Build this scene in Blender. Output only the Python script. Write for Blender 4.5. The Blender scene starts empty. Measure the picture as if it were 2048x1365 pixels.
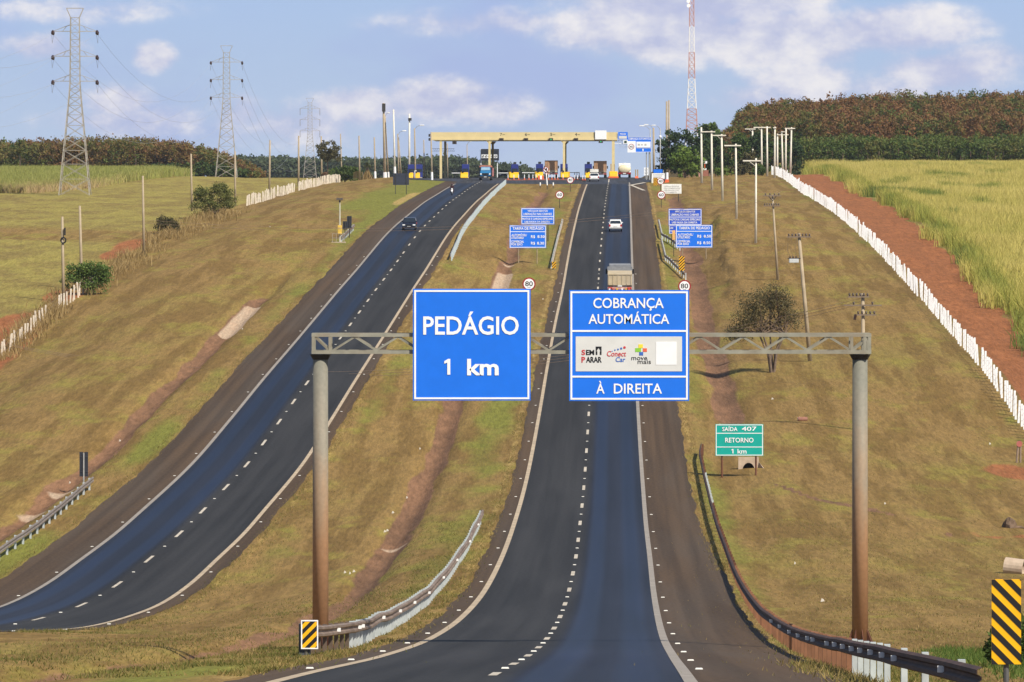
import bpy, math, random
import numpy as np
from mathutils import Vector

random.seed(7)
rng = np.random.default_rng(7)
S = bpy.context.scene
COL = S.collection

# ------------------------------------------------------------------ camera, sky, sun, exposure
F, CX, HY = 10700.0, 1024.0, 380.0          # focal length in photo pixels, centre column, eye-level row
cam = bpy.data.cameras.new('camera')
cam.sensor_width = 36.0
cam.sensor_fit = 'HORIZONTAL'
cam.lens = 36.0 * F / 2048.0
cam.shift_y = -(682.5 - HY) / 2048.0
cam.clip_start = 1.0
cam.clip_end = 80000.0
camo = bpy.data.objects.new('camera', cam)
COL.objects.link(camo)
camo.location = (0, 0, 0)
camo.rotation_euler = (math.radians(90), 0, 0)
S.camera = camo

SUN_AZ, SUN_EL = math.radians(140), math.radians(45)     # azimuth clockwise from +Y
SUNV = Vector((math.sin(SUN_AZ) * math.cos(SUN_EL), math.cos(SUN_AZ) * math.cos(SUN_EL), math.sin(SUN_EL)))
sl = bpy.data.lights.new('sun', 'SUN')
sl.energy = 4.8
sl.angle = math.radians(0.53)
sl.color = (1.0, 0.93, 0.80)
so = bpy.data.objects.new('sun', sl)
COL.objects.link(so)
so.rotation_euler = SUNV.to_track_quat('Z', 'Y').to_euler()

S.view_settings.view_transform = 'Standard'
S.view_settings.look = 'None'
S.view_settings.gamma = 1.0
S.view_settings.exposure = 0.22

world = bpy.data.worlds.new('World')
S.world = world
world.use_nodes = True


def build_sky():
    nt = world.node_tree
    nt.nodes.clear()
    N = nt.nodes.new
    L = nt.links.new
    out = N('ShaderNodeOutputWorld')
    bg = N('ShaderNodeBackground')
    L(bg.outputs[0], out.inputs[0])
    sky = N('ShaderNodeTexSky')
    sky.sky_type = 'NISHITA'
    sky.sun_disc = False
    sky.sun_elevation = SUN_EL
    sky.sun_rotation = SUN_AZ
    sky.air_density = 1.0
    sky.dust_density = 1.0
    k = N('ShaderNodeVectorMath'); k.operation = 'SCALE'
    k.inputs[3].default_value = 0.085
    L(sky.outputs[0], k.inputs[0])
    tc = N('ShaderNodeTexCoord')
    sp = N('ShaderNodeSeparateXYZ')
    L(tc.outputs['Generated'], sp.inputs[0])

    def math_(op, a, b=None, c=None):
        n = N('ShaderNodeMath'); n.operation = op
        for i, v in enumerate((a, b, c)):
            if v is None: continue
            if isinstance(v, (int, float)): n.inputs[i].default_value = v
            else: L(v, n.inputs[i])
        return n.outputs[0]

    def mapr(v, a, b, c, d, smooth=True):
        n = N('ShaderNodeMapRange')
        n.interpolation_type = 'SMOOTHSTEP' if smooth else 'LINEAR'
        L(v, n.inputs[0])
        for i, q in enumerate((a, b, c, d)): n.inputs[1 + i].default_value = q
        return n.outputs[0]

    def mix(f, a, b):
        n = N('ShaderNodeMix'); n.data_type = 'RGBA'
        if isinstance(f, (int, float)): n.inputs[0].default_value = f
        else: L(f, n.inputs[0])
        for i, v in ((6, a), (7, b)):
            if isinstance(v, tuple): n.inputs[i].default_value = (*v, 1)
            else: L(v, n.inputs[i])
        return n.outputs[2]

    yy = math_('MAXIMUM', math_('ABSOLUTE', sp.outputs[1]), 0.25)
    u = math_('DIVIDE', sp.outputs[0], yy)
    v = math_('DIVIDE', sp.outputs[2], yy)
    cv = N('ShaderNodeCombineXYZ')
    L(math_('MULTIPLY', u, F / 100.0), cv.inputs[0])       # 1 unit = a hundredth of the view
    L(math_('MULTIPLY', v, F / 100.0), cv.inputs[1])
    P = cv.outputs[0]

    def noise(vec, scale, detail, rough=0.55, w=0.0, stretch=None):
        if stretch:
            m = N('ShaderNodeMapping'); m.inputs[3].default_value = stretch
            m.inputs[1].default_value = (w, w * 1.7, 0)
            L(vec, m.inputs[0]); vec = m.outputs[0]
        n = N('ShaderNodeTexNoise')
        n.inputs['Scale'].default_value = scale
        n.inputs['Detail'].default_value = detail
        n.inputs['Roughness'].default_value = rough
        L(vec, n.inputs['Vector'])
        return n.outputs[0]

    n1 = noise(P, 0.62, 9, 0.62, 3.0, (1, 1.5, 1))
    n2 = noise(P, 0.16, 4, 0.5, 9.0, (1, 1.9, 1))
    # clumps of cumulus: azimuth, elevation, half widths (hundredths), strength
    ell = [(1330, 45, 230, 95, 1.0), (1560, 75, 230, 75, .95), (1790, 60, 210, 58, .85), (1180, 60, 120, 55, .7),
           (1400, 5, 300, 60, 1.0), (880, 200, 150, 52, .85), (720, 215, 130, 48, .8), (960, 215, 140, 45, .65),
           (310, 115, 50, 36, .85), (235, 205, 85, 42, .75), (90, 95, 110, 36, .65), (1600, 165, 150, 62, .65),
           (1520, 200, 110, 45, .6), (1890, 145, 160, 52, .8), (1960, 120, 130, 46, .6), (600, 250, 180, 55, .6),
           (250, 245, 200, 42, .6), (980, 45, 260, 36, .5), (1800, 180, 220, 40, .55), (150, 20, 260, 36, .35), (480, 225, 70, 50, .6)]
    acc = None
    for (px, py, rx, ry, wt) in ell:
        a = N('ShaderNodeVectorMath'); a.operation = 'SUBTRACT'
        L(P, a.inputs[0]); a.inputs[1].default_value = ((px - CX) / 100, (HY - py) / 100, 0)
        b = N('ShaderNodeVectorMath'); b.operation = 'MULTIPLY'
        L(a.outputs[0], b.inputs[0]); b.inputs[1].default_value = (100 / rx, 100 / ry, 0)
        c = N('ShaderNodeVectorMath'); c.operation = 'LENGTH'
        L(b.outputs[0], c.inputs[0])
        m = mapr(c.outputs[1], 0.15, 1.35, wt, 0.0)
        acc = m if acc is None else math_('MAXIMUM', acc, m)
    cl = mapr(math_('ADD', acc, math_('MULTIPLY', math_('SUBTRACT', n1, 0.5), 1.9)), 0.0, 0.70, 0.0, 1.0)
    cl = math_('MULTIPLY', cl, mapr(acc, 0.0, 0.22, 0.0, 0.94))
    lav = mapr(n2, 0.45, 0.68, 0.0, 0.6)
    elev = mapr(v, 0.0, 0.036, 0.0, 1.0, False)
    low = mix(elev, (0.450, 0.535, 0.680), (0.365, 0.490, 0.715))
    low = mix(lav, low, (0.340, 0.405, 0.690))
    shade = mapr(n1, 0.35, 0.7, 0.0, 1.0)
    ccol = mix(shade, (0.445, 0.475, 0.665), (0.800, 0.775, 0.785))
    low = mix(cl, low, ccol)
    up = mapr(sp.outputs[2], 0.05, 0.45, 0.0, 1.0)
    L(mix(up, low, k.outputs[0]), bg.inputs[0])
    bg.inputs[1].default_value = 1.0


build_sky()

# ------------------------------------------------------------------ materials
MATS = {}


def _nodes(name):
    m = bpy.data.materials.new(name)
    m.use_nodes = True
    nt = m.node_tree
    return m, nt, nt.nodes['Principled BSDF']


def mat(name, col, rough=0.6, metal=0.0, var=0.12, scale=3.0, spec=0.4, dirt=None, dirt_amt=0.0):
    """plain surface with noise variation; optional second colour in blotches"""
    if name in MATS: return MATS[name]
    m, nt, b = _nodes(name)
    N, L = nt.nodes.new, nt.links.new
    tc = N('ShaderNodeTexCoord')
    no = N('ShaderNodeTexNoise'); no.inputs['Scale'].default_value = scale; no.inputs['Detail'].default_value = 5
    L(tc.outputs['Object'], no.inputs['Vector'])
    mr = N('ShaderNodeMapRange'); mr.inputs[3].default_value = 1 - var * 1.6; mr.inputs[4].default_value = 1 + var * 1.6
    mr.inputs[1].default_value = 0.25; mr.inputs[2].default_value = 0.75
    L(no.outputs[0], mr.inputs[0])
    sc = N('ShaderNodeVectorMath'); sc.operation = 'SCALE'; sc.inputs[0].default_value = col
    L(mr.outputs[0], sc.inputs[3])
    last = sc.outputs[0]
    if dirt:
        n2 = N('ShaderNodeTexNoise'); n2.inputs['Scale'].default_value = scale * 0.45; n2.inputs['Detail'].default_value = 6
        L(tc.outputs['Object'], n2.inputs['Vector'])
        r2 = N('ShaderNodeMapRange'); r2.inputs[1].default_value = 0.42; r2.inputs[2].default_value = 0.65
        r2.inputs[4].default_value = dirt_amt
        L(n2.outputs[0], r2.inputs[0])
        mx = N('ShaderNodeMix'); mx.data_type = 'RGBA'
        L(r2.outputs[0], mx.inputs[0]); L(last, mx.inputs[6]); mx.inputs[7].default_value = (*dirt, 1)
        last = mx.outputs[2]
    L(last, b.inputs['Base Color'])
    b.inputs['Roughness'].default_value = rough
    b.inputs['Metallic'].default_value = metal
    b.inputs['Specular IOR Level'].default_value = spec
    MATS[name] = m
    return m


def foliage_mat(name, stops, rough=0.75):
    """leaf colour runs over the per-leaf 'tint' value"""
    if name in MATS: return MATS[name]
    m, nt, b = _nodes(name)
    N, L = nt.nodes.new, nt.links.new
    at = N('ShaderNodeAttribute'); at.attribute_name = 'tint'
    cr = N('ShaderNodeValToRGB')
    e = cr.color_ramp.elements
    e[0].position, e[0].color = stops[0][0], (*stops[0][1], 1)
    e[1].position, e[1].color = stops[-1][0], (*stops[-1][1], 1)
    for p, c in stops[1:-1]:
        x = e.new(p); x.color = (*c, 1)
    L(at.outputs['Fac'], cr.inputs[0])
    L(cr.outputs[0], b.inputs['Base Color'])
    b.inputs['Roughness'].default_value = rough
    b.inputs['Specular IOR Level'].default_value = 0.2
    tr = N('ShaderNodeBsdfTranslucent'); L(cr.outputs[0], tr.inputs[0])
    mx = N('ShaderNodeMixShader'); mx.inputs[0].default_value = .33
    L(b.outputs[0], mx.inputs[1]); L(tr.outputs[0], mx.inputs[2])
    L(mx.outputs[0], nt.nodes['Material Output'].inputs['Surface'])
    MATS[name] = m
    return m


# ------------------------------------------------------------------ mesh helpers
class MB:
    def __init__(s): s.v = []; s.f = []

    def add(s, vs, fs):
        o = len(s.v)
        s.v += [tuple(p) for p in vs]
        s.f += [tuple(i + o for i in f) for f in fs]
        return s

    def box(s, x0, x1, y0, y1, z0, z1, tx=1.0, ty=1.0):
        """tx, ty: taper of the top"""
        cx, cy = (x0 + x1) / 2, (y0 + y1) / 2
        T = lambda x, y, z: (cx + (x - cx) * tx, cy + (y - cy) * ty, z)
        vs = [(x0, y0, z0), (x1, y0, z0), (x1, y1, z0), (x0, y1, z0), T(x0, y0, z1), T(x1, y0, z1), T(x1, y1, z1), T(x0, y1, z1)]
        return s.add(vs, [(3, 2, 1, 0), (4, 5, 6, 7), (0, 1, 5, 4), (1, 2, 6, 5), (2, 3, 7, 6), (3, 0, 4, 7)])

    def cyl(s, p0, p1, r0, r1=None, n=10):
        r1 = r0 if r1 is None else r1
        p0, p1 = Vector(p0), Vector(p1)
        d = (p1 - p0).normalized()
        a = d.orthogonal().normalized(); b = d.cross(a)
        vs = []
        for p, r in ((p0, r0), (p1, r1)):
            for i in range(n):
                t = 2 * math.pi * i / n
                vs.append(p + a * math.cos(t) * r + b * math.sin(t) * r)
        fs = [(i, (i + 1) % n, n + (i + 1) % n, n + i) for i in range(n)]
        fs += [tuple(range(n))[::-1], tuple(range(n, 2 * n))]
        return s.add(vs, fs)

    def bar(s, p0, p1, w):
        return s.cyl(p0, p1, w * 0.7, n=4)

    def tube(s, pts, r, n=5):
        pts = [Vector(p) for p in pts]
        rs = r if hasattr(r, '__len__') else [r] * len(pts)
        vs, fs = [], []
        for i, p in enumerate(pts):
            d = (pts[min(i + 1, len(pts) - 1)] - pts[max(i - 1, 0)]).normalized()
            a = d.cross(Vector((0, 0, 1)))
            a = a.normalized() if a.length > 1e-3 else Vector((1, 0, 0))
            b = a.cross(d).normalized()
            for k in range(n):
                t = 2 * math.pi * k / n
                vs.append(p + a * math.cos(t) * rs[i] + b * math.sin(t) * rs[i])
        for i in range(len(pts) - 1):
            for k in range(n):
                fs.append((i * n + k, i * n + (k + 1) % n, (i + 1) * n + (k + 1) % n, (i + 1) * n + k))
        fs.append(tuple(range(n))[::-1]); fs.append(tuple(range((len(pts) - 1) * n, len(pts) * n)))
        return s.add(vs, fs)

    def prism_x(s, prof, x0, x1, taper=None):
        """profile in (y, z) extruded across x; taper(y, z) scales the half width"""
        n = len(prof); cx = (x0 + x1) / 2
        t = taper or (lambda y, z: 1.0)
        vs = [(cx + (x0 - cx) * t(y, z), y, z) for y, z in prof] + [(cx + (x1 - cx) * t(y, z), y, z) for y, z in prof]
        fs = [(i, (i + 1) % n, n + (i + 1) % n, n + i) for i in range(n)] + [tuple(range(n))[::-1], tuple(range(n, 2 * n))]
        return s.add(vs, fs)

    def poly_y(s, pts, y0, y1):
        """outline in (x, z) given thickness along y"""
        n = len(pts)
        vs = [(x, y0, z) for x, z in pts] + [(x, y1, z) for x, z in pts]
        fs = [(i, (i + 1) % n, n + (i + 1) % n, n + i) for i in range(n)] + [tuple(range(n))[::-1], tuple(range(n, 2 * n))]
        return s.add(vs, fs)

    def disc_y(s, x, z, r, y0, y1, n=24):
        return s.poly_y([(x + r * math.cos(2 * math.pi * i / n), z + r * math.sin(2 * math.pi * i / n)) for i in range(n)], y0, y1)

    def sphere(s, c, rx, ry, rz, n=10, m=6):
        vs, fs = [], []
        for j in range(m + 1):
            ph = math.pi * j / m
            for i in range(n):
                t = 2 * math.pi * i / n
                vs.append((c[0] + rx * math.sin(ph) * math.cos(t), c[1] + ry * math.sin(ph) * math.sin(t), c[2] + rz * math.cos(ph)))
        for j in range(m):
            for i in range(n):
                fs.append((j * n + i, (j + 1) * n + i, (j + 1) * n + (i + 1) % n, j * n + (i + 1) % n))
        return s.add(vs, fs)

    def build(s, name, m, parent=None, smooth=False, bevel=0.0):
        me = bpy.data.meshes.new(name)
        me.from_pydata(s.v, [], s.f)
        me.update()
        o = bpy.data.objects.new(name, me)
        COL.objects.link(o)
        me.materials.append(m)
        if parent is not None: o.parent = parent
        if smooth: me.polygons.foreach_set('use_smooth', [True] * len(me.polygons))
        if bevel:
            md = o.modifiers.new('bevel', 'BEVEL'); md.width = bevel; md.segments = 2; md.limit_method = 'ANGLE'
        return o


def np_mesh(name, V, Q, m, parent=None, tint=None, mats=None, midx=None):
    V = np.asarray(V, dtype=np.float32); Q = np.asarray(Q, dtype=np.int32)
    k = Q.shape[1]
    me = bpy.data.meshes.new(name)
    me.vertices.add(len(V)); me.vertices.foreach_set('co', V.ravel())
    me.loops.add(Q.size); me.loops.foreach_set('vertex_index', Q.ravel())
    me.polygons.add(len(Q))
    me.polygons.foreach_set('loop_start', np.arange(0, Q.size, k, dtype=np.int32))
    if midx is not None: me.polygons.foreach_set('material_index', np.asarray(midx, dtype=np.int32))
    for x in (mats or [m]): me.materials.append(x)
    if tint is not None:
        a = me.attributes.new('tint', 'FLOAT', 'POINT'); a.data.foreach_set('value', np.asarray(tint, dtype=np.float32))
    me.update(calc_edges=True)
    o = bpy.data.objects.new(name, me)
    COL.objects.link(o)
    if parent is not None: o.parent = parent
    return o


def tag(o, label=None, cat=None, group=None, kind=None):
    if label: o['label'] = label
    if cat: o['category'] = cat
    if group: o['group'] = group
    if kind: o['kind'] = kind
    return o


def thing(name, label, cat, loc, rz=0.0, group=None):
    o = bpy.data.objects.new(name, None)
    COL.objects.link(o)
    o.empty_display_size = 0.3
    o.location = loc
    o.rotation_euler = (0, 0, rz)
    return tag(o, label, cat, group)


def copy_tree(o, parent=None):
    c = o.copy(); COL.objects.link(c)
    if parent is not None: c.parent = parent
    for ch in list(o.children): copy_tree(ch, c)
    return c


_TC = {}


def glyphs(body, offset=0.012):
    key = (body, offset)
    if key not in _TC:
        cu = bpy.data.curves.new('lettering', 'FONT')
        cu.body = body; cu.size = 1.0; cu.offset = offset; cu.resolution_u = 3; cu.fill_mode = 'FRONT'
        ob = bpy.data.objects.new('lettering', cu)
        COL.objects.link(ob)
        bpy.context.view_layer.update()
        me = bpy.data.meshes.new_from_object(ob.evaluated_get(bpy.context.evaluated_depsgraph_get()))
        vs = [tuple(v.co) for v in me.vertices]; fs = [tuple(p.vertices) for p in me.polygons]
        bpy.data.objects.remove(ob); bpy.data.curves.remove(cu); bpy.data.meshes.remove(me)
        _TC[key] = (vs, fs)
    return _TC[key]


def text(mb, body, x0, x1, zb, cap, y=-0.02, offset=0.012, slant=0.0):
    """lettering between x0 and x1, baseline zb, capital height cap, facing -Y"""
    hv, _ = glyphs('H', offset)
    ch = max(v[1] for v in hv)
    vs, fs = glyphs(body, offset)
    a, b = min(v[0] for v in vs), max(v[0] for v in vs)
    sx = (x1 - x0) / (b - a); sz = cap / ch
    mb.add([(x0 + (v[0] - a) * sx + slant * v[1] * sz, y, zb + v[1] * sz) for v in vs], fs)
    return mb
# ------------------------------------------------------------------ the land: road lines, profiles, heights
def sstep(a, b, x):
    t = np.clip((np.asarray(x, float) - a) / (b - a), 0, 1)
    return t * t * (3 - 2 * t)


def pchip(xs, ys, x):
    xs = np.asarray(xs, float); ys = np.asarray(ys, float)
    h = np.diff(xs); d = np.diff(ys) / h
    m = np.empty(len(xs)); m[0] = d[0]; m[-1] = d[-1]
    for i in range(1, len(xs) - 1):
        m[i] = (d[i - 1] * h[i] + d[i] * h[i - 1]) / (h[i] + h[i - 1])
    x = np.asarray(x, float)
    k = np.clip(np.searchsorted(xs, x) - 1, 0, len(xs) - 2)
    t = (x - xs[k]) / h[k]
    t2 = t * t; t3 = t2 * t
    r = (2 * t3 - 3 * t2 + 1) * ys[k] + (t3 - 2 * t2 + t) * h[k] * m[k] + (-2 * t3 + 3 * t2) * ys[k + 1] + (t3 - t2) * h[k] * m[k + 1]
    r = np.where(x < xs[0], ys[0] + (x - xs[0]) * m[0], r)
    return np.where(x > xs[-1], ys[-1] + (x - xs[-1]) * m[-1], r)


YR = np.concatenate([[-300, -60], np.arange(-30, 84, 12), np.arange(84, 300, 1.6), np.arange(300, 700, 2.2),
                     np.arange(700, 1110, 3.4), np.arange(1110, 1500, 14), [1520, 1600, 1800, 2100, 2500, 3200, 4500, 7000, 12000, 25000]])
# lane line of the right carriageway: (distance, across, height)
_R = [(0, -2.5, -1.8), (101, -.32, -9.16), (133, .40, -11.60), (165, 1.08, -13.86), (197, 1.77, -15.74), (229, 2.45, -17.14),
      (261, 3.12, -17.91), (293, 3.73, -18.27), (325, 4.36, -18.12), (357, 4.97, -17.43), (389, 5.58, -16.32), (440, 6.55, -14.3),
      (490, 7.55, -12.3), (549, 8.82, -10.09), (597, 9.80, -7.96), (645, 10.80, -5.96), (693, 11.82, -4.25), (741, 12.80, -2.84),
      (795, 13.95, -1.49), (850, 15.10, -.25), (925, 16.70, 1.25), (985, 17.9, 2.18), (1016, 18.5, 2.36), (1060, 19.4, 2.2), (1110, 20.4, 1.7),
      (1250, 23, 1.1), (1600, 30, 1.0), (25000, 500, 1.0)]
_L = [(0, -28.4, -1.5), (101, -25.3, -8.6), (150, -23.7, -12.5), (190, -22.3, -15.7), (205, -21.8, -16.9), (222, -21.25, -18.15),
      (239, -20.65, -19.05), (251, -20.2, -19.5), (267, -19.7, -19.72), (283, -19.2, -19.56), (299, -18.6, -19.25), (315, -18.2, -18.9),
      (347, -17.2, -17.83), (379, -16.5, -16.45), (411, -15.75, -14.85), (459, -14.7, -12.71), (491, -14.0, -11.24), (523, -13.3, -9.77),
      (555, -12.55, -8.33), (587, -11.9, -6.91), (619, -11.25, -5.52), (651, -10.6, -4.38), (683, -9.95, -3.48), (715, -9.3, -2.59),
      (747, -8.7, -1.80), (800, -7.75, -.80), (850, -6.9, .12), (925, -5.6, 1.3), (985, -4.6, 2.15), (1016, -4.05, 2.34), (1060, -3.2, 2.2), (1110, -2.3, 1.7),
      (1250, .5, 1.1), (1600, 7, 1.0), (25000, 480, 1.0)]
_xr = pchip([a[0] for a in _R], [a[1] for a in _R], YR); _zr = pchip([a[0] for a in _R], [a[2] for a in _R], YR)
_xl = pchip([a[0] for a in _L], [a[1] for a in _L], YR); _zl = pchip([a[0] for a in _L], [a[2] for a in _L], YR)
_zr[YR >= 1500] = 1.0; _zl[YR >= 1500] = 1.0
_m = YR > 1500
_xr[_m] = 28 + (YR[_m] - 1500) * .02; _xl[_m] = 5 + (YR[_m] - 1500) * .02
XR = lambda y: np.interp(y, YR, _xr)
ZR = lambda y: np.interp(y, YR, _zr)
XL = lambda y: np.interp(y, YR, _xl)
ZL = lambda y: np.interp(y, YR, _zl)
_dR = ([0, 300, 380, 417, 465, 547, 663, 850, 1016, 1200], [-.3, -.6, -.4, .8, 1.1, 1.4, .65, -.2, .6, .6])
_dL = ([0, 380, 460, 485, 527, 650, 765, 1020, 1200], [-1.0, -1.6, -1.6, -.9, -.4, -.5, -.6, -.9, -.5])


def _vn(x, y, seed):
    """cheap smooth value noise"""
    x = np.asarray(x, float); y = np.asarray(y, float)
    xi = np.floor(x); yi = np.floor(y); fx = x - xi; fy = y - yi
    fx = fx * fx * (3 - 2 * fx); fy = fy * fy * (3 - 2 * fy)
    h = lambda a, b: np.modf(np.abs(np.sin(a * 127.1 + b * 311.7 + seed * 74.7) * 43758.5453))[0]
    return (h(xi, yi) * (1 - fx) + h(xi + 1, yi) * fx) * (1 - fy) + (h(xi, yi + 1) * (1 - fx) + h(xi + 1, yi + 1) * fx) * fy


def ground(X, Y):
    X = np.asarray(X, float); Y = np.asarray(Y, float)
    xr, zr, xl, zl = XR(Y), ZR(Y), XL(Y), ZL(Y)
    ur = X - xr; ul = X - xl
    fade = sstep(900, 870, Y)
    # right of the right carriageway
    zR = zr - .045 * np.clip(ur - 3.6, 0, 2.9) - .05 * np.clip(ur - 6.5, 0, 2.0) + .05 * np.clip(ur - 9.5, 0, 2) * 1.5
    zR = zR - .5 * np.exp(-((ur - 10.3) / 1.25) ** 2) * sstep(372, 395, Y) * fade
    wobb = (_vn(Y * 0 + 5, Y / 7, 11) - .5) * 1.1 + np.interp(Y, [540, 720], [.6, -.6])
    zR = zR + (.35 * sstep(11.2, 13.6, ur) + .75 * sstep(13.75, 14.4, ur + wobb) * (.35 + .9 * _vn(Y * 0 + 1, Y / 4.5, 13))) * (1 - sstep(18, 30, ur)) * sstep(480, 560, Y) * sstep(760, 700, Y)
    zR = zR + np.interp(Y, *_dR) * sstep(12, 31, ur)
    zR = zR + np.interp(Y, [900, 1050, 1150, 1190, 1280, 1355, 3000], [0, .8, 2.2, 3.5, 10.5, 15.5, 15]) * sstep(0, 22, ur - np.interp(Y, [1130, 1200], [36, 12]))
    # shallow swale below the culvert
    # left of the left carriageway
    zL = zl - .045 * np.clip(-3.6 - ul, 0, 2.9) - .62 * np.exp(-((ul + 10.6) / .85) ** 2) * sstep(600, 520, Y)
    zL = zL + np.interp(Y, *_dL) * sstep(-12, -29, ul) + .5 * np.exp(-((ul + 20) / 5) ** 2)
    zL = zL + np.interp(Y, [700, 880, 1200, 1320, 1500, 3000], [0, .4, 2.0, 2.6, 3, 1]) * sstep(-34, -55, ul)
    # median
    t = np.clip((ul - 4.5) / np.maximum((xr - 4.5) - (xl + 4.5), .1), 0, 1)
    zM = zl + (zr - zl) * t * t * (3 - 2 * t)
    zM = zM - (.28 * np.sin(np.pi * t) + .55 * np.exp(-((ur + 10.1) / .85) ** 2)) * fade
    z = np.where(ul < 4.5, zL, np.where(ur > -4.5, zR, zM))
    off = sstep(6.5, 9, ur) + sstep(-6.5, -9, ul) + ((ul > 5) & (ur < -5)) * .6
    z = z + off * ((_vn(X / 6, Y / 9, 1) - .5) * .22 + (_vn(X / 2.1, Y / 3.3, 2) - .5) * .09) * sstep(80, 120, Y) * sstep(1500, 1100, Y)
    return z


def gz(x, y): return float(ground(x, y))


_D = np.concatenate([np.arange(82, 1100, .8), np.arange(1100, 2600, 8)])


def at(px, row, fallback=None):
    """where the line of sight of photo point (px, row) meets the ground"""
    X = (px - CX) / F * _D
    d = ground(X, _D) - (HY - row) / F * _D
    k = np.argmax(d > 0)
    if not (d > 0).any():
        y = fallback or 990.0
    elif k == 0: y = _D[0]
    else: y = _D[k - 1] + (_D[k] - _D[k - 1]) * (-d[k - 1]) / (d[k] - d[k - 1])
    x = (px - CX) / F * y
    return Vector((x, y, gz(x, y)))


def atD(px, y):
    x = (px - CX) / F * y
    return Vector((x, y, gz(x, y)))


def atu(side, u, y, dz=0.0):
    x = (XR(y) if side == 'R' else XL(y)) + u
    return Vector((x, y, gz(x, y) + dz))


zrow = lambda row, y: (HY - row) * y / F

# ---- ground sheet
def ground_material():
    m, nt, b = _nodes('grassy_ground')
    N, L = nt.nodes.new, nt.links.new

    def attr(n):
        a = N('ShaderNodeAttribute'); a.attribute_name = n; return a.outputs['Fac']

    uv = N('ShaderNodeUVMap'); uv.uv_map = 'road'
    geo = N('ShaderNodeNewGeometry')

    def noise(vec, scale, stretch=(1, 1, 1), detail=6, rough=.6, off=0):
        mp = N('ShaderNodeMapping'); mp.inputs[3].default_value = stretch; mp.inputs[1].default_value = (off, off * 2.3, 0)
        L(vec, mp.inputs[0])
        n = N('ShaderNodeTexNoise'); n.inputs['Scale'].default_value = scale; n.inputs['Detail'].default_value = detail
        n.inputs['Roughness'].default_value = rough
        L(mp.outputs[0], n.inputs['Vector'])
        return n.outputs[0]

    def mr(v, a, b_, c=0.0, d=1.0):
        n = N('ShaderNodeMapRange'); n.interpolation_type = 'SMOOTHSTEP'
        L(v, n.inputs[0])
        for i, q in enumerate((a, b_, c, d)): n.inputs[1 + i].default_value = q
        return n.outputs[0]

    def M(op, a, b_):
        n = N('ShaderNodeMath'); n.operation = op
        for i, v in enumerate((a, b_)):
            if isinstance(v, (int, float)): n.inputs[i].default_value = v
            else: L(v, n.inputs[i])
        return n.outputs[0]

    def mix(f, a, b_, mode='MIX'):
        n = N('ShaderNodeMix'); n.data_type = 'RGBA'; n.blend_type = mode
        if isinstance(f, (int, float)): n.inputs[0].default_value = f
        else: L(f, n.inputs[0])
        for i, v in ((6, a), (7, b_)):
            if isinstance(v, tuple): n.inputs[i].default_value = (*v, 1)
            else: L(v, n.inputs[i])
        return n.outputs[2]

    P = geo.outputs['Position']; U = uv.outputs[0]
    big = noise(P, .055, (1, .45, 1), 5, .55)
    mid = noise(P, .24, (1, .28, 1), 7, .66, 5)
    mow = noise(U, .5, (1.0, .05, 1), 4, .6, 2)
    fine = noise(P, 1.5, (1, .14, 1), 6, .74, 9)
    tiny = noise(P, 5.5, (1, .075, 1), 5, .80, 3)
    brown, olive, green, straw = (.240, .152, .053), (.240, .174, .050), (.178, .182, .034), (.385, .27, .095)
    k1 = mr(M('ADD', M('MULTIPLY', big, .5), M('MULTIPLY', mid, .5)), .45, .62)
    c = mix(k1, brown, olive)
    c = mix(M('MULTIPLY', mr(mow, .46, .56), .7), c, (.160, .098, .030))
    c = mix(M('MULTIPLY', mr(mid, .53, .66), .7), c, (.238, .195, .043))
    c = mix(mr(M('ADD', attr('green'), M('MULTIPLY', M('SUBTRACT', mid, .5), 1.1)), .30, .85, 0, .9), c, green)
    c = mix(mr(M('ADD', attr('straw'), M('MULTIPLY', M('SUBTRACT', fine, .5), .9)), .35, .75, 0, .9), c, straw)
    c = mix(mr(M('ADD', attr('field'), M('MULTIPLY', M('SUBTRACT', fine, .5), .4)), .3, .7), c,
            mix(mr(mid, .4, .62), (.285, .235, .062), (.215, .160, .050)))
    soil = mix(mr(fine, .35, .68), (.20, .080, .034), (.29, .120, .052))
    c = mix(mr(M('ADD', attr('ditch'), M('MULTIPLY', M('SUBTRACT', fine, .5), .45)), .36, .50), c, mix(mr(mid, .4, .65), (.225, .122, .068), (.160, .090, .052)))
    c = mix(mr(M('ADD', attr('soil'), M('MULTIPLY', M('SUBTRACT', fine, .5), .5)), .35, .6), c, mix(.55, mix(mr(mow, .42, .58), soil, (.18, .080, .038)), (.33, .125, .048)))
    c = mix(mr(attr('conc'), .4, .6), c, mix(mr(fine, .3, .7), (.50, .38, .27), (.36, .25, .17)))
    sc = N('ShaderNodeVectorMath'); sc.operation = 'SCALE'
    L(c, sc.inputs[0])
    var = M('ADD', mr(fine, .30, .70, .84, 1.16), mr(tiny, .30, .70, -.24, .26))
    L(var, sc.inputs[3])
    L(sc.outputs[0], b.inputs['Base Color'])
    b.inputs['Roughness'].default_value = .95
    b.inputs['Specular IOR Level'].default_value = .1
    bp = N('ShaderNodeBump'); bp.inputs['Strength'].default_value = .45; bp.inputs['Distance'].default_value = .18
    L(M('ADD', fine, M('MULTIPLY', tiny, .6)), bp.inputs['Height'])
    L(bp.outputs[0], b.inputs['Normal'])
    return m


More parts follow.
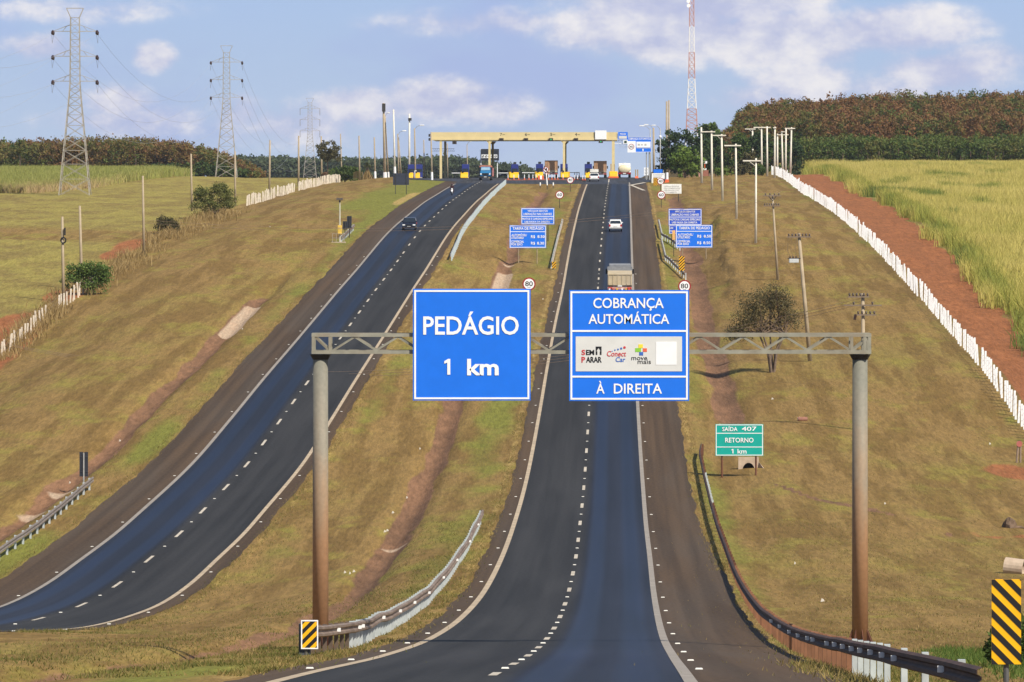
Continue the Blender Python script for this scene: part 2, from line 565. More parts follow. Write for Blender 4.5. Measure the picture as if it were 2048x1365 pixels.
def build_ground():
    f = lambda a, b, st: np.arange(a, b, st)
    far = np.array([2, 6, 12, 20, 32, 48, 70, 100, 150, 230, 400, 800, 1800, 4000, 9000.])
    left = np.concatenate([-60 - far[::-1], f(-60, -34, 1.3), f(-34, -14, .8), f(-14, -6.4, .35)])
    lroad = np.array([-6.4, -5, -3.6, -1.8, 0, 1.8, 3.6, 4.5])
    med = np.linspace(0, 1, 52)[1:-1]
    rroad = np.array([-4.5, -3.6, -1.8, 0, 1.8, 3.6, 5, 6.4])
    right = np.concatenate([f(6.6, 16, .4), f(16, 44, .8), f(44, 70, 1.6), 70 + far])
    nY = len(YR); xl, xr = XL(YR), XR(YR)
    spread = np.clip(YR / 2500, 1, 12)[:, None]
    cols = [xl[:, None] + left[None, :], xl[:, None] + lroad[None, :]]
    a = xl + 4.5; bb = xr - 4.5
    cols.append(a[:, None] + (bb - a)[:, None] * med[None, :])
    cols += [xr[:, None] + rroad[None, :], xr[:, None] + right[None, :]]
    X = np.concatenate(cols, 1)
    nX = X.shape[1]
    Y = np.repeat(YR[:, None], nX, 1)
    Z = ground(X, Y)
    ul = X - xl[:, None]; ur = X - xr[:, None]
    # the ground lies under the paving
    pav = ((ul > -6.3) & (ul < 4.4)) | ((ur > -4.4) & (ur < 6.3))
    Z = Z - np.where(pav & (Y < 1200), .12, 0)
    V = np.stack([X, Y, Z], -1).reshape(-1, 3)
    i = np.arange(nY * nX).reshape(nY, nX)
    Q = np.stack([i[:-1, :-1], i[:-1, 1:], i[1:, 1:], i[1:, :-1]], -1).reshape(-1, 4)
    o = np_mesh('ground', V, Q, ground_material())
    me = o.data
    uvl = me.uv_layers.new(name='road')
    U = np.where(ul < 4.5, ul, ur)
    uv = np.stack([U, Y], -1).reshape(-1, 2)[Q.ravel()]
    uvl.data.foreach_set('uv', uv.astype(np.float32).ravel())

    def put(n, arr):
        at_ = me.attributes.new(n, 'FLOAT', 'POINT'); at_.data.foreach_set('value', np.clip(arr, 0, 1).astype(np.float32).ravel())

    g = lambda u, c, w: np.exp(-((u - c) / w) ** 2)
    wob = (_vn(X * 0 + 3, Y / 14, 4) - .5) * .7
    ditch = g(ul, -10.6 + wob, .85) * sstep(545, 500, Y) * sstep(190, 230, Y) + g(ur, -10.1 + wob, .92) * sstep(895, 850, Y) * sstep(90, 120, Y)
    ditch += g(ur, 10.35 + wob * .5, 1.2) * sstep(376, 392, Y) * sstep(860, 800, Y)
    # water path that leaves the culvert towards the right
    yc = 330 - (ur - 11.5) * 4.6 + 3 * np.sin(ur * .8)
    ditch += 1.0 * np.exp(-((Y - yc) / 3.2) ** 2) * sstep(10.8, 11.6, ur) * sstep(25, 19, ur) * (.45 + .6 * _vn(X / 2, Y / 9, 8))
    ditch *= (.55 + .6 * _vn(X / 1.2, Y / 9, 12))
    conc = g(ul, -10.6, .9) * (sstep(466, 470, Y) * sstep(508, 503, Y)) + g(ur, -10.0, 1.0) * (sstep(540, 545, Y) * sstep(578, 571, Y))
    conc += .8 * g(ul, -10.4, 1.2) * (g(Y, 333, 3) + g(Y, 318, 3)) + .7 * g(ur, -10, 1.2) * (g(Y, 289, 2.0) + g(Y, 590, 3))
    put('conc', conc); put('ditch', ditch)
    soil = sstep(31.9, 32.8, ur) * sstep(39.8, 38.6, ur + (_vn(X / 4, Y / 7, 3) - .5) * 2.2 - np.interp(Y, [450, 640, 1000], [-2.0, .4, 1.0])) * sstep(1060, 1000, Y) * sstep(250, 300, Y)
    patches = [*[(at(a, b).x, at(a, b).y, c, d) for a, b, c, d in ((262, 490, 2.0, 16), (225, 512, 1.4, 9), (22, 655, 2.6, 20), (112, 592, 1.2, 8))], (-44.3, 452, 2.0, 26), (-42.8, 532, 1.3, 14), (32.2, 345, 2.0, 7), (-47, 480, 3, 10),
               (-6.5, 425, .6, 7), (28.2, 289, 1.1, 2.5)]
    for (px_, py_, rx_, ry_) in patches:
        soil += .95 * np.exp(-((X - px_) / rx_) ** 2 - ((Y - py_) / ry_) ** 2)
    soil += .62 * np.exp(-((X - 25.2 - (290 - Y) * .12) / 1.3) ** 2 - ((Y - 290) / 7) ** 2) * (.5 + .8 * _vn(X, Y / 3, 31))
    # scraped bank beside the right ditch
    soil += .30 * g(ur, 13.6, 1.3) * sstep(480, 540, Y) * sstep(760, 690, Y) * _vn(X, Y / 5, 5)
    put('soil', soil)
    field = sstep(-29.5, -32, ul) * sstep(400, 430, Y) + sstep(36, 40, ur)
    put('field', field * sstep(1600, 1400, Y) * (1 - .9 * np.exp(-((Y - 640 - 30 * (_vn(X / 20, Y / 40, 6) - .5)) / 22) ** 2) * (ul < 0)))
    green = .85 * g(ul, -7.6, 1.5) + .5 * g(ul, 6.2, 1.6) + .75 * g(ur, -6.6, 2.0) + .7 * g(ur, 7.8, 1.5) + .30 * g(ul, -14, 3)
    green += .9 * sstep(-20, -9, ul) * (ul < -6) * sstep(640, 720, Y) * sstep(-19, -12, ul)
    green += .5 * sstep(28, 30.6, ur) * (ur < 32)
    green *= (.35 + .9 * _vn(X / 5, Y / 26, 7))
    green += .95 * np.exp(-((X - (11.2 + (Y - 112) * .033)) / 1.1) ** 2) * sstep(105, 112, Y) * sstep(165, 140, Y)
    put('green', green)
    straw = .55 * g(ul, -29.6, 1.6) * (.4 + .8 * _vn(X / 2, Y / 9, 9)) + .5 * g(ul, 4.9, .35) + .55 * g(ur, -4.9, .4) + .55 * g(ur, 6.95, .4) + .4 * g(ul, -6.9, .35)
    straw += .9 * g(ul, -7.6, .8) * sstep(720, 760, Y) * sstep(840, 810, Y)
    put('straw', straw)
    tag(o, kind='structure')
    return o


build_ground()


# ---- paving
def asphalt(name, lane_sign, base, sheen_or_patch, shoulder=False):
    m, nt, b = _nodes(name)
    N, L = nt.nodes.new, nt.links.new
    uv = N('ShaderNodeUVMap'); uv.uv_map = 'road'
    sp = N('ShaderNodeSeparateXYZ'); L(uv.outputs[0], sp.inputs[0])
    geo = N('ShaderNodeNewGeometry')

    def noise(stretch, scale, detail=5, vec=None):
        mp = N('ShaderNodeMapping'); mp.inputs[3].default_value = stretch
        L(vec or uv.outputs[0], mp.inputs[0])
        n = N('ShaderNodeTexNoise'); n.inputs['Scale'].default_value = scale; n.inputs['Detail'].default_value = detail
        L(mp.outputs[0], n.inputs['Vector']); return n.outputs[0]

    def mr(v, a, b_, c=0.0, d=1.0):
        n = N('ShaderNodeMapRange'); n.interpolation_type = 'SMOOTHSTEP'; L(v, n.inputs[0])
        for i, q in enumerate((a, b_, c, d)): n.inputs[1 + i].default_value = q
        return n.outputs[0]

    def M(op, a, b_):
        n = N('ShaderNodeMath'); n.operation = op
        for i, v in enumerate((a, b_)):
            if isinstance(v, (int, float)): n.inputs[i].default_value = v
            else: L(v, n.inputs[i])
        return n.outputs[0]

    def mix(f, a, b_):
        n = N('ShaderNodeMix'); n.data_type = 'RGBA'; L(f, n.inputs[0])
        for i, v in ((6, a), (7, b_)):
            if isinstance(v, tuple): n.inputs[i].default_value = (*v, 1)
            else: L(v, n.inputs[i])
        return n.outputs[2]

    streak = noise((1.6, .012, 1), 1.0, 4)
    fine = noise((1, .35, 1), 6.0, 6)
    patch = noise((.35, .02, 1), 1.0, 3)
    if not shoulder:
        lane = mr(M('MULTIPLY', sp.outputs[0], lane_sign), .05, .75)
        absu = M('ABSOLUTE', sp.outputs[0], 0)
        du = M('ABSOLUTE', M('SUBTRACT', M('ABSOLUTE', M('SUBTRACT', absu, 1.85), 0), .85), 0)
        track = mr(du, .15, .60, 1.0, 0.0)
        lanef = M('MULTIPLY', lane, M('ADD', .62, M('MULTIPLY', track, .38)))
        c = mix(lanef, base, sheen_or_patch)  # sky sheen of the slow lane mixed in as base colour
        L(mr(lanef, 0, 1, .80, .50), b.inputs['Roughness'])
    else:
        c = mix(mr(patch, .35, .65), base, sheen_or_patch)
        b.inputs['Roughness'].default_value = .85
    sc = N('ShaderNodeVectorMath'); sc.operation = 'SCALE'; L(c, sc.inputs[0])
    L(M('ADD', M('ADD', mr(streak, .3, .7, .80, 1.22), mr(fine, .3, .7, -.16, .16)), mr(patch, .42, .60, -.14, .14)), sc.inputs[3])
    L(sc.outputs[0], b.inputs['Base Color'])
    b.inputs['Specular IOR Level'].default_value = .22
    bp = N('ShaderNodeBump'); bp.inputs['Strength'].default_value = .25; bp.inputs['Distance'].default_value = .02
    L(fine, bp.inputs['Height']); L(bp.outputs[0], b.inputs['Normal'])
    return m


def ribbon(name, side, us, y0, y1, m, dz, zextra=None, uv=True):
    ys = np.concatenate([[y0], YR[(YR > y0) & (YR < y1)], [y1]])
    x = (XR(ys) if side == 'R' else XL(ys))
    us = np.asarray(us, float)
    X = x[:, None] + (us[None, :] if us.ndim == 1 else us)
    Y = np.repeat(ys[:, None], X.shape[1], 1)
    z0 = (ZR(ys) if side == 'R' else ZL(ys))[:, None]
    uu = X - x[:, None]
    Z = z0 + np.zeros_like(X) + dz
    if side == 'R': Z = Z - .045 * np.clip(uu - 3.6, 0, 2.9)
    else: Z = Z - .045 * np.clip(-3.6 - uu, 0, 2.9)
    n, k = X.shape
    i = np.arange(n * k).reshape(n, k)
    Q = np.stack([i[:-1, :-1], i[:-1, 1:], i[1:, 1:], i[1:, :-1]], -1).reshape(-1, 4)
    return np.stack([X, Y, Z], -1).reshape(-1, 3), Q, np.stack([uu, Y], -1).reshape(-1, 2)


def sheet(name, pieces, m, kind='structure'):
    Vs, Qs, Us = [], [], []
    o = 0
    for V, Q, U in pieces:
        Vs.append(V); Qs.append(Q + o); Us.append(U); o += len(V)
    V = np.concatenate(Vs); Q = np.concatenate(Qs); U = np.concatenate(Us)
    ob = np_mesh(name, V, Q, m)
    l = ob.data.uv_layers.new(name='road')
    l.data.foreach_set('uv', U[Q.ravel()].astype(np.float32).ravel())
    tag(ob, kind=kind)
    return ob


SH0, SH1 = (.092, .057, .031), (.064, .045, .030)
GREY, SKYBLUE = (.029, .028, .028), (.006, .010, .027)  # the blue is sky reflection put into the slow lane's colour
shm = asphalt('shoulder_asphalt', 1, SH0, SH1, True)


def edge(y, c, amp, seed):      # broken pavement edge
    return c + amp * (_vn(y * 0 + 2, y / 5, seed) - .5) + amp * .7 * (_vn(y * 0 + 2, y / 1.7, seed + 3) - .5)


def shoulder(side, y0, y1, inner, outer, seeds):
    ys = np.concatenate([[y0], YR[(YR > y0) & (YR < y1)], [y1]])
    us = np.stack([edge(ys, inner, .22, seeds[0]), np.full_like(ys, -3.6), np.full_like(ys, 3.6), edge(ys, np.interp(ys, [250, 300], [7.0, 6.55]) if outer is None else outer, .22, seeds[1])], 1)
    return ribbon('s', side, us, y0, y1, None, .006)


sheet('road_shoulder', [shoulder('R', -30, 1100, -4.5, None, (21, 22))], shm)
sheet('road_shoulder', [shoulder('L', -30, 1100, -6.55, 4.5, (23, 24))], shm)
lanes = [-3.7, -2.7, -1.8, -.9, 0, .9, 1.8, 2.7, 3.7]
sheet('road', [ribbon('r', 'R', lanes, -30, 1100, None, .014)], asphalt('lane_asphalt', 1, GREY, SKYBLUE))
sheet('road', [ribbon('r', 'L', lanes, -30, 1100, None, .014)], asphalt('lane_asphalt_far_side', -1, GREY, SKYBLUE))
apron_m = asphalt('plaza_asphalt', 1, (.050, .050, .055), (.036, .041, .056), True)


def apron():
    ys = np.concatenate([[908], YR[(YR > 908) & (YR < 1060)], [1060]])
    t = np.linspace(0, 1, 25)
    wide = sstep(905, 950, ys)
    a = XL(ys) - 4.0 - 12 * sstep(930, 985, ys); b = XR(ys) + 6 + 4.5 * sstep(925, 960, ys)
    X = a[:, None] + (b - a)[:, None] * t[None]
    Y = np.repeat(ys[:, None], len(t), 1)
    Z = np.maximum(ground(X, Y), np.minimum(ZR(Y), ZL(Y)) - .1) + .022
    n, k = X.shape
    i = np.arange(n * k).reshape(n, k)
    Q = np.stack([i[:-1, :-1], i[:-1, 1:], i[1:, 1:], i[1:, :-1]], -1).reshape(-1, 4)
    return np.stack([X, Y, Z], -1).reshape(-1, 3), Q, np.stack([X, Y], -1).reshape(-1, 2)


sheet('plaza_pavement', [apron()], apron_m)

white_line = mat('road_paint', (.55, .49, .40), .7, var=.16, scale=2.0, dirt=(.40, .33, .25), dirt_amt=.55)
edge_line = mat('edge_line_paint', (.47, .37, .25), .75, var=.16, scale=2.0, dirt=(.36, .28, .20), dirt_amt=.6)
wd = .24
sheet('edge_line', [ribbon('e', 'R', [-3.6 - wd / 2, -3.6 + wd / 2], -30, 905, None, .022), ribbon('e', 'L', [3.6 - wd / 2, 3.6 + wd / 2], -30, 905, None, .022)], edge_line)
sheet('edge_line', [ribbon('e', 'R', [3.6 - wd / 2, 3.6 + wd / 2], -30, 925, None, .022), ribbon('e', 'L', [-3.6 - wd / 2, -3.6 + wd / 2], -30, 905, None, .022)], mat('pale_line_paint', (.30, .265, .225), .75, var=.15, scale=2.0, dirt=(.28, .24, .21), dirt_amt=.6))
dash = []
for i in range(-4, 54):
    y = 101 + 16 * i
    if y < 925: dash.append(ribbon('d', 'R', [-.085, .085], y - 2.0, y + 2.0, None, .024))
    y = 107 + 16 * i
    if y < 940: dash.append(ribbon('d', 'L', [-.085, .085], y - 2.1, y + 2.1, None, .024))
# solid split line at the toll lanes
dash.append(ribbon('d', 'R', [-.10, .10], 925, 962, None, .031))
sheet('lane_line', dash, white_line)

# gore lines at the top of the right shoulder
gl = MB()
for (a, b) in (((1259, 372), (1291, 366)), ((1261, 371), (1288, 382))):
    p, q = at(*a), at(*b)
    d = (q - p).normalized(); n = Vector((-d.y, d.x, 0)).normalized() * .3
    K = 12
    for i in range(K):
        A = p + (q - p) * i / K; B = p + (q - p) * (i + 1) / K
        vs = []
        for c in (A - n, A + n, B + n, B - n): vs.append((c.x, c.y, gz(c.x, c.y) + .06))
        gl.add(vs, [(0, 1, 2, 3)])
tag(gl.build('gore_line', white_line), kind='structure')
# ------------------------------------------------------------------ shared finishes
STEEL = mat('galvanised_steel', (.40, .40, .38), .55, .35, scale=4)
SIGNBLUE = mat('sign_blue', (.010, .165, .78), .45, var=.03)
SIGNGREEN = mat('sign_green', (.004, .36, .30), .45, var=.04)
SIGNWHITE = mat('sign_white', (.86, .87, .88), .45, var=.03)
PATCH = mat('pale_grey_sheet', (.66, .66, .64), .5, var=.03)
BLACK = mat('black_film', (.012, .012, .014), .5, var=.1)
SIGNBACK = mat('sign_back', (.022, .026, .036), .6, var=.2)
RED = mat('sign_red', (.30, .014, .014), .5, var=.08)
LOGORED = mat('logo_red', (.55, .05, .06), .5, var=.03)
LOGOBLUE = mat('logo_blue', (.045, .065, .35), .5, var=.03)
YELLOW = mat('hazard_yellow', (.90, .46, .004), .5, var=.05)
RUST = mat('rusty_steel', (.155, .062, .034), .85, .1, var=.3, scale=1.6, dirt=(.085, .040, .028), dirt_amt=.7)
WOODPOLE = mat('weathered_post', (.30, .23, .15), .85, var=.18, scale=2)
CONCRETE = mat('pole_concrete', (.40, .32, .22), .85, var=.12, scale=1.2, dirt=(.27, .21, .14), dirt_amt=.5)
WHITEPOLE = mat('whitewashed_concrete', (.74, .70, .60), .8, var=.08, scale=1.0, dirt=(.55, .48, .38), dirt_amt=.4)
WHITEWASH = mat('white_limewash', (.85, .85, .86), .8, var=.06, scale=2)
DARKSTEEL = mat('dark_steel', (.05, .048, .046), .6, .3)
INSUL = mat('brown_porcelain', (.045, .022, .016), .35, var=.1)
WIRE = mat('wire', (.16, .14, .13), .6, .4)
COPPER = mat('bright_wire', (.42, .30, .20), .55, .4)


def panel(root, w, h, z0, face, frame=SIGNWHITE, fw=.03, lines=(), name='sign_panel', x=0.0, y=0.0, thick=.04, round_=0.0):
    """sign board facing -Y with a raised border; returns the board"""
    b = MB().box(x - w / 2, x + w / 2, y, y + thick, z0, z0 + h).build(name, face, root)
    if frame is not None:
        f = MB(); yy = y - .012
        e = fw * .7
        X0, X1, Z0, Z1 = x - w / 2 + e, x + w / 2 - e, z0 + e, z0 + h - e
        f.box(X0, X1, yy, y - .001, Z0, Z0 + fw).box(X0, X1, yy, y - .001, Z1 - fw, Z1)
        f.box(X0, X0 + fw, yy, y - .001, Z0 + fw, Z1 - fw).box(X1 - fw, X1, yy, y - .001, Z0 + fw, Z1 - fw)
        for zf in lines: f.box(X0 + fw, X1 - fw, yy, y - .001, zf - fw / 2, zf + fw / 2)
        f.build('border', frame, b)
    return b


# ------------------------------------------------------------------ overhead sign gantry
GD = 155.0
gm = GD / F
gx = lambda px: (px - CX) * gm
gzr = lambda row: (HY - row) * gm


def build_gantry():
    base = Vector((gx(641), GD, gz(gx(641), GD)))
    root = thing('overhead_gantry', 'overhead sign gantry on two rusting round columns spanning the near carriageway', 'gantry', base)
    lx = lambda px: gx(px) - base.x
    lz = lambda row: gzr(row) - base.z
    m, nt, b = _nodes('painted_column')
    N, L = nt.nodes.new, nt.links.new
    tc = N('ShaderNodeTexCoord'); sp = N('ShaderNodeSeparateXYZ'); L(tc.outputs['Object'], sp.inputs[0])
    no = N('ShaderNodeTexNoise'); no.inputs['Scale'].default_value = 1.3; no.inputs['Detail'].default_value = 7
    mp = N('ShaderNodeMapping'); mp.inputs[3].default_value = (2.2, 2.2, .55); L(tc.outputs['Object'], mp.inputs[0]); L(mp.outputs[0], no.inputs[0])
    ad = N('ShaderNodeMath'); ad.operation = 'MULTIPLY_ADD'; ad.inputs[1].default_value = -4.2; L(no.outputs[0], ad.inputs[0])
    dv = N('ShaderNodeMath'); dv.operation = 'ADD'; L(ad.outputs[0], dv.inputs[0]); dv.inputs[1].default_value = 2.1
    ad.inputs[2].default_value = 0
    zz = N('ShaderNodeMath'); zz.operation = 'ADD'; L(sp.outputs[2], zz.inputs[0]); L(dv.outputs[0], zz.inputs[1])
    cr = N('ShaderNodeValToRGB'); e = cr.color_ramp.elements
    e[0].position, e[0].color = 0, (.40, .205, .098, 1)
    e[1].position, e[1].color = 1, (.185, .18, .145, 1)
    for p_, c_ in ((.34, (.37, .20, .10)), (.56, (.30, .205, .125)), (.74, (.235, .205, .155))):
        q = e.new(p_); q.color = (*c_, 1)
    mrr = N('ShaderNodeMapRange'); mrr.inputs[1].default_value = 0; mrr.inputs[2].default_value = 8.2
    L(zz.outputs[0], mrr.inputs[0]); L(mrr.outputs[0], cr.inputs[0])
    n2 = N('ShaderNodeTexNoise'); n2.inputs['Scale'].default_value = 9; n2.inputs['Detail'].default_value = 6; L(tc.outputs['Object'], n2.inputs[0])
    m2 = N('ShaderNodeMapRange'); m2.inputs[3].default_value = .75; m2.inputs[4].default_value = 1.22; L(n2.outputs[0], m2.inputs[0])
    sc = N('ShaderNodeVectorMath'); sc.operation = 'SCALE'; L(cr.outputs[0], sc.inputs[0]); L(m2.outputs[0], sc.inputs[3])
    L(sc.outputs[0], b.inputs['Base Color']); b.inputs['Roughness'].default_value = .7
    PAINT = m
    TR = mat('truss_paint', (.29, .28, .225), .65, .1, var=.14, scale=3, dirt=(.24, .18, .12), dirt_amt=.5)
    DK = mat('column_head', (.035, .032, .030), .7)
    for px, gr in ((641, None), (1720, None)):
        x = gx(px) - base.x
        zb = gz(gx(px), GD) - base.z
        if px == 1720: zb += .30
        zt = lz(718)
        c = MB().cyl((x, 0, zb - .4), (x, 0, zt), .235, .218, 28).build('column', PAINT, root, smooth=True)
        MB().cyl((x, 0, zt - .02), (x, 0, lz(709)), .225, .31, 28).build('column_head', DK, c, smooth=False)
        g = MB()
        g.box(x - .42, x + .42, -.42, .42, zb - .35, zb + .05)
        for k in range(8):
            a = 2 * math.pi * k / 8 + .2
            d = Vector((math.cos(a), math.sin(a), 0)); n = Vector((-d.y, d.x, 0)) * .012
            o = Vector((x, 0, zb + .05))
            A, B, C_ = o + d * .225, o + d * .40, o + d * .225 + Vector((0, 0, .42))
            g.add([A - n, B - n, C_ - n, A + n, B + n, C_ + n], [(0, 1, 2), (5, 4, 3), (0, 3, 4, 1), (1, 4, 5, 2), (2, 5, 3, 0)])
        g.build('base_plate', RUST, c)
    # box truss: two ladders, front and back
    x0, x1 = lx(624), lx(1741)
    zt, zb = lz(670), lz(704)
    for yy, nm in ((-.32, 'front'), (.32, 'rear')):
        t = MB(); r = .05
        t.box(x0, x1, yy - r, yy + r, zt - r, zt + r).box(x0, x1, yy - r, yy + r, zb - r, zb + r)
        for xx in (x0 + r, lx(661), lx(1702), x1 - r, lx(1728)):
            t.box(xx - r * .9, xx + r * .9, yy - r * .9, yy + r * .9, zb + r, zt - r)
        t.bar((x0 + .1, yy, zt - .05), (lx(659), yy, zb + .05), .06)
        xs = np.linspace(lx(667), lx(1700), 25)
        up = False
        for a, b_ in zip(xs[:-1], xs[1:]):
            p, q = ((a, yy, zb + .05), (b_, yy, zt - .05)) if not up else ((a, yy, zt - .05), (b_, yy, zb + .05))
            t.bar(p, q, .055); up = not up
        t.bar((lx(1704), yy, zb + .05), (lx(1738), yy, zt - .05), .055)
        t.build('truss', TR, root)
    t = MB()
    for xx in np.linspace(x0 + .06, x1 - .06, 14):
        t.bar((xx, -.27, zt), (xx, .27, zt), .05); t.bar((xx, -.27, zb), (xx, .27, zb), .05)
    for a, b_ in zip(np.linspace(x0 + .06, x1 - .06, 14)[:-1], np.linspace(x0 + .06, x1 - .06, 14)[1:]):
        t.bar((a, -.27, zt), (b_, .27, zt), .045)
    t.build('truss_bracing', TR, root)
    # boards
    yb = -.50

    def board(a, b_, t0, t1, lines, lab):
        w = gx(b_) - gx(a); h = gzr(t0) - gzr(t1)
        p = panel(root, w, h, lz(t1), SIGNBLUE, SIGNWHITE, .052, [lz(q) for q in lines], 'sign_board', (lx(a) + lx(b_)) / 2, yb)
        p['label'] = lab
        br = MB()
        for f_ in (.12, .37, .63, .88):
            xx = lx(a) + w * f_
            br.box(xx - .04, xx + .04, yb + .045, -.39, lz(t1) + .15, lz(t0) - .15)
        br.build('bracket', TR, p)
        return p

    p = board(826.5, 1061, 577.5, 800, (), 'blue board reading PEDÁGIO 1 km')
    L1 = MB(); T = lambda mb, s, a, b_, base_row, cap_rows, **k: text(mb, s, lx(a), lx(b_), lz(base_row), cap_rows * gm, y=yb - .014, **k)
    T(L1, 'PEDÁGIO', 847, 1037.5, 668, 35.5, offset=.016)
    one = lambda x0, x1, r, cap, y_: L1.poly_y([(lx(x1), lz(r)), (lx(x1), lz(r) + cap * gm), (lx(x1) - 4.2 * gm, lz(r) + cap * gm), (lx(x0), lz(r) + (cap - 4.5) * gm), (lx(x0), lz(r) + (cap - 9.5) * gm), (lx(x1) - 6 * gm, lz(r) + (cap - 7.5) * gm), (lx(x1) - 6 * gm, lz(r))], y_ - .004, y_)
    one(889, 901, 748.6, 31.5, yb - .013)
    T(L1, 'km', 934.5, 997.5, 748.6, 31.5, offset=.030)
    L1.build('lettering', SIGNWHITE, p)
    p = board(1138, 1377, 580, 801, (661.5, 752.5), 'blue board reading COBRANÇA AUTOMÁTICA À DIREITA')
    L2 = MB()
    T(L2, 'COBRANÇA', 1186, 1326.5, 615.6, 19.8, offset=.012)
    T(L2, 'AUTOMÁTICA', 1176.5, 1337.5, 647, 19, offset=.012)
    T(L2, 'À', 1192, 1208.5, 786, 19.5, offset=.012); T(L2, 'DIREITA', 1227, 1323, 786, 19.5, offset=.012)
    L2.build('lettering', SIGNWHITE, p)
    patch = MB().box(lx(1151), lx(1363), yb - .008, yb - .002, lz(742), lz(672.5)).build('logo_sheet', PATCH, p)
    MB().box(lx(1311), lx(1352), yb - .015, yb - .009, lz(729), lz(683)).build('blank_square', SIGNWHITE, p)
    bl = MB(); rd = MB(); bu = MB(); ye = MB(); gr_ = MB(); sq = MB()
    U = lambda mb, s, a, b_, r, cap, **k: text(mb, s, lx(a), lx(b_), lz(r), cap * gm, y=yb - .016, **k)
    U(rd, 'S', 1162.5, 1170, 709, 10, offset=.03); U(bl, 'EM', 1171.5, 1188, 709, 10, offset=.03)
    U(rd, 'P', 1162.5, 1170, 724, 11, offset=.03); U(bl, 'ARAR', 1171.5, 1203, 724, 11, offset=.03)
    def q(px, r): return (lx(px), lz(r))
    # the black square with the white arrow, as the pieces of black around it
    bl.poly_y([q(1191, 709), q(1191, 692.5), q(1202.5, 692.5), q(1202.5, 709), q(1199.2, 709), q(1199.2, 702), q(1201.2, 702), q(1196.7, 695), q(1192.3, 702), q(1194.2, 702), q(1194.2, 709)], yb - .016, yb - .0095)
    U(rd, 'Conect', 1212.5, 1251, 712, 10.5, offset=.015, slant=.12); U(bu, 'Car', 1230, 1249.5, 723, 9.5, offset=.018, slant=.12)
    for (px, r, rr, mb_) in ((1223.8, 701.8, 1.1, bu), (1229.2, 699.6, 1.5, bu), (1235.4, 698.2, 1.8, bu), (1241.6, 696.4, 2.2, bu), (1248.3, 694.4, 2.6, rd)):
        mb_.disc_y(*q(px, r), rr * gm, yb - .016, yb - .0095, 14)
    for mb_, a, b_, r0, r1 in ((ye, 1276, 1285, 688, 695.4), (gr_, 1269.6, 1281.3, 695.6, 703.2), (sq, 1285, 1293, 696, 703), (bu, 1277.6, 1285.6, 703.4, 710.2)):
        mb_.box(lx(a), lx(b_), yb - .016, yb - .0095, lz(r1), lz(r0))
    U(bl, 'move', 1262, 1293.5, 719.5, 9.0, offset=.004); U(bl, 'mais', 1274.5, 1301, 727, 9.0, offset=.004)
    bl.build('logo', BLACK, patch); rd.build('logo', LOGORED, patch); bu.build('logo', mat('logo_blue_mid', (.05, .14, .48), .5, var=.03), patch)
    ye.build('logo', mat('logo_yellow', (.85, .66, .05), .5, var=.03), patch); gr_.build('logo', mat('logo_green', (.25, .55, .05), .5, var=.03), patch)
    sq.build('logo', mat('logo_orange', (.75, .13, .06), .5, var=.03), patch)


build_gantry()


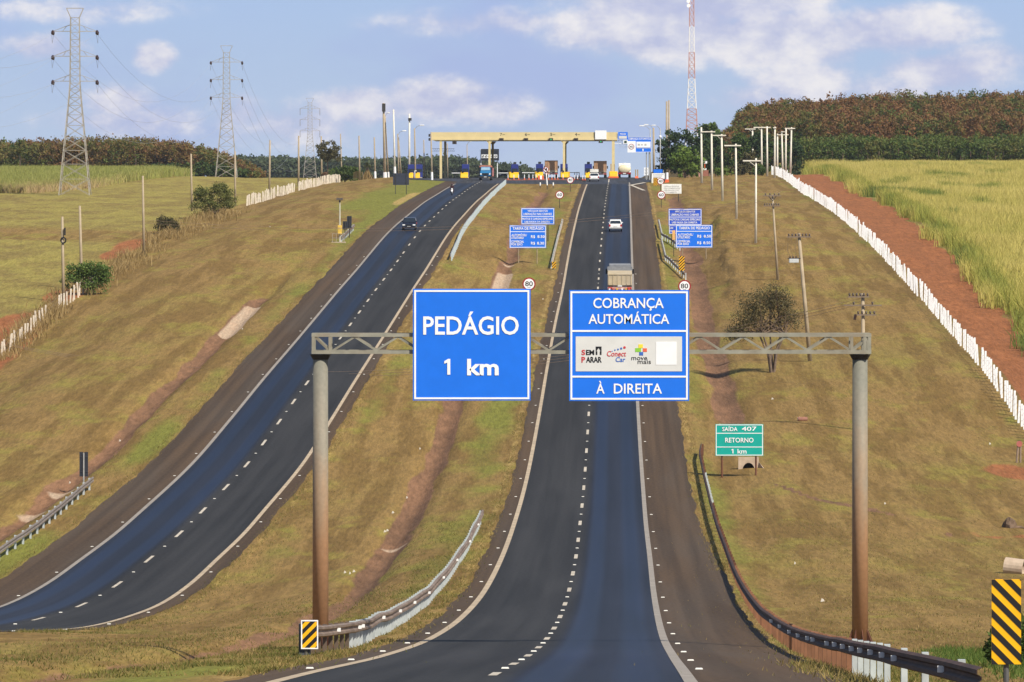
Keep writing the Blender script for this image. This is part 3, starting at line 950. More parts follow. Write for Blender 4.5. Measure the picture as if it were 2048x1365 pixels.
# ------------------------------------------------------------------ guardrails
def guardrail(name, label, pts, road_side, post_step, m_rail, m_post, rail_top=.74, cap=None, refl=None, group=None, posts=True, height=.31, post_mats=None, blade=(.055, .075)):
    """pts: ground points in order; road_side = +1 if the road lies to the right of the direction of travel"""
    base = Vector(pts[0])
    root = thing(name, label, 'guardrail', base, group=group)
    P = [Vector(p) for p in pts]
    d = [0.0]
    for a, b in zip(P[:-1], P[1:]): d.append(d[-1] + (b - a).length)
    tot = d[-1]

    def pos(s):
        s = min(max(s, 0), tot)
        k = min(int(np.searchsorted(d, s, 'right')) - 1, len(P) - 2)
        t = (s - d[k]) / (d[k + 1] - d[k])
        p = P[k].lerp(P[k + 1], t)
        e = (P[k + 1] - P[k]); e.z = 0; e.normalize()
        n = Vector((e.y, -e.x, 0)) * road_side
        return p, n, e

    prof = [(0, 0), (.075, .035), (.075, .095), (.012, .135), (.012, .175), (.075, .215), (.075, .275), (0, .31)]
    prof = [(a, b * height / .31 + rail_top - height) for a, b in prof]
    loop = prof + [(a - .012, b) for a, b in prof[::-1]]
    n = len(loop)
    k = max(2, int(tot / 1.6))
    mb = MB()
    vs = []
    for i in range(k + 1):
        p, nn, e = pos(tot * i / k)
        for a, b in loop: vs.append(p + nn * a + Vector((0, 0, b)) - base)
    fs = []
    for i in range(k):
        for j in range(n): fs.append((i * n + j, i * n + (j + 1) % n, (i + 1) * n + (j + 1) % n, (i + 1) * n + j))
    fs.append(tuple(range(n))[::-1]); fs.append(tuple(range(k * n, (k + 1) * n)))
    mb.add(vs, fs).build('rail', m_rail, root)
    if posts:
        cnt = int(tot / post_step)
        for i in range(cnt + 1):
            p, nn, e = pos(post_step * i + .3)
            o = p - base - nn * .085
            h = rail_top + .02
            a, b = nn * blade[0], e * blade[1]
            vs = []
            for z in (-.15, h):
                for sgn in ((-1, -1), (1, -1), (1, 1), (-1, 1)): vs.append(o + a * sgn[0] + b * sgn[1] + Vector((0, 0, z)))
            mm = m_post if post_mats is None else post_mats(i, cnt)
            if mm is None: continue
            MB().add(vs, [(3, 2, 1, 0), (4, 5, 6, 7), (0, 1, 5, 4), (1, 2, 6, 5), (2, 3, 7, 6), (3, 0, 4, 7)]).build('post', mm, root)
    if refl:
        for s in refl:
            p, nn, e = pos(s)
            o = p - base + nn * .085 + Vector((0, 0, rail_top - height * .5))
            m_ = MB()
            vs = [o - nn * .045 - Vector((0, 0, .05)), o + nn * .055 - Vector((0, 0, .05)), o + nn * .055 + Vector((0, 0, .05)), o - nn * .045 + Vector((0, 0, .05))]
            vs = vs + [v + e * .03 for v in vs]
            m_.add(vs, [(3, 2, 1, 0), (4, 5, 6, 7), (0, 1, 5, 4), (1, 2, 6, 5), (2, 3, 7, 6), (3, 0, 4, 7)]).build('reflector', SIGNWHITE, root)
    if cap:
        for s in cap:
            p, nn, e = pos(s)
            o = p - base + Vector((0, 0, rail_top - height / 2))
            MB().cyl(o - Vector((0, 0, height * .52)), o + Vector((0, 0, height * .52)), .085, n=10).build('end_cap', m_rail, root)
    return root


RAILRUST = mat('rusty_rail', (.090, .046, .030), .75, .1, var=.25, scale=1.2, dirt=(.050, .028, .022), dirt_amt=.7)
RAILGREY = mat('weathered_rail', (.27, .20, .15), .6, .3, var=.2, scale=1.2, dirt=(.15, .095, .065), dirt_amt=.7)
RAILPALE = mat('pale_rail', (.46, .47, .47), .5, .3, var=.12, scale=1.5, dirt=(.36, .33, .30), dirt_amt=.4)
POSTPALE = mat('pale_post', (.50, .54, .54), .6, .2, var=.12)
POSTWOOD = mat('rusty_post', (.23, .105, .055), .9, var=.2, scale=2)
ys = np.arange(73, 357, 1.5)
uR = np.interp(ys, [80, 95, 130, 350, 357], [7.35, 7.2, 7.15, 7.45, 7.7])
guardrail('guardrail', 'long rusty guardrail curving along the right shoulder past the gantry column', [atu('R', u, y) for u, y in zip(uR, ys)], -1, 2.8,
          RAILRUST, POSTWOOD, cap=(276.5,), refl=[8, 20, 24, 28.5, 33, 37, 41.5, 46, 50.5, 60, 64, 72, 80, 90, 100],
          post_mats=lambda i, n: None if i in (0, 1, 3, 4, 6, 8) else POSTPALE if (i < 15) else (POSTPALE if 82 < i < 93 else (RUST if i > 60 else POSTWOOD)))
ys = np.arange(137.5, 296, 1.5)
uM = np.interp(ys, [137, 152, 175, 221, 296], [-5.75, -5.38, -5.42, -5.48, -5.4])
guardrail('guardrail', 'weathered guardrail with pale posts beside the left gantry column and striped marker', [atu('R', u, y) for u, y in zip(uM, ys)], 1, 2.0,
          RAILGREY, POSTPALE, cap=(.1, 158), refl=[9, 18, 20, 34, 47, 60, 75, 92, 110, 130, 146],
          post_mats=lambda i, n: POSTPALE if i > 7 else mat('dark_post', (.12, .085, .06), .85))
ys = np.arange(246, 333, 1.6)
guardrail('guardrail', 'galvanised guardrail with dark shadow below along the left shoulder, ending under the dark paired boards', [atu('L', -8.2 + .25 * np.sin(y / 20), y) for y in ys], 1, 3.4,
          mat('dull_rail', (.30, .25, .21), .55, .4, var=.15, dirt=(.17, .13, .10), dirt_amt=.5), POSTPALE, cap=(86,))
ys = np.arange(574, 902, 3.0)
guardrail('guardrail', 'pale galvanised guardrail seen from behind on the median edge below the toll plaza', [atu('L', np.interp(y, [574, 640, 902], [5.6, 5.15, 4.9]), y) for y in ys], -1, 3.4,
          RAILPALE, mat('bluish_post', (.50, .58, .60), .6, .2, var=.08), cap=(.1,), blade=(.06, .09))
ys = np.arange(628, 690, 1.5)
guardrail('guardrail', 'short pale guardrail with flared end beside the far right shoulder, farther of two', [atu('R', np.interp(y, [628, 650, 690], [9.2, 7.25, 7.1]), y) for y in ys], -1, 3.0, RAILGREY, POSTPALE)
ys = np.arange(570, 637, 1.5)
guardrail('guardrail', 'short pale guardrail flared out to the striped marker on the right verge, nearer of two', [atu('R', np.interp(y, [570, 600, 637], [9.2, 7.3, 7.1]), y) for y in ys], -1, 3.0, RAILGREY, POSTPALE)
ys = np.arange(583, 686, 1.5)
guardrail('guardrail', 'pale low guardrail in the median with a small striped marker at its near end', [atu('R', -5.15, y) for y in ys], 1, 3.0, mat('bleached_rail', (.50, .42, .33), .6, .2, dirt=(.22, .16, .11), dirt_amt=.5), POSTPALE, cap=(.2,))
ys = np.arange(611, 640, 1.5)
guardrail('guardrail', 'very short guardrail on the left verge beside the yellow box', [atu('L', -8.0, y) for y in ys], 1, 3.0, RAILGREY, POSTPALE)


# ------------------------------------------------------------------ road signs
def posts(root, xs, ztop, r=.05, m=DARKSTEEL, y=.08):
    b = root.location
    for x in xs:
        zb = gz(b.x + x, b.y) - b.z
        MB().cyl((x, y, zb - .3), (x, y, ztop), r, n=8).build('post', m, root)


def speed_sign(num, px, row, rpx, base, label, y=None, small=True):
    p = at(*base) if base else atD(px, y)
    c = zrow(row, p.y) - p.z
    k = p.y / F
    r = rpx * k
    p.x = (px - CX) * k; p.z = gz(p.x, p.y)
    c = zrow(row, p.y) - p.z
    root = thing('speed_limit_sign', label, 'road sign', p)
    posts(root, [0], c + r * .3, .045)
    d = MB().disc_y(0, c, r, -.03, .01, 32).build('sign_disc', RED, root)
    MB().disc_y(0, c, r * .80, -.045, -.031, 32).build('sign_face', SIGNWHITE, d)
    t = MB(); h = r * .72
    text(t, num, -r * .58, r * .58, c - h * .42, h, y=-.055, offset=.014)
    if small: text(t, 'km/h', -r * .22, r * .22, c - h * .78, r * .13, y=-.055)
    t.build('lettering', BLACK, d)


speed_sign('80', 1058, 568.5, 13.2, None, 'round 80 sign peeping above the corner of the PEDÁGIO board', 510)
speed_sign('80', 1369, 573, 12.8, None, 'round 80 sign peeping above the corner of the COBRANÇA board', 510)
speed_sign('60', 1119.2, 390.1, 8.3, (1119.9, 416.6), 'round red rimmed 60 sign standing on the median grass')
speed_sign('60', 1322.6, 390.4, 8.3, (1322.6, 415.7), 'round 60 sign overlapping the lower corner of the white board')
speed_sign('40', 1140.6, 360.6, 6.9, (1141.6, 383.7), 'round red rimmed 40 sign nearest the cones on the median')
speed_sign('40', 1321.3, 363, 6.9, (1321.3, 387), 'round 40 sign between the striped marker and the white board')


def info_board(name, label, cat, rect, base_y, face, fw_px, lines, texts, posts_px, post_r=.06, post_m=DARKSTEEL, ink=SIGNWHITE, frame=SIGNWHITE, off=.015, one=None):
    (a, b, t0, t1) = rect
    k = base_y / F
    x = ((a + b) / 2 - CX) * k
    p = Vector((x, base_y, gz(x, base_y)))
    root = thing(name, label, cat, p)
    w, h = (b - a) * k, (t1 - t0) * k
    zl = lambda r: zrow(r, base_y) - p.z
    X = lambda px: (px - (a + b) / 2) * k
    posts(root, [X(q) for q in posts_px], zl(t0) - .1, post_r, post_m)
    pn = panel(root, w, h, zl(t1), face, frame, fw_px * k, [zl(q) for q in lines])
    if texts:
        t = MB()
        for (s, c, d, r, cap) in texts: text(t, s, X(c), X(d), zl(r), cap * k, y=-.03, offset=off)
        if one:
            a1, b1, r1, c1 = one
            t.poly_y([(X(b1), zl(r1)), (X(b1), zl(r1) + c1 * k), (X(b1) - 1.2 * k, zl(r1) + c1 * k), (X(a1), zl(r1) + (c1 - 1.5) * k), (X(a1), zl(r1) + (c1 - 3) * k), (X(b1) - 1.9 * k, zl(r1) + (c1 - 2.2) * k), (X(b1) - 1.9 * k, zl(r1))], -.034, -.03)
        t.build('lettering', ink, pn)
    return root, pn


def fare(a0, r0, y, label, px_posts, prices):
    X = lambda q: a0 + q / 12.41 - 8.9
    R = lambda q: r0 + (q - 635) / 12.41
    tx = [('TARIFA DE PEDÁGIO', X(190), X(955), R(745), 5.2), ('AUTOMÓVEL/', X(160), X(545), R(905), 4.4), ('UTILITÁRIO', X(155), X(465), R(972), 4.4),
          ('COMERCIAL', X(155), X(470), R(1067), 4.4), ('POR EIXO', X(155), X(435), R(1135), 4.4),
          ('R$', X(645), X(745), R(948), 5.4), (prices[0], X(805), X(985), R(948), 5.2), ('R$', X(645), X(745), R(1112), 5.4), (prices[1], X(795), X(970), R(1112), 5.2)]
    info_board('toll_fare_sign', label, 'road sign', (a0, a0 + 73.3, r0, r0 + 45.5), y, SIGNBLUE, 1.2, [R(795)], tx, px_posts, .06, WOODPOLE)


fare(1018.9, 451.0, at(1037, 526.6).y, 'blue TARIFA DE PEDÁGIO fare board in the median, partly over the dirt drain', (1037, 1074), ('8.50', '8.30'))
fare(1351.5, 450.2, 602.0, 'blue TARIFA DE PEDÁGIO fare board on the right verge', (1365, 1412), ('8.50', '8.50'))


def notice(a0, r0, y, label, face, px_posts):
    X = lambda q: a0 + (q - 400) / 12.41
    R = lambda q: r0 + (q - 205) / 12.41
    tx = [('VEÍCULOS ISENTOS', X(560), X(1060), R(298), 3.6), ('LIBERAÇÃO NAS CABINES', X(460), X(1160), R(376), 3.9),
          ('MOTOS E CARGAS ESPECIAIS', X(425), X(1180), R(496), 3.9), ('USE FAIXA DA DIREITA', X(485), X(1115), R(570), 3.7)]
    return info_board('lane_notice_sign', label, 'road sign', (a0, a0 + 66.5, r0, r0 + 33), y, face, 1.15, [R(412)], tx, px_posts, .06)


notice(1042.2, 416.5, 640, 'blue lane notice board in the median just behind its fare board', SIGNBLUE, (1055, 1096))
SB2 = mat('sign_blue_deep', (.018, .085, .58), .5, var=.08, scale=6)  # deeper blue than the other boards
notice(1337, 417.9, 640, 'deeper blue lane notice board on the right verge behind its fare board', SB2, (1345, 1393))
info_board('small_blue_sign', 'small blue plate low behind the left edge of the right fare board', 'road sign', (1338, 1356, 451, 468), 636, SB2, .8, [], [('USE', 1339.7, 1346.5, 458, 3), ('FAIXA', 1339.7, 1350.5, 464, 3)], (1344,), .05)
info_board('yellow_plate', 'narrow orange plate on a post at the left edge of the right fare board', 'marker', (1344.6, 1350.6, 461, 480), 612, mat('orange_plate', (.75, .42, .14), .6), .5, [], [], (1347.5,), .04, frame=None)
info_board('exit_sign', 'green SAÍDA 407 RETORNO 1 km board beside the right guardrail', 'road sign', (1430.8, 1526.6, 848.6, 912.4), 338, SIGNGREEN, 1.4, [867, 894.5],
           [('SAÍDA', 1444.5, 1475, 862.5, 8), ('407', 1483.5, 1513, 862, 8.2), ('RETORNO', 1450.5, 1507, 885.2, 9.2), ('km', 1475, 1493, 907.5, 9.0)], (1444, 1512), .06, RUST, off=.012, one=(1462.5, 1466.8, 907.5, 9.2))
info_board('white_notice_board', 'white board with faint grey lettering beside the right 60 and 40 signs', 'notice board', (1323.6, 1363, 368.4, 387.7), at(1357, 403.5).y, mat('white_board', (.80, .80, .76), .6), .5, [],
           [('OBRIGADO POR VIAJAR', 1328, 1359, 374.2, 2.2), ('RODOVIA MONITORADA', 1327.5, 1360, 378.2, 2.2), ('PARE PARA EFETUAR', 1328, 1358, 382.2, 2.2), ('PAGAMENTO', 1331, 1354, 386, 2.0)], (1330, 1357), .06, DARKSTEEL, ink=mat('grey_ink', (.42, .42, .40), .6), frame=None)


def hazard(label, rect, y, lean, px_post, back=True, border=None, n=6, base=None):
    (a, b, t0, t1) = rect
    k = y / F
    x = ((a + b) / 2 - CX) * k
    p = Vector((x, y, gz(x, y)))
    root = thing('hazard_marker', label, 'marker', p)
    w, h = (b - a) * k, (t1 - t0) * k
    z0 = zrow(t1, y) - p.z
    posts(root, [(px_post - (a + b) / 2) * k], z0 + h * .8, .055 if y < 200 else .05, mat('marker_post', (.10, .10, .10), .6))
    pn = MB().box(-w / 2, w / 2, -.02, .03, z0, z0 + h).build('sign_panel', YELLOW, root)
    s = MB()
    st = h / n                     # stripe pitch measured upward
    for i in range(-2, int(n) + 4):
        zc = z0 + st * i
        pts = []
        lo, hi = zc, zc + st * .5
        sl_ = w * 1.0 * lean
        quad = [(-w / 2, lo + sl_ / 2), (w / 2, lo - sl_ / 2), (w / 2, hi - sl_ / 2), (-w / 2, hi + sl_ / 2)]
        # clip to the plate
        def clip(poly, zlim, keep_above):
            o = []
            for (p0, p1) in zip(poly, poly[1:] + poly[:1]):
                i0 = (p0[1] >= zlim) == keep_above or p0[1] == zlim
                i1 = (p1[1] >= zlim) == keep_above or p1[1] == zlim
                if i0: o.append(p0)
                if i0 != i1:
                    t = (zlim - p0[1]) / (p1[1] - p0[1]); o.append((p0[0] + (p1[0] - p0[0]) * t, zlim))
            return o
        c = clip(quad, z0, True)
        if len(c) > 2: c = clip(c, z0 + h, False)
        if len(c) > 2: s.poly_y(c, -.026, -.021)
    s.build('stripes', BLACK, pn)
    if border:
        f = MB(); e = border
        f.box(-w / 2 - e, w / 2 + e, -.03, .02, z0 - e, z0).box(-w / 2 - e, w / 2 + e, -.03, .02, z0 + h, z0 + h + e)
        f.box(-w / 2 - e, -w / 2, -.03, .02, z0, z0 + h).box(w / 2, w / 2 + e, -.03, .02, z0, z0 + h)
        f.build('border', SIGNWHITE, pn)
    return root


hazard('tall yellow and black striped marker nearest the camera at the right', (1983, 2042, 1159, 1329), 103, 1.0, 2013, n=5.2)
hm = hazard('white bordered yellow and black marker at the near end of the median guardrail', (604.5, 634, 1243, 1296), 136.8, -1.0, 612, border=.03, n=2.6)
MB().box(-.28, .02, .05, .30, -.1, .78).build('end_block', mat('end_block', (.03, .04, .055), .6, dirt=(.5, .5, .5), dirt_amt=.25), hm)
hazard('small striped marker at the near end of the low median guardrail', (1104, 1112, 524, 537), 581, -1.0, 1106, n=2.4)
hazard('striped marker standing below the right fare board', (1358, 1369, 512.7, 542), 572, -1.0, 1364, n=5)
hazard('striped marker at the foot of the white boards near the toll lanes', (1306.5, 1315, 356, 374.5), 905, 1.0, 1310, n=6)


def back_sign(label, rects, y, posts_px, m=SIGNBACK, name='sign_seen_from_behind'):
    a = min(r[0] for r in rects); b = max(r[1] for r in rects)
    k = y / F
    c = (a + b) / 2
    x = (c - CX) * k
    p = Vector((x, y, gz(x, y)))
    root = thing(name, label, 'road sign', p)
    posts(root, [(q - c) * k for q in posts_px], zrow(min(r[2] for r in rects), y) - p.z - .05, .05, m=STEEL if y < 400 else DARKSTEEL, y=-.06)
    for (x0, x1, r0, r1) in rects:
        b_ = MB().box((x0 - c) * k, (x1 - c) * k, 0, .04, zrow(r1, y) - p.z, zrow(r0, y) - p.z).build('sign_panel', m, root)
        f = MB()
        for t in (.2, .8):
            zz = zrow(r1 + (r0 - r1) * t, y) - p.z
            f.box((x0 - c) * k, (x1 - c) * k, -.03, -.001, zz - .03, zz + .03)
        f.build('stiffener', mat('sign_rail', (.05, .055, .065), .5, .4), b_)


back_sign('pair of narrow dark sign backs on one post above the left guardrail end', [(159, 166.5, 904.5, 953.5), (168.5, 176, 904.5, 953.5)], at(167, 972).y, (167.4,))
back_sign('small square dark sign back beside the yellow box', [(685.5, 695, 443, 459.5)], at(690, 478).y, (690,))
back_sign('upright narrow dark sign back just behind the square one', [(694, 703.3, 432.7, 457)], at(699, 475.5).y, (699,))
back_sign('wide dark billboard back on two posts at the top of the left verge', [(786, 818, 347, 370.5)], at(800, 388.7).y, (791, 812.8), mat('billboard_back', (.030, .036, .060), .6, var=.12), 'billboard')


# ---- traffic camera mast with yellow box
def camera_mast():
    p = at(679.6, 485); k = p.y / F
    root = thing('traffic_camera', 'pale camera mast with a yellow cabinet inside a low rail on the left verge', 'camera mast', p)
    Z = lambda r: zrow(r, p.y) - p.z
    X = lambda q: (q - 679.6) * k
    MB().cyl((0, 0, -.2), (0, 0, Z(402)), .10, .07, 10).build('mast', mat('mast_paint', (.55, .52, .42), .6), root)
    MB().box(X(673), X(685.5), -.25, .35, Z(400.5), Z(396.2)).build('camera_head', mat('camera_head', (.10, .085, .075), .5), root)
    MB().cyl((0, -.2, Z(404)), (0, .1, Z(402)), .10, n=8).build('lens', BLACK, root)
    b = MB().box(X(675.7), X(683.8), -.45, -.1, Z(468.6), Z(451)).build('cabinet', mat('cabinet_yellow', (.70, .46, .07), .5), root, bevel=.02)
    MB().box(X(677), X(682.5), -.47, -.452, Z(459), Z(455)).build('label_plate', mat('label_tan', (.55, .38, .15), .5), b)
    r = MB()
    for q in (665.5, 673, 686, 689):
        r.cyl((X(q), -.9, -.2), (X(q), -.9, 1.0), .03, n=6)
    r.bar((X(665), -.9, 1.0), (X(689), -.9, 1.0), .04); r.bar((X(665), -.9, .5), (X(689), -.9, .5), .04)
    r.build('low_rail', mat('grey_rail', (.33, .28, .22), .7), root)
    MB().box(X(663), X(692), -1.2, .8, -.25, .05).build('pad', mat('pad_concrete', (.42, .33, .24), .9), root)


camera_mast()

# ------------------------------------------------------------------ utility poles
def pole(label, top, base, r_px, m, group=None, foot=0.0, y=None, name='utility_pole', lamp=0, extra=None, arms=()):
    """top/base: photo points; lamp +1/-1 adds a lamp arm to the right/left"""
    p = atD(base[0], y) if y else at(*base, fallback=992)
    k = p.y / F
    zt = zrow(top[1], p.y) - p.z
    lean = (top[0] - base[0]) * k
    root = thing(name, label, 'pole', p, group=group)
    r = r_px * k
    MB().cyl((0, 0, -.4), (lean, 0, zt), r, r * .68, 10).build('shaft', m, root, smooth=True)
    if foot:
        MB().cyl((0, 0, -.1), (lean * foot / zt, 0, foot), r * 1.35, r * 1.25, 10).build('painted_foot', WHITEWASH, root)
    if lamp:
        s = 1 if lamp > 0 else -1
        L_ = abs(lamp)
        a = MB().tube([(lean, 0, zt - .3), (lean + s * L_ * .4, -.1, zt + .35), (lean + s * L_, -.2, zt + .55)], .045).build('lamp_arm', STEEL, root)
        MB().box(*sorted((lean + s * L_ * .8, lean + s * L_ * 1.5)), -.4, -.02, zt + .46, zt + .66).build('lamp_head', mat('lamp_head', (.78, .78, .76), .4), a, bevel=.05)
    for (row, h0, h1, thick, brace) in arms:
        z = zrow(row, p.y) - p.z
        x0, x1 = (h0 - base[0]) * k, (h1 - base[0]) * k
        am = MB().box(x0, x1, -.11 - r, -r + .01, z - thick * k, z + thick * k)
        if brace: am.bar((x0 * .55, -.06 - r, z), (lean, -.06 - r, z + x0 * .45), .06)
        am.build('crossarm', m, root)
    if extra: extra(root, k, p, lean, zt)
    return root


GP = 'concrete poles along the left field fence'
pole('weathered pole with a tyre-like ring and box, leftmost in the field fence line', (124.6, 434), (127, 604), 3.4, CONCRETE,
     extra=lambda o, k, p, l, zt: (MB().tube([((math.cos(t) * 5) * k, -.2, zrow(481, p.y) - p.z + math.sin(t) * 5.4 * k) for t in np.linspace(0, 2 * math.pi, 17)], .07).build('cable_coil', BLACK, o),
                                 MB().box(1.5 * k, 4.5 * k, -.3, -.05, zrow(471, p.y) - p.z, zrow(456, p.y) - p.z).build('meter_box', BLACK, o)))
pole('taller weathered pole right beside the pole with the ring, above the fence end', (159.5, 412), (164, 580), 3.3, CONCRETE)
pole('slim pole standing by the red soil scar on the left slope', (285.5, 352), (288, 510), 2.8, CONCRETE)
pole('slim pole just left of the bushy shrub on the fence line', (382, 308), (384, 423), 2.4, CONCRETE)
pole('slim pole in front of the second lattice pylon', (470, 303), (470.5, 413), 2.2, CONCRETE)
pole('concrete pole rising behind the upper white picket fence, farther left', (540, 281), (538.5, 386), 2.2, CONCRETE)
pole('concrete pole behind the middle of the upper white picket fence', (597.5, 272), (597, 372), 2.2, CONCRETE)
pole('concrete pole in front of the small round tree', (642.5, 273), (643.5, 360), 2.0, CONCRETE)
pole('thin pole just right of the small round tree', (681, 268), (684, 324), 1.5, CONCRETE, y=1120)
pole('pole left of the dry palm with wires to its twin', (718, 272), (719.5, 350), 1.9, CONCRETE, y=1010)
pole('white footed pole right of the dry palm', (748.5, 275), (750.5, 359), 1.8, CONCRETE, foot=1.3, y=1000)
pole('thickest tall concrete pole left of the toll plaza with white foot', (767, 206.6), (770, 358), 3.0, CONCRETE, foot=1.0, y=1000,
     extra=lambda o, k, p, l, zt: MB().box(-.55, .1, -.5, -.2, zt - 1.6, zt - .1).build('equipment', DARKSTEEL, o))
pole('leaning stay pole with a lamp against the thickest pole', (770, 232), (777, 358), 1.7, CONCRETE, foot=1.0, y=1002, lamp=.6, name='lamp_post')
pole('white pole rising behind the dark billboard', (787, 219.5), (790, 356), 2.0, WHITEPOLE, y=1000, foot=2.0)
pole('slim lamp post between the two white poles', (795.5, 268), (797.5, 352), 1.7, CONCRETE, y=1020, lamp=1.1, name='lamp_post')
pole('leaning slim pole touching the slim lamp post', (797, 275), (803, 352), 1.3, CONCRETE, y=1021)
pole('tall white pole over the left blue booth', (819, 228), (818.5, 348), 2.3, WHITEPOLE, y=1000,
     extra=lambda o, k, p, l, zt: MB().box(-.2, .45, -.4, -.1, zt - 1.3, zt - .8).build('equipment', DARKSTEEL, o))
pole('white footed lamp post with its head to the right beside the left booth', (829, 257), (831, 362), 1.9, CONCRETE, foot=1.4, y=985, lamp=1.2, name='lamp_post')
pole('slim grey pole left of the toll canopy end', (847.5, 280), (849, 357), 1.4, CONCRETE, y=995)
pole('white footed pole in front of the canopy left end', (862, 264.6), (864, 364), 1.8, CONCRETE, foot=1.5, y=960)
pole('thin pole seen under the canopy left of the first booth', (894.5, 287), (895.5, 357), 1.3, CONCRETE, y=1040)
pole('thin lamp post seen under the canopy above the first booth', (934, 289), (935, 357), 1.1, CONCRETE, y=1060, lamp=.6, name='lamp_post')
pole('thin grey lamp post right of the canopy sign, shortest of three', (1300.6, 258), (1300.6, 358), 1.4, STEEL, y=1010, lamp=-1.4, name='lamp_post')
pole('thick concrete lamp post beside the canopy sign, middle of three', (1307, 256), (1308, 360), 2.6, CONCRETE, y=1000, lamp=-1.2, name='lamp_post')
pole('grey lamp post with camera ball right of the canopy sign', (1320.5, 257), (1320.5, 358), 1.3, STEEL, y=1015, lamp=-1.1, name='lamp_post',
     extra=lambda o, k, p, l, zt: MB().sphere((0, -.15, zt - 1.6), .25, .25, .3).build('camera_ball', SIGNWHITE, o))
pole('very tall concrete pole left of the mast tower, left of a pair', (1333.5, 203), (1333.5, 350), 2.6, CONCRETE, y=1090)
pole('very tall concrete pole left of the mast tower, right of a pair', (1337.8, 201), (1338, 350), 2.3, CONCRETE, y=1100)

WP = 'whitewashed poles on the right slope'
for (t, b, arm, lab, yy) in (
        ((1402.5, 255), (1403.5, 366.6), (264, 1402.5, 1420, 1.0, 0), 'white pole with short arm in front of the green trees, first from the left', None),
        ((1423, 262), (1424, 380), (264, 1402, 1430.5, 1.0, 0), 'white pole second from the left, its foot halfway up the slope', None),
        ((1443.2, 268.7), (1445, 402), (271.3, 1424, 1452, 1.1, 1), 'white braced T pole third from the left', None),
        ((1471.5, 288), (1473, 438), (291.6, 1448.5, 1482, 1.2, 0), 'white T pole fourth from the left with level crossarm', None),
        ((1512, 317), (1511.5, 487), (322, 1485.5, 1522, 1.3, 1), 'nearest white T pole with the lowest braced crossarm', None),
        ((1505, 257.6), (1505.5, 330), (258.5, 1490, 1511, 1.0, 1), 'white T pole half hidden by the shrubs above the nearest T pole', 1120),
        ((1523, 254), (1523.5, 354), (255.3, 1507, 1541, 1.0, 1), 'white T pole at the far end of the white fence with wide crossarm', 1000),
        ((1534, 253), (1534.5, 358.5), None, 'plain white pole just right of the fence end T pole', 980),
        ((1549.8, 254), (1549, 362), (256, 1546, 1552.5, .9, 0), 'white pole with insulators standing at the fence, tallest of the right cluster', 960),
        ((1555, 268), (1554.5, 348.5), (270, 1554, 1577, .8, 0), 'shorter white pole behind the fence, joined by a low crossarm', 1020),
        ((1563.5, 263), (1565.5, 347.5), (264, 1563, 1569.5, .8, 0), 'slightly leaning white pole in the right cluster by the dirt road', 1030),
        ((1572, 258), (1571, 349.5), None, 'slim white pole second from the right by the dirt road', 1010),
        ((1583, 255), (1580.5, 351), (257.3, 1569.5, 1590, 1.0, 1), 'rightmost white T pole beside the start of the dirt road', 1000)):
    pole(lab, t, b, 2.6 if yy is None else 2.2, WHITEPOLE, group=WP, y=yy, arms=[arm] if arm else ())


def crossarms(rows):
    def f(o, k, p, l, zt):
        for (row, a, b, n, up, cx) in rows:
            z = zrow(row, p.y) - p.z
            xc = (cx - 0) * k
            am = MB().box((a - cx0[0]) * k, (b - cx0[0]) * k, -.30, -.19, z - .05, z + .05).build('crossarm', mat('arm_wood', (.20, .15, .11), .8), o)
            for i in range(n):
                x = (a - cx0[0]) * k + (b - a) * k * (i + .5) / n
                s = 1 if up else -1
                MB().cyl((x, -.25, z + s * .05), (x, -.25, z + s * .16), .06, .05, 8).cyl((x, -.25, z + s * .16), (x, -.25, z + s * .26), .09, .045, 8).build('insulator', INSUL, am)
    return f


cx0 = [1556]
pole('old wooden pole with a V of crossarms behind the lone tree', (1545, 390), (1556, 600), 2.7, CONCRETE, y=545,
     extra=lambda o, k, p, l, zt: (crossarms([(392, 1526, 1562, 4, 1, 0), (412, 1527, 1559, 7, 1, 0)])(o, k, p, l, zt),
                                   MB().bar((-20 * k, -.2, zrow(391, p.y) - p.z), (-11 * k, -.2, zrow(402, p.y) - p.z), .06).bar((-2 * k, -.2, zrow(391, p.y) - p.z), (-11 * k, -.2, zrow(402, p.y) - p.z), .06).build('brace', DARKSTEEL, o)))
cx0 = [1621]


def transformer(o, k, p, l, zt):
    crossarms([(474, 1574, 1622, 7, 1, 0)])(o, k, p, l, zt)
    z = zrow(526, p.y) - p.z
    b = MB().box(-43 * k, -24 * k, -.35, .2, z, z + 8 * k).build('transformer', mat('transformer_grey', (.52, .54, .54), .5), o, bevel=.03)
    q = MB()
    for i in range(3): q.cyl(((-41 + 6 * i) * k, -.1, z + 8 * k), ((-41 + 6 * i) * k, -.1, z + 13 * k), .07, .05, 8)
    q.build('bushing', INSUL, b)
    MB().bar((-46 * k, -.1, z + 9 * k), (-20 * k, -.1, z + 9 * k), .07).build('support', DARKSTEEL, o)
    w = MB()
    for (x0, x1) in ((-45, -41), (-38, -35), (-27, -29)): w.tube([(x0 * k, -.3, zrow(474, p.y) - p.z), ((x0 + x1) / 2 * k - .15, -.3, zrow(500, p.y) - p.z), (x1 * k, -.2, z + 12 * k)], .012, 4)
    w.build('lead_wire', WIRE, o)


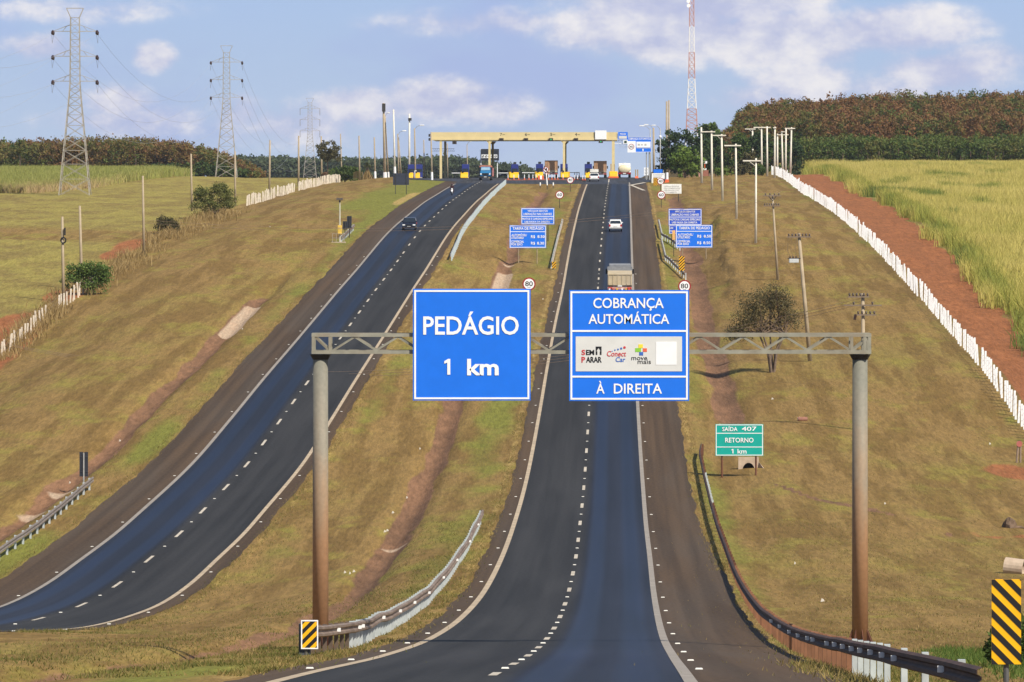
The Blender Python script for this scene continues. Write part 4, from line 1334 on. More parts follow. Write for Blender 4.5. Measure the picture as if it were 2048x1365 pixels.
pole('leaning concrete pole carrying a small grey transformer, right of the lone tree', (1597.6, 467), (1621, 722.5), 4.6, CONCRETE, extra=transformer)
cx0 = [1727]
pole('concrete pole with stacked crossarms seen above the right gantry column', (1725.7, 587), (1727, 850), 5.0, CONCRETE, y=378,
     extra=lambda o, k, p, l, zt: (crossarms([(594, 1695, 1738, 6, 1, 0), (611, 1688, 1763, 2, -1, 0), (630, 1712, 1752, 5, 1, 0)])(o, k, p, l, zt),
                                   MB().cyl((-18 * k, -.25, zrow(640, p.y) - p.z), (-16 * k, -.25, zrow(629, p.y) - p.z), .10, n=8).build('fuse_holder', INSUL, o)))
cx0 = [1462]
pole('small far pole with a white transformer among the right trees', (1464, 275), (1462.5, 320), 1.2, mat('yellowish_pole', (.55, .42, .22), .8), y=1130,
     extra=lambda o, k, p, l, zt: (crossarms([(276.5, 1452, 1470, 4, 1, 0)])(o, k, p, l, zt), MB().cyl((3 * k, -.4, zt - 11 * k), (3 * k, -.4, zt - 6 * k), .32, n=10).build('transformer', SIGNWHITE, o)))
pole('short yellowish lamp post among the right trees', (1490, 289), (1489.5, 320), 1.0, mat('yellowish_pole', (.55, .42, .22), .8), y=1120, lamp=-.7, name='lamp_post')


# ------------------------------------------------------------------ lattice towers
def lattice(mb, zs, ws, x=0, y=0, leg=.09, br=.05, cross=True):
    c4 = ((-1, -1), (1, -1), (1, 1), (-1, 1))
    for z0, z1, w0, w1 in zip(zs[:-1], zs[1:], ws[:-1], ws[1:]):
        for i, (a, b) in enumerate(c4):
            mb.bar((x + a * w0, y + b * w0, z0), (x + a * w1, y + b * w1, z1), leg)
            c, d = c4[(i + 1) % 4]
            mb.bar((x + a * w0, y + b * w0, z0), (x + c * w1, y + d * w1, z1), br)
            if cross: mb.bar((x + c * w0, y + d * w0, z0), (x + a * w1, y + b * w1, z1), br)
            mb.bar((x + a * w1, y + b * w1, z1), (x + c * w1, y + d * w1, z1), br)


PYL = mat('pylon_steel', (.36, .33, .285), .6, .2, var=.1, scale=1)
pylons = []


def pylon(label, px, top_row, base, k=None, insul=True, thin=1.0):
    p = base
    H = zrow(top_row, p.y) - p.z
    root = thing('transmission_pylon', label, 'pylon', p, rz=.02)
    s = H / 30.0
    b = MB()
    zs = [v * s for v in (0, 2.6, 5, 7.2, 9.3, 11.2, 12.9, 14.4, 15.7, 16.9, 18)]; ws = [v * s for v in (2.45, 2.2, 1.97, 1.76, 1.56, 1.38, 1.22, 1.08, .97, .87, .80)]
    lattice(b, zs, ws, leg=.12 * thin, br=.055 * thin)
    b.build('tower_base', PYL, root)
    u = MB()
    zs = np.linspace(18 * s, 28.5 * s, 10); lattice(u, list(zs), list(np.linspace(.80, .70, 10) * s), leg=.11 * thin, br=.05 * thin, cross=False)
    for sx in (-1, 1):
        for sy in (-1, 1): u.bar((sx * .7 * s, sy * .7 * s, 28.5 * s), (sx * 1.35 * s, sy * .7 * s, 30 * s), .07 * thin)
    for sy in (-1, 1): u.bar((-1.35 * s, sy * .7 * s, 30 * s), (1.35 * s, sy * .7 * s, 30 * s), .07 * thin)
    u.build('tower_body', PYL, root)
    tips = []
    for z in (18.3, 22.3, 26.3):
        a = MB()
        for sx in (-1, 1):
            t = Vector((sx * 3.55 * s, 0, z * s))
            for sy in (-1, 1):
                a.bar((sx * .75 * s, sy * .7 * s, z * s), t, .08 * thin); a.bar((sx * .75 * s, sy * .7 * s, (z + 1.05) * s), t, .06 * thin)
                a.bar((sx * 2.0 * s, sy * .38 * s, z * s), (sx * 1.4 * s, sy * .5 * s, (z + .75) * s), .04 * thin)
            a.bar((sx * 2.1 * s, -.36 * s, z * s), (sx * 2.1 * s, .36 * s, z * s), .04 * thin)
        a.build('crossarm', PYL, root)
        for sx in (-1, 1):
            t = Vector((sx * 3.55 * s, 0, z * s))
            tips.append(p + t + Vector((0, 0, -.40 * s)))
            if insul:
                c = MB()
                for dy in (-1, 1):
                    c.tube([t + Vector((0, 0, .05)), t + Vector((0, dy * .7 * s, -.15 * s)), t + Vector((0, dy * 1.25 * s, -.42 * s))], [.18 * s, .25 * s, .20 * s], 8)
                c.build('insulator', INSUL, root)
                MB().tube([t + Vector((-.1, -1.2 * s, -.4 * s)), t + Vector((sx * .1, 0, -1.9 * s)), t + Vector((.1, 1.2 * s, -.4 * s))], .018, 4).build('jumper_wire', WIRE, root)
            else:
                MB().tube([t, t + Vector((0, 0, -2.4 * s))], .09, 6).build('insulator', mat('grey_insulator', (.25, .24, .24), .5), root)
    tips += [p + Vector((-1.35 * s, 0, 30 * s)), p + Vector((1.35 * s, 0, 30 * s))]
    pylons.append(tips)


pylon('largest steel lattice pylon in the left field', 150, 17, at(150, 391))
pylon('middle steel lattice pylon at the edge of the red and green trees', 453, 92, atD(453, 1190))
pylon('small distant lattice pylon beside the round tree', 620, 197, atD(620, 1880), insul=False, thin=1.1)


def span(mb, a, b, sag, r, n=14):
    pts = []
    for i in range(n + 1):
        t = i / n
        q = a.lerp(b, t); q.z -= sag * 4 * t * (1 - t)
        pts.append(q)
    mb.tube(pts, r, 4)


def line(label, pairs, sag, r, m, cat='power line'):
    base = pairs[0][0].copy(); base.z = gz(base.x, base.y)
    root = thing('power_line', label, cat, base)
    for a, b in pairs:
        mb = MB(); span(mb, a - base, b - base, sag, r); mb.build('wire', m, root)


PW = mat('conductor', (.42, .43, .46), .5, .2)
ends0 = [t + Vector((-6.5, -330, -4)) for t in pylons[0]]
line('sagging conductors reaching out of the left frame from the largest pylon', list(zip(ends0, pylons[0]))[:6], 7.0, .016, PW)
line('sagging conductors between the largest and the middle pylon', list(zip(pylons[0], pylons[1]))[:6], 9.5, .018, PW)
line('sagging conductors between the middle and the small pylon', list(zip(pylons[1], pylons[2]))[:6], 15, .020, PW)
P3 = lambda px, r, y: Vector(((px - CX) * y / F, y, zrow(r, y)))
line('three reddish wires crossing low over both carriageways above the gantry foot', [(P3(1722, r, 378), P3(20 + 10 * i, 690 + 4 * i, 452), ) for i, r in enumerate((597, 603, 609))], 3.6, .013, COPPER)
line('pair of faint wires crossing the roads beside the white car', [(P3(1545, 396, 545), P3(288, 440, 600)), (P3(1552, 400, 545), P3(288, 446, 600))], 1.9, .013, COPPER)


def mast_tower():
    p = atD(1383.5, 1150)
    root = thing('mast_tower', 'tall red and white lattice mast rising out of the frame above the trees', 'tower', p)
    k = p.y / F
    R_ = mat('mast_red', (.50, .26, .22), .6, var=.1); W_ = mat('mast_white', (.78, .77, .76), .6, var=.06)
    Z = lambda r: zrow(r, p.y) - p.z
    segs = [(372, 330, R_), (330, 264, W_), (264, 218, R_), (218, 158, W_), (158, 105, R_), (105, 54, W_), (54, 0, R_), (0, -45, W_)]
    wd_ = lambda r: np.interp(r, [-45, 54, 158, 264, 372], [.45, .48, .66, 1.2, 1.75])
    for (a, b, m) in segs:
        q = MB(); n = 4
        rows = np.linspace(a, b, n + 1)
        lattice(q, [Z(r) for r in rows], [wd_(r) for r in rows], leg=.15, br=.075)
        q.build('tower_section', m, root)
    for (r, x) in ((12, -.7), (3, -.75)):
        MB().cyl((x, -.9, Z(r)), (x, -.5, Z(r)), .42, .35, 12).build('dish_antenna', SIGNWHITE, root)


mast_tower()
# ------------------------------------------------------------------ toll plaza
PY = 985.0
pk = PY / F
CREAM = mat('plaza_cream', (.66, .54, .28), .7, var=.05, scale=.8)
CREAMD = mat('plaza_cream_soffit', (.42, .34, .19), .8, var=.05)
NAVY = mat('booth_navy', (.022, .035, .20), .45, var=.08)
AMBER = mat('island_yellow', (.74, .44, .010), .5, var=.06)
ISLAND = mat('island_concrete', (.50, .47, .42), .85)
GLASS = mat('dark_glass', (.02, .028, .04), .12, var=.0, spec=.6)
ORANGE = mat('cone_orange', (.70, .12, .035), .6, var=.08)


def plaza():
    x0, x1 = (862 - CX) * pk, (1235 - CX) * pk
    c = Vector(((x0 + x1) / 2, PY, 0)); c.z = gz(c.x, PY)
    root = thing('toll_canopy', 'long cream toll canopy on slim columns across all toll lanes', 'toll canopy', c, rz=-.0196)
    Z = lambda r: zrow(r, PY) - c.z
    X = lambda p: (p - CX) * pk - c.x
    a, b = X(862), X(1235)
    DEP = 26
    fas = MB().box(a, b, 0, .5, Z(277.5), Z(264.8)).box(a + .05, b - .05, -.12, .45, Z(281), Z(277.2)).build('fascia', CREAM, root)
    MB().box(a + .1, b - .1, .5, DEP, Z(280.5), Z(277)).build('roof', CREAMD, root)
    MB().box(a + .1, b - .1, DEP, DEP + .4, Z(280.5), Z(268)).build('rear_fascia', CREAM, root)
    for p, w in ((881.5, 4.6), (979, 4.4), (1128, 4.6), (1226.5, 5.6)):
        for yy in (.02, DEP - .7):
            zb = -.6
            col = MB().box(X(p) - w * pk / 2, X(p) + w * pk / 2, yy, yy + .6, zb, Z(281)).build('column', CREAM, root)
            if p != 881.5 and p < 1200:
                MB().poly_y([(X(p) - w * pk * .9 - .35, Z(281)), (X(p) - w * pk / 2, Z(287)), (X(p) + w * pk / 2, Z(287)), (X(p) + w * pk * .9 + .35, Z(281))], yy + .05, yy + .5).build('capital', CREAM, col)
    DKG = mat('signal_housing', (.050, .038, .032), .6)
    for p, rr, grn in ((1003, 279.5, 0), (1052, 279.5, 0), (1102, 279.5, 1), (1152, 279.5, 0), (1201.5, 283.8, 1), (909, 286, 0)):
        s = MB().box(X(p) - 4.3 * pk, X(p) + 4.3 * pk, -.42, -.13, Z(rr + 2.8), Z(rr - 2.8)).build('lane_signal', DKG, root)
        g = MB().disc_y(X(p), Z(rr), 1.5 * pk, -.45, -.425, 12)
        g.build('lamp', GREENLAMP if grn else BLACK, s)
    t = MB()
    for s, p in (('7', 1002), ('6', 1052), ('5', 1102.6), ('4', 1152)):
        text(t, s, X(p - 2), X(p + 2), Z(272), 5.4 * pk, y=-.015, offset=.012)
        t.box(X(p + 3), X(p + 8), -.02, -.005, Z(270.2), Z(269.4))
    t.build('lane_number', BLACK, fas)
    MB().box(X(1190.3), X(1213), -.35, -.16, Z(279.2), Z(261.4)).build('blank_panel', SIGNWHITE, root)
    q = MB().box(X(1236.5), X(1255.5), -.3, -.1, Z(271.5), Z(264.7)).build('blue_plate', SIGNBLUE, root)
    t = MB(); text(t, 'PEDÁGIO', X(1240), X(1252), Z(270), 3 * pk, y=-.32, offset=.02); t.build('lettering', SIGNWHITE, q)
    q = MB().box(X(1236.5), X(1255.5), -.3, -.1, Z(279), Z(271.6)).build('blue_plate', SIGNBLUE, root)
    MB().box(X(1238), X(1253.5), -.33, -.305, Z(278), Z(272.4)).build('white_strip', PATCH, q)
    tr = MB()
    for r in (281, 287.5): tr.bar((X(1228), .2, Z(r)), (X(1247), .2, Z(r)), .07)
    for i in range(6):
        tr.bar((X(1228 + i * 3.1), .2, Z(281 if i % 2 else 287.5)), (X(1231 + i * 3.1), .2, Z(287.5 if i % 2 else 281)), .05)
    tr.build('side_bracket', SIGNWHITE, root)
    q = MB().box(X(1246.5), X(1255), -.2, .1, Z(288), Z(280.5)).build('white_strip', SIGNWHITE, root)
    MB().box(X(1248.5), X(1253.5), -.24, -.205, Z(286.5), Z(282)).build('lane_signal', mat('signal_dark_green', (.02, .06, .035), .5), q)
    # equipment on the left end
    e = MB()
    for r in (271, 279): e.box(X(857), X(860.5), -.2, .3, Z(r + 3), Z(r - 2.5))
    e.build('flood_light', DARKSTEEL, root)
    e = MB()
    for r in (297.5, 302.5): e.bar((X(862), 3, Z(r)), (X(908), 3, Z(r)), .06)
    for i in range(12): e.bar((X(866 + i * 3.6), 3, Z(297.5)), (X(868 + i * 3.6), 3, Z(302.5)), .04)
    e.bar((X(880), 3, Z(297)), (X(880), .4, Z(297)), .08)
    e.build('cable_truss', mat('dull_steel', (.18, .19, .2), .6, .3), root)
    return root


GREENLAMP, _nt, _b = _nodes('green_lamp')
_b.inputs['Base Color'].default_value = (.02, .3, .10, 1)
_b.inputs['Emission Color'].default_value = (.02, .5, .18, 1)
_b.inputs['Emission Strength'].default_value = .35
plaza()


def booth(label, px, isl, arm, armw, cab=(327, 347), side=0):
    """blue cabin on a raised island with a yellow nose and a barrier arm"""
    y = PY + 3.5
    k = y / F
    x = (px - CX) * k
    p = Vector((x, y, gz(x, y)))
    root = thing('toll_booth', label, 'toll booth', p, group='toll booths under the canopy')
    w = 7.2 * k
    MB().box(-w * .9, w * .9, -6, 9, -.2, .18).build('island', ISLAND, root)
    c = MB().box(-w, w, -1.2, 1.2, .18, 2.55).build('cabin', NAVY, root, bevel=.05)
    MB().box(-w * .35, w * .45, -.6, .6, 2.56, 2.95).build('air_conditioner', DARKSTEEL, c)
    MB().box(-w * .78, w * .78, -1.23, -1.205, 1.15, 1.75).build('window', GLASS, c)
    MB().box(w + .005, w + .03, -.8, .8, 1.15, 2.0).build('window', GLASS, c)
    MB().box(-w * .75, -w * .45, -1.235, -1.205, .9, 1.1).build('notice', SIGNWHITE, c)
    if isl:
        a, b = (isl[0] - px) * k, (isl[1] - px) * k
        m = (a + b) / 2
        n = MB().prism_x([(-8.4, 0), (-8.0, .75), (-7.2, 1.05), (-5.2, 1.05), (-5.0, 0)], a, b).build('crash_nose', AMBER, root, bevel=.12)
        MB().cyl((m - .25, -7.6, .98), (m - .25, -7.6, 1.3), .16, n=10).build('beacon', BLACK, n)
    if arm:
        a, b = (arm[0] - px) * k, (arm[1] - px) * k
        MB().box(min(a, b), max(a, b), -4.2, -4.12, .86, .98).build('barrier_arm', SIGNWHITE if armw else DARKSTEEL, root)
        MB().box((b if abs(b) < abs(a) else a) - .2, (b if abs(b) < abs(a) else a) + .2, -4.4, -3.9, .1, 1.1).build('barrier_post', AMBER, root)


booth('navy toll booth in the leftmost lane, left of the blue truck', 931, (921.5, 937), (904, 924), 1)
booth('navy toll booth just right of the dark car under lane 6', 1029.5, (1019, 1037.5), (997, 1020), 1)
booth('navy toll booth left of the first brown truck', 1079, (1071, 1086), (1044, 1072), 1)
booth('navy toll booth behind the cream column under lane 5', 1128, (1120.5, 1136), (1137, 1158), 0)
booth('navy toll booth left of the second brown truck', 1176.5, (1169.5, 1183), None, 0)
booth('small navy booth left of the canopy beside the billboard', 823, (818, 828), None, 0)
booth('navy booth with yellow nose left of the canopy end', 838, (832, 841), None, 0)


def crash_cushion():
    y = PY - 4; k = y / F; px = 1227
    p = Vector(((px - CX) * k, y, gz((px - CX) * k, y)))
    root = thing('crash_cushion', 'yellow crash cushion with red base at the foot of the right column', 'barrier', p)
    MB().prism_x([(-1.4, .05), (-1.2, .8), (-.4, 1.25), (1.2, 1.25), (1.2, .05)], -.8, .75).build('cushion', AMBER, root, bevel=.1)
    MB().box(-.95, .9, -1.8, 1.4, -.1, .30).build('base', ORANGE, root)
    MB().box(-.55, -.35, .2, .4, 1.25, 2.6).box(.1, .25, .2, .4, 1.25, 2.6).build('upright', mat('dull_ochre', (.42, .30, .12), .6), root)
    y = PY - 2; k = y / F; px = 1273.5
    p = Vector(((px - CX) * k, y, gz((px - CX) * k, y)))
    root = thing('bollard_pair', 'two ochre bollards in a red base right of the tanker', 'bollard', p)
    for dx in (-.17, .17):
        MB().cyl((dx * 1.1, 0, .1), (dx * 1.1, 0, 1.62), .10, n=10).build('bollard', mat('dull_ochre', (.42, .30, .12), .6), root)
    MB().box(-.45, .4, -.5, .4, -.1, .42, .5, .5).build('base', ORANGE, root)


crash_cushion()


def overhead_board():
    y = 962.0; k = y / F
    c = (1279 - CX) * k
    p = Vector((c, y, gz(c, y)))
    root = thing('lane_guide_sign', 'blue and white COBRANÇA AUTOMÁTICA lane sign right of the canopy', 'road sign', p)
    X = lambda q: (q - CX) * k - c
    Z = lambda r: zrow(r, y) - p.z
    for q in (1299, 1293):
        MB().cyl((X(q), .35, -.4), (X(q), .35, Z(276 if q == 1299 else 304)), .14 if q == 1299 else .09, n=10).build('post', STEEL, root)
    b = MB().box(X(1255.3), X(1302.5), .05, .12, Z(304.8), Z(274.8)).build('sign_panel', SIGNBLUE, root)
    f = MB()
    for (a, d, r0, r1) in ((1255.3, 1302.5, 275.2, 274.8), (1255.3, 1302.5, 304.8, 304.2), (1302, 1302.5, 304, 275), (1272.5, 1302, 296.8, 296.2)):
        f.box(X(a), X(d), .02, .048, Z(max(r0, r1)), Z(min(r0, r1)))
    f.build('border', SIGNWHITE, b)
    t = MB(); text(t, 'COBRANÇA AUTOMÁTICA', X(1256.5), X(1301.5), Z(279.8), 3.4 * k, y=.03, offset=.02)
    t.v = [(a, b_, c_) for a, b_, c_ in t.v]
    t.poly_y([(X(1285), Z(303)), (X(1285), Z(300)), (X(1284), Z(300)), (X(1286), Z(297.6)), (X(1288), Z(300)), (X(1287), Z(300)), (X(1287), Z(303))], .02, .045)
    t.build('lettering', SIGNWHITE, b)
    w = MB().box(X(1272.8), X(1301), .0, .045, Z(295.4), Z(283.8)).build('logo_sheet', SIGNWHITE, b)
    lm = MB()
    lm.box(X(1275.5), X(1280), -.02, -.004, Z(291.6), Z(288)); lm.box(X(1282), X(1286), -.02, -.004, Z(291.2), Z(288.6)); lm.box(X(1289), X(1293), -.02, -.004, Z(291.6), Z(288))
    lm.build('logo', mat('faded_print', (.50, .50, .48), .6), w)
    w = MB().box(X(1255), X(1271.5), -.02, .045, Z(305.4), Z(282.4)).build('speed_plate', SIGNWHITE, b)
    d = MB().disc_y(X(1262.8), Z(293.8), 5.6 * k, -.05, -.025, 24).build('ring', RED, w)
    MB().disc_y(X(1262.8), Z(293.8), 4.5 * k, -.075, -.055, 24).build('ring_face', SIGNWHITE, d)
    t = MB(); text(t, '40', X(1259.6), X(1266.2), Z(296), 4.4 * k, y=-.09, offset=.01); t.build('lettering', BLACK, d)
    br = MB()
    for r in (289, 294.5): br.bar((X(1238), .5, Z(r)), (X(1256), .3, Z(r)), .05)
    for i in range(5): br.bar((X(1239 + i * 3.4), .45, Z(289)), (X(1242 + i * 3.4), .4, Z(294.5)), .035)
    br.build('arm_truss', mat('pale_steel', (.45, .47, .5), .5, .3), root)


overhead_board()


def vms():
    y = PY + 45; k = y / F; c = (980 - CX) * k
    p = Vector((c, y, gz(c, y)))
    root = thing('message_board', 'dark message board with a row of white crossed circles, seen behind a column', 'sign board', p)
    X = lambda q: (q - CX) * k - c
    Z = lambda r: zrow(r, y) - p.z
    MB().box(X(961), X(963), .1, .35, -.3, Z(298)).box(X(994), X(995.6), .1, .35, -.3, Z(300)).build('post', SIGNWHITE, root)
    b = MB().box(X(962), X(998), -.3, .08, Z(321.6), Z(298.4)).build('sign_panel', mat('vms_dark', (.026, .030, .042), .5), root)
    s = MB().box(X(962.8), X(994.5), -.34, -.305, Z(316.6), Z(309.6)).build('white_strip', SIGNWHITE, b)
    g = MB()
    for i in range(5):
        q = 966 + i * 6.3
        g.disc_y(X(q), Z(313.1), 2.5 * k, -.36, -.345, 16)
        g.bar((X(q) - 1.8 * k, -.37, Z(313.1) - 1.8 * k), (X(q) + 1.8 * k, -.37, Z(313.1) + 1.8 * k), .05)
    g.build('crossed_circle', BLACK, s)
    h = MB()
    for i in range(5):
        q = 966 + i * 6.3
        h.disc_y(X(q) - .6 * k, Z(312.3), 1.0 * k, -.375, -.365, 10); h.disc_y(X(q) + .7 * k, Z(314.1), .8 * k, -.375, -.365, 10)
    h.build('symbol', SIGNWHITE, s)


vms()

# no-truck sign, stub posts, delineators, low kerb
def no_truck():
    p = at(1094.4, 379.5); k = p.y / F
    root = thing('no_trucks_sign', 'round red crossed sign on a white post in front of the first brown truck', 'road sign', p)
    Z = lambda r: zrow(r, p.y) - p.z
    x = -2.6 * k
    MB().cyl((0, 0, -.2), (0, 0, Z(368)), .06, n=8).build('post', DARKSTEEL, root)
    MB().cyl((0, 0, Z(371)), (x, 0, Z(342)), .11, n=8).build('post', SIGNWHITE, root)
    d = MB().disc_y(x, Z(339.6), 5.7 * k, -.2, -.16, 24).build('sign_disc', RED, root)
    MB().disc_y(x, Z(339.6), 4.4 * k, -.23, -.205, 24).build('sign_face', SIGNWHITE, d)
    s = MB().box(x - 2.2 * k, x - .2 * k, -.25, -.235, Z(341), Z(338)).box(x, x + 2.4 * k, -.25, -.235, Z(341), Z(336.6))
    s.build('symbol', BLACK, d)
    MB().bar((x - 3.2 * k, -.28, Z(336.4)), (x + 3.2 * k, -.28, Z(342.8)), .06).build('stroke', RED, d)
    for px in (1080.4, 1106.4):
        p = at(px, 377.5); k = p.y / F
        r = thing('stub_post', 'low white topped post on the median nose, %s of the crossed sign' % ('left' if px < 1090 else 'right'), 'post', p)
        MB().cyl((0, 0, -.2), (0, 0, .55), .05, n=8).build('stem', DARKSTEEL, r)
        MB().cyl((0, 0, .5), (0, 0, 1.0), .11, n=8).build('white_top', SIGNWHITE, r)


no_truck()
proto = None
for i, q in enumerate((1015.9, 1027.6, 1037.2, 1048.7, 1057.8, 1065.7, 1071.8, 1077.5, 1097, 1103.7, 1109.6, 1115.2, 1126, 1149, 1154.8, 1165.3, 1170)):
    y = 958 + (i % 5) * 1.2 - (10 if q > 1145 else 0)
    x = (q - CX) * y / F
    p = Vector((x, y, gz(x, y)))
    if proto is None:
        proto = thing('delineator_post', 'slim white lane post with red base in the row behind the median nose', 'delineator', p, group='white lane posts behind the median nose')
        MB().cyl((0, 0, .28), (0, 0, .92), .075, .07, 8).build('tube', SIGNWHITE, proto)
        MB().cyl((0, 0, -.1), (0, 0, .28), .17, .09, 8).build('base', ORANGE, proto)
    else:
        c = copy_tree(proto); c.location = p
for i, q in enumerate((1149.5, 1154, 1158.5)):
    c = copy_tree(proto); y = 1004; x = (q - CX) * y / F; c.location = (x, y, gz(x, y) + .1)
    c['label'] = 'slim white lane post in the small far cluster below the dark barrier arm'; c['group'] = 'far white lane posts'
kb = MB()
for (a, b, y0, y1) in ((1010, 1150, 951, 951), (1150, 1172, 951, 938)):
    for i in range(20):
        qa, qb = a + (b - a) * i / 20, a + (b - a) * (i + 1) / 20
        ya, yb2 = y0 + (y1 - y0) * i / 20, y0 + (y1 - y0) * (i + 1) / 20
        xa, xb = (qa - CX) * ya / F, (qb - CX) * yb2 / F
        za, zb = gz(xa, ya), gz(xb, yb2)
        kb.add([(xa, ya - .12, za - .1), (xb, yb2 - .12, zb - .1), (xb, yb2 + .12, zb - .1), (xa, ya + .12, za - .1), (xa, ya - .1, za + .16), (xb, yb2 - .1, zb + .16), (xb, yb2 + .1, zb + .16), (xa, ya + .1, za + .16)],
               [(3, 2, 1, 0), (4, 5, 6, 7), (0, 1, 5, 4), (1, 2, 6, 5), (2, 3, 7, 6), (3, 0, 4, 7)])
tag(kb.build('lane_divider', mat('divider_red', (.30, .10, .065), .7, var=.15)), 'low dull red divider kerb along the row of lane posts', 'kerb')
rb = MB()
p = Vector(((1082 - CX) * 956 / F, 956, 0)); p.z = gz(p.x, 956)
r = thing('water_barrier', 'red and white plastic barrier between lane posts left of the crossed sign', 'barrier', p)
for i in range(3):
    MB().box(-.55 + i * .37, -.20 + i * .37, -.15, .15, 0, .75, .9, .5).build('segment', (ORANGE, SIGNWHITE)[i % 2], r)


def small_boards():
    y = 972; k = y / F; c = (1292.5 - CX) * k
    p = Vector((c, y, gz(c, y)))
    root = thing('white_speed_board', 'tall white board with grey rings beside the bollards', 'road sign', p)
    Z = lambda r: zrow(r, y) - p.z
    b = MB().box(-4.6 * k, 4.6 * k, 0, .05, Z(351.2), Z(335.5)).build('sign_panel', SIGNWHITE, root)
    d = MB()
    for r in (339.5, 346): d.disc_y(0, Z(r), 2.6 * k, -.03, -.004, 20)
    d.build('ring', mat('grey_ring', (.35, .34, .34), .6), b)
    d = MB()
    for r in (339.5, 346): d.disc_y(0, Z(r), 1.9 * k, -.05, -.034, 20)
    d.build('ring_face', SIGNWHITE, b)
    MB().cyl((-2 * k, .1, -.3), (-2 * k, .1, Z(336)), .05, n=8).cyl((2 * k, .1, -.3), (2 * k, .1, Z(336)), .05, n=8).build('post', STEEL, root)
    y = 930; k = y / F; c = (1316 - CX) * k
    p = Vector((c, y, gz(c, y)))
    root = thing('roadside_notice', 'white notice with blue top panel above the upper striped marker', 'notice board', p)
    Z = lambda r: zrow(r, y) - p.z
    X = lambda q: (q - 1316) * k
    MB().box(X(1307), X(1325), .0, .05, Z(346.3), Z(339.2)).build('blue_panel', SIGNBLUE, root)
    b = MB().box(X(1303.6), X(1329.4), -.05, .0, Z(358), Z(347)).build('white_panel', SIGNWHITE, root)
    d = MB()
    for i in range(3): d.box(X(1306), X(1327 - 3 * i), -.07, -.052, Z(350.4 + i * 2.6), Z(349.4 + i * 2.6))
    d.build('lettering', mat('grey_ring', (.35, .34, .34), .6), b)
    MB().cyl((X(1305.5), .1, -.3), (X(1305.5), .1, Z(347)), .06, n=8).cyl((X(1327), .1, -.3), (X(1327), .1, Z(340)), .06, n=8).build('post', STEEL, root)
    MB().box(X(1303), X(1311), -.25, -.15, Z(373), Z(357.8)).build('lower_panel', mat('dull_white', (.70, .70, .66), .6), root)
    y = 935; k = y / F; c = (1334 - CX) * k
    p = Vector((c, y, gz(c, y)))
    root = thing('white_tank', 'white drum on a low stand beside the green trees', 'tank', p)
    MB().cyl((0, 0, .55), (0, 0, 1.75), .26, .24, 12).build('drum', SIGNWHITE, root)
    MB().box(-.4, .4, -.3, .3, -.1, .55, .7, .7).build('stand', ORANGE, root)
    p = atD(1410.5, 1012); k = p.y / F
    root = thing('service_cabinet', 'small rusty cabinet with white top pieces between two white poles', 'cabinet', p)
    MB().box(-.55, .6, -.4, .4, .1, 1.25).build('cabinet', mat('rust_cabinet', (.30, .12, .08), .7), root)
    MB().box(-.6, .2, -.45, .45, 1.26, 1.6).build('cabinet_top', SIGNWHITE, root)
    MB().cyl((-.1, 0, 1.6), (-.1, 0, 2.5), .08, n=8).build('post', ORANGE, root)
    MB().box(-.45, .35, -.15, .15, 2.5, 2.95).build('head', SIGNWHITE, root)


small_boards()


# ------------------------------------------------------------------ vehicles (local: +Y is the front, X to the right)
TYRE = mat('tyre_rubber', (.018, .018, .02), .85)
RIM = mat('wheel_rim', (.38, .38, .40), .4, .6)
TAIL = mat('tail_lamp', (.42, .012, .010), .3)
HEAD = mat('head_lamp', (.85, .86, .84), .15)
PLATE = mat('number_plate', (.62, .62, .60), .5)


def wheels(root, xs, ys, r, w):
    for x in xs:
        s = 1 if x > 0 else -1
        for y in ys:
            t = MB().cyl((x - s * w, y, r), (x, y, r), r, n=20).build('wheel', TYRE, root)
            MB().cyl((x, y, r), (x + s * .012, y, r), r * .58, n=14).build('rim', RIM, t)


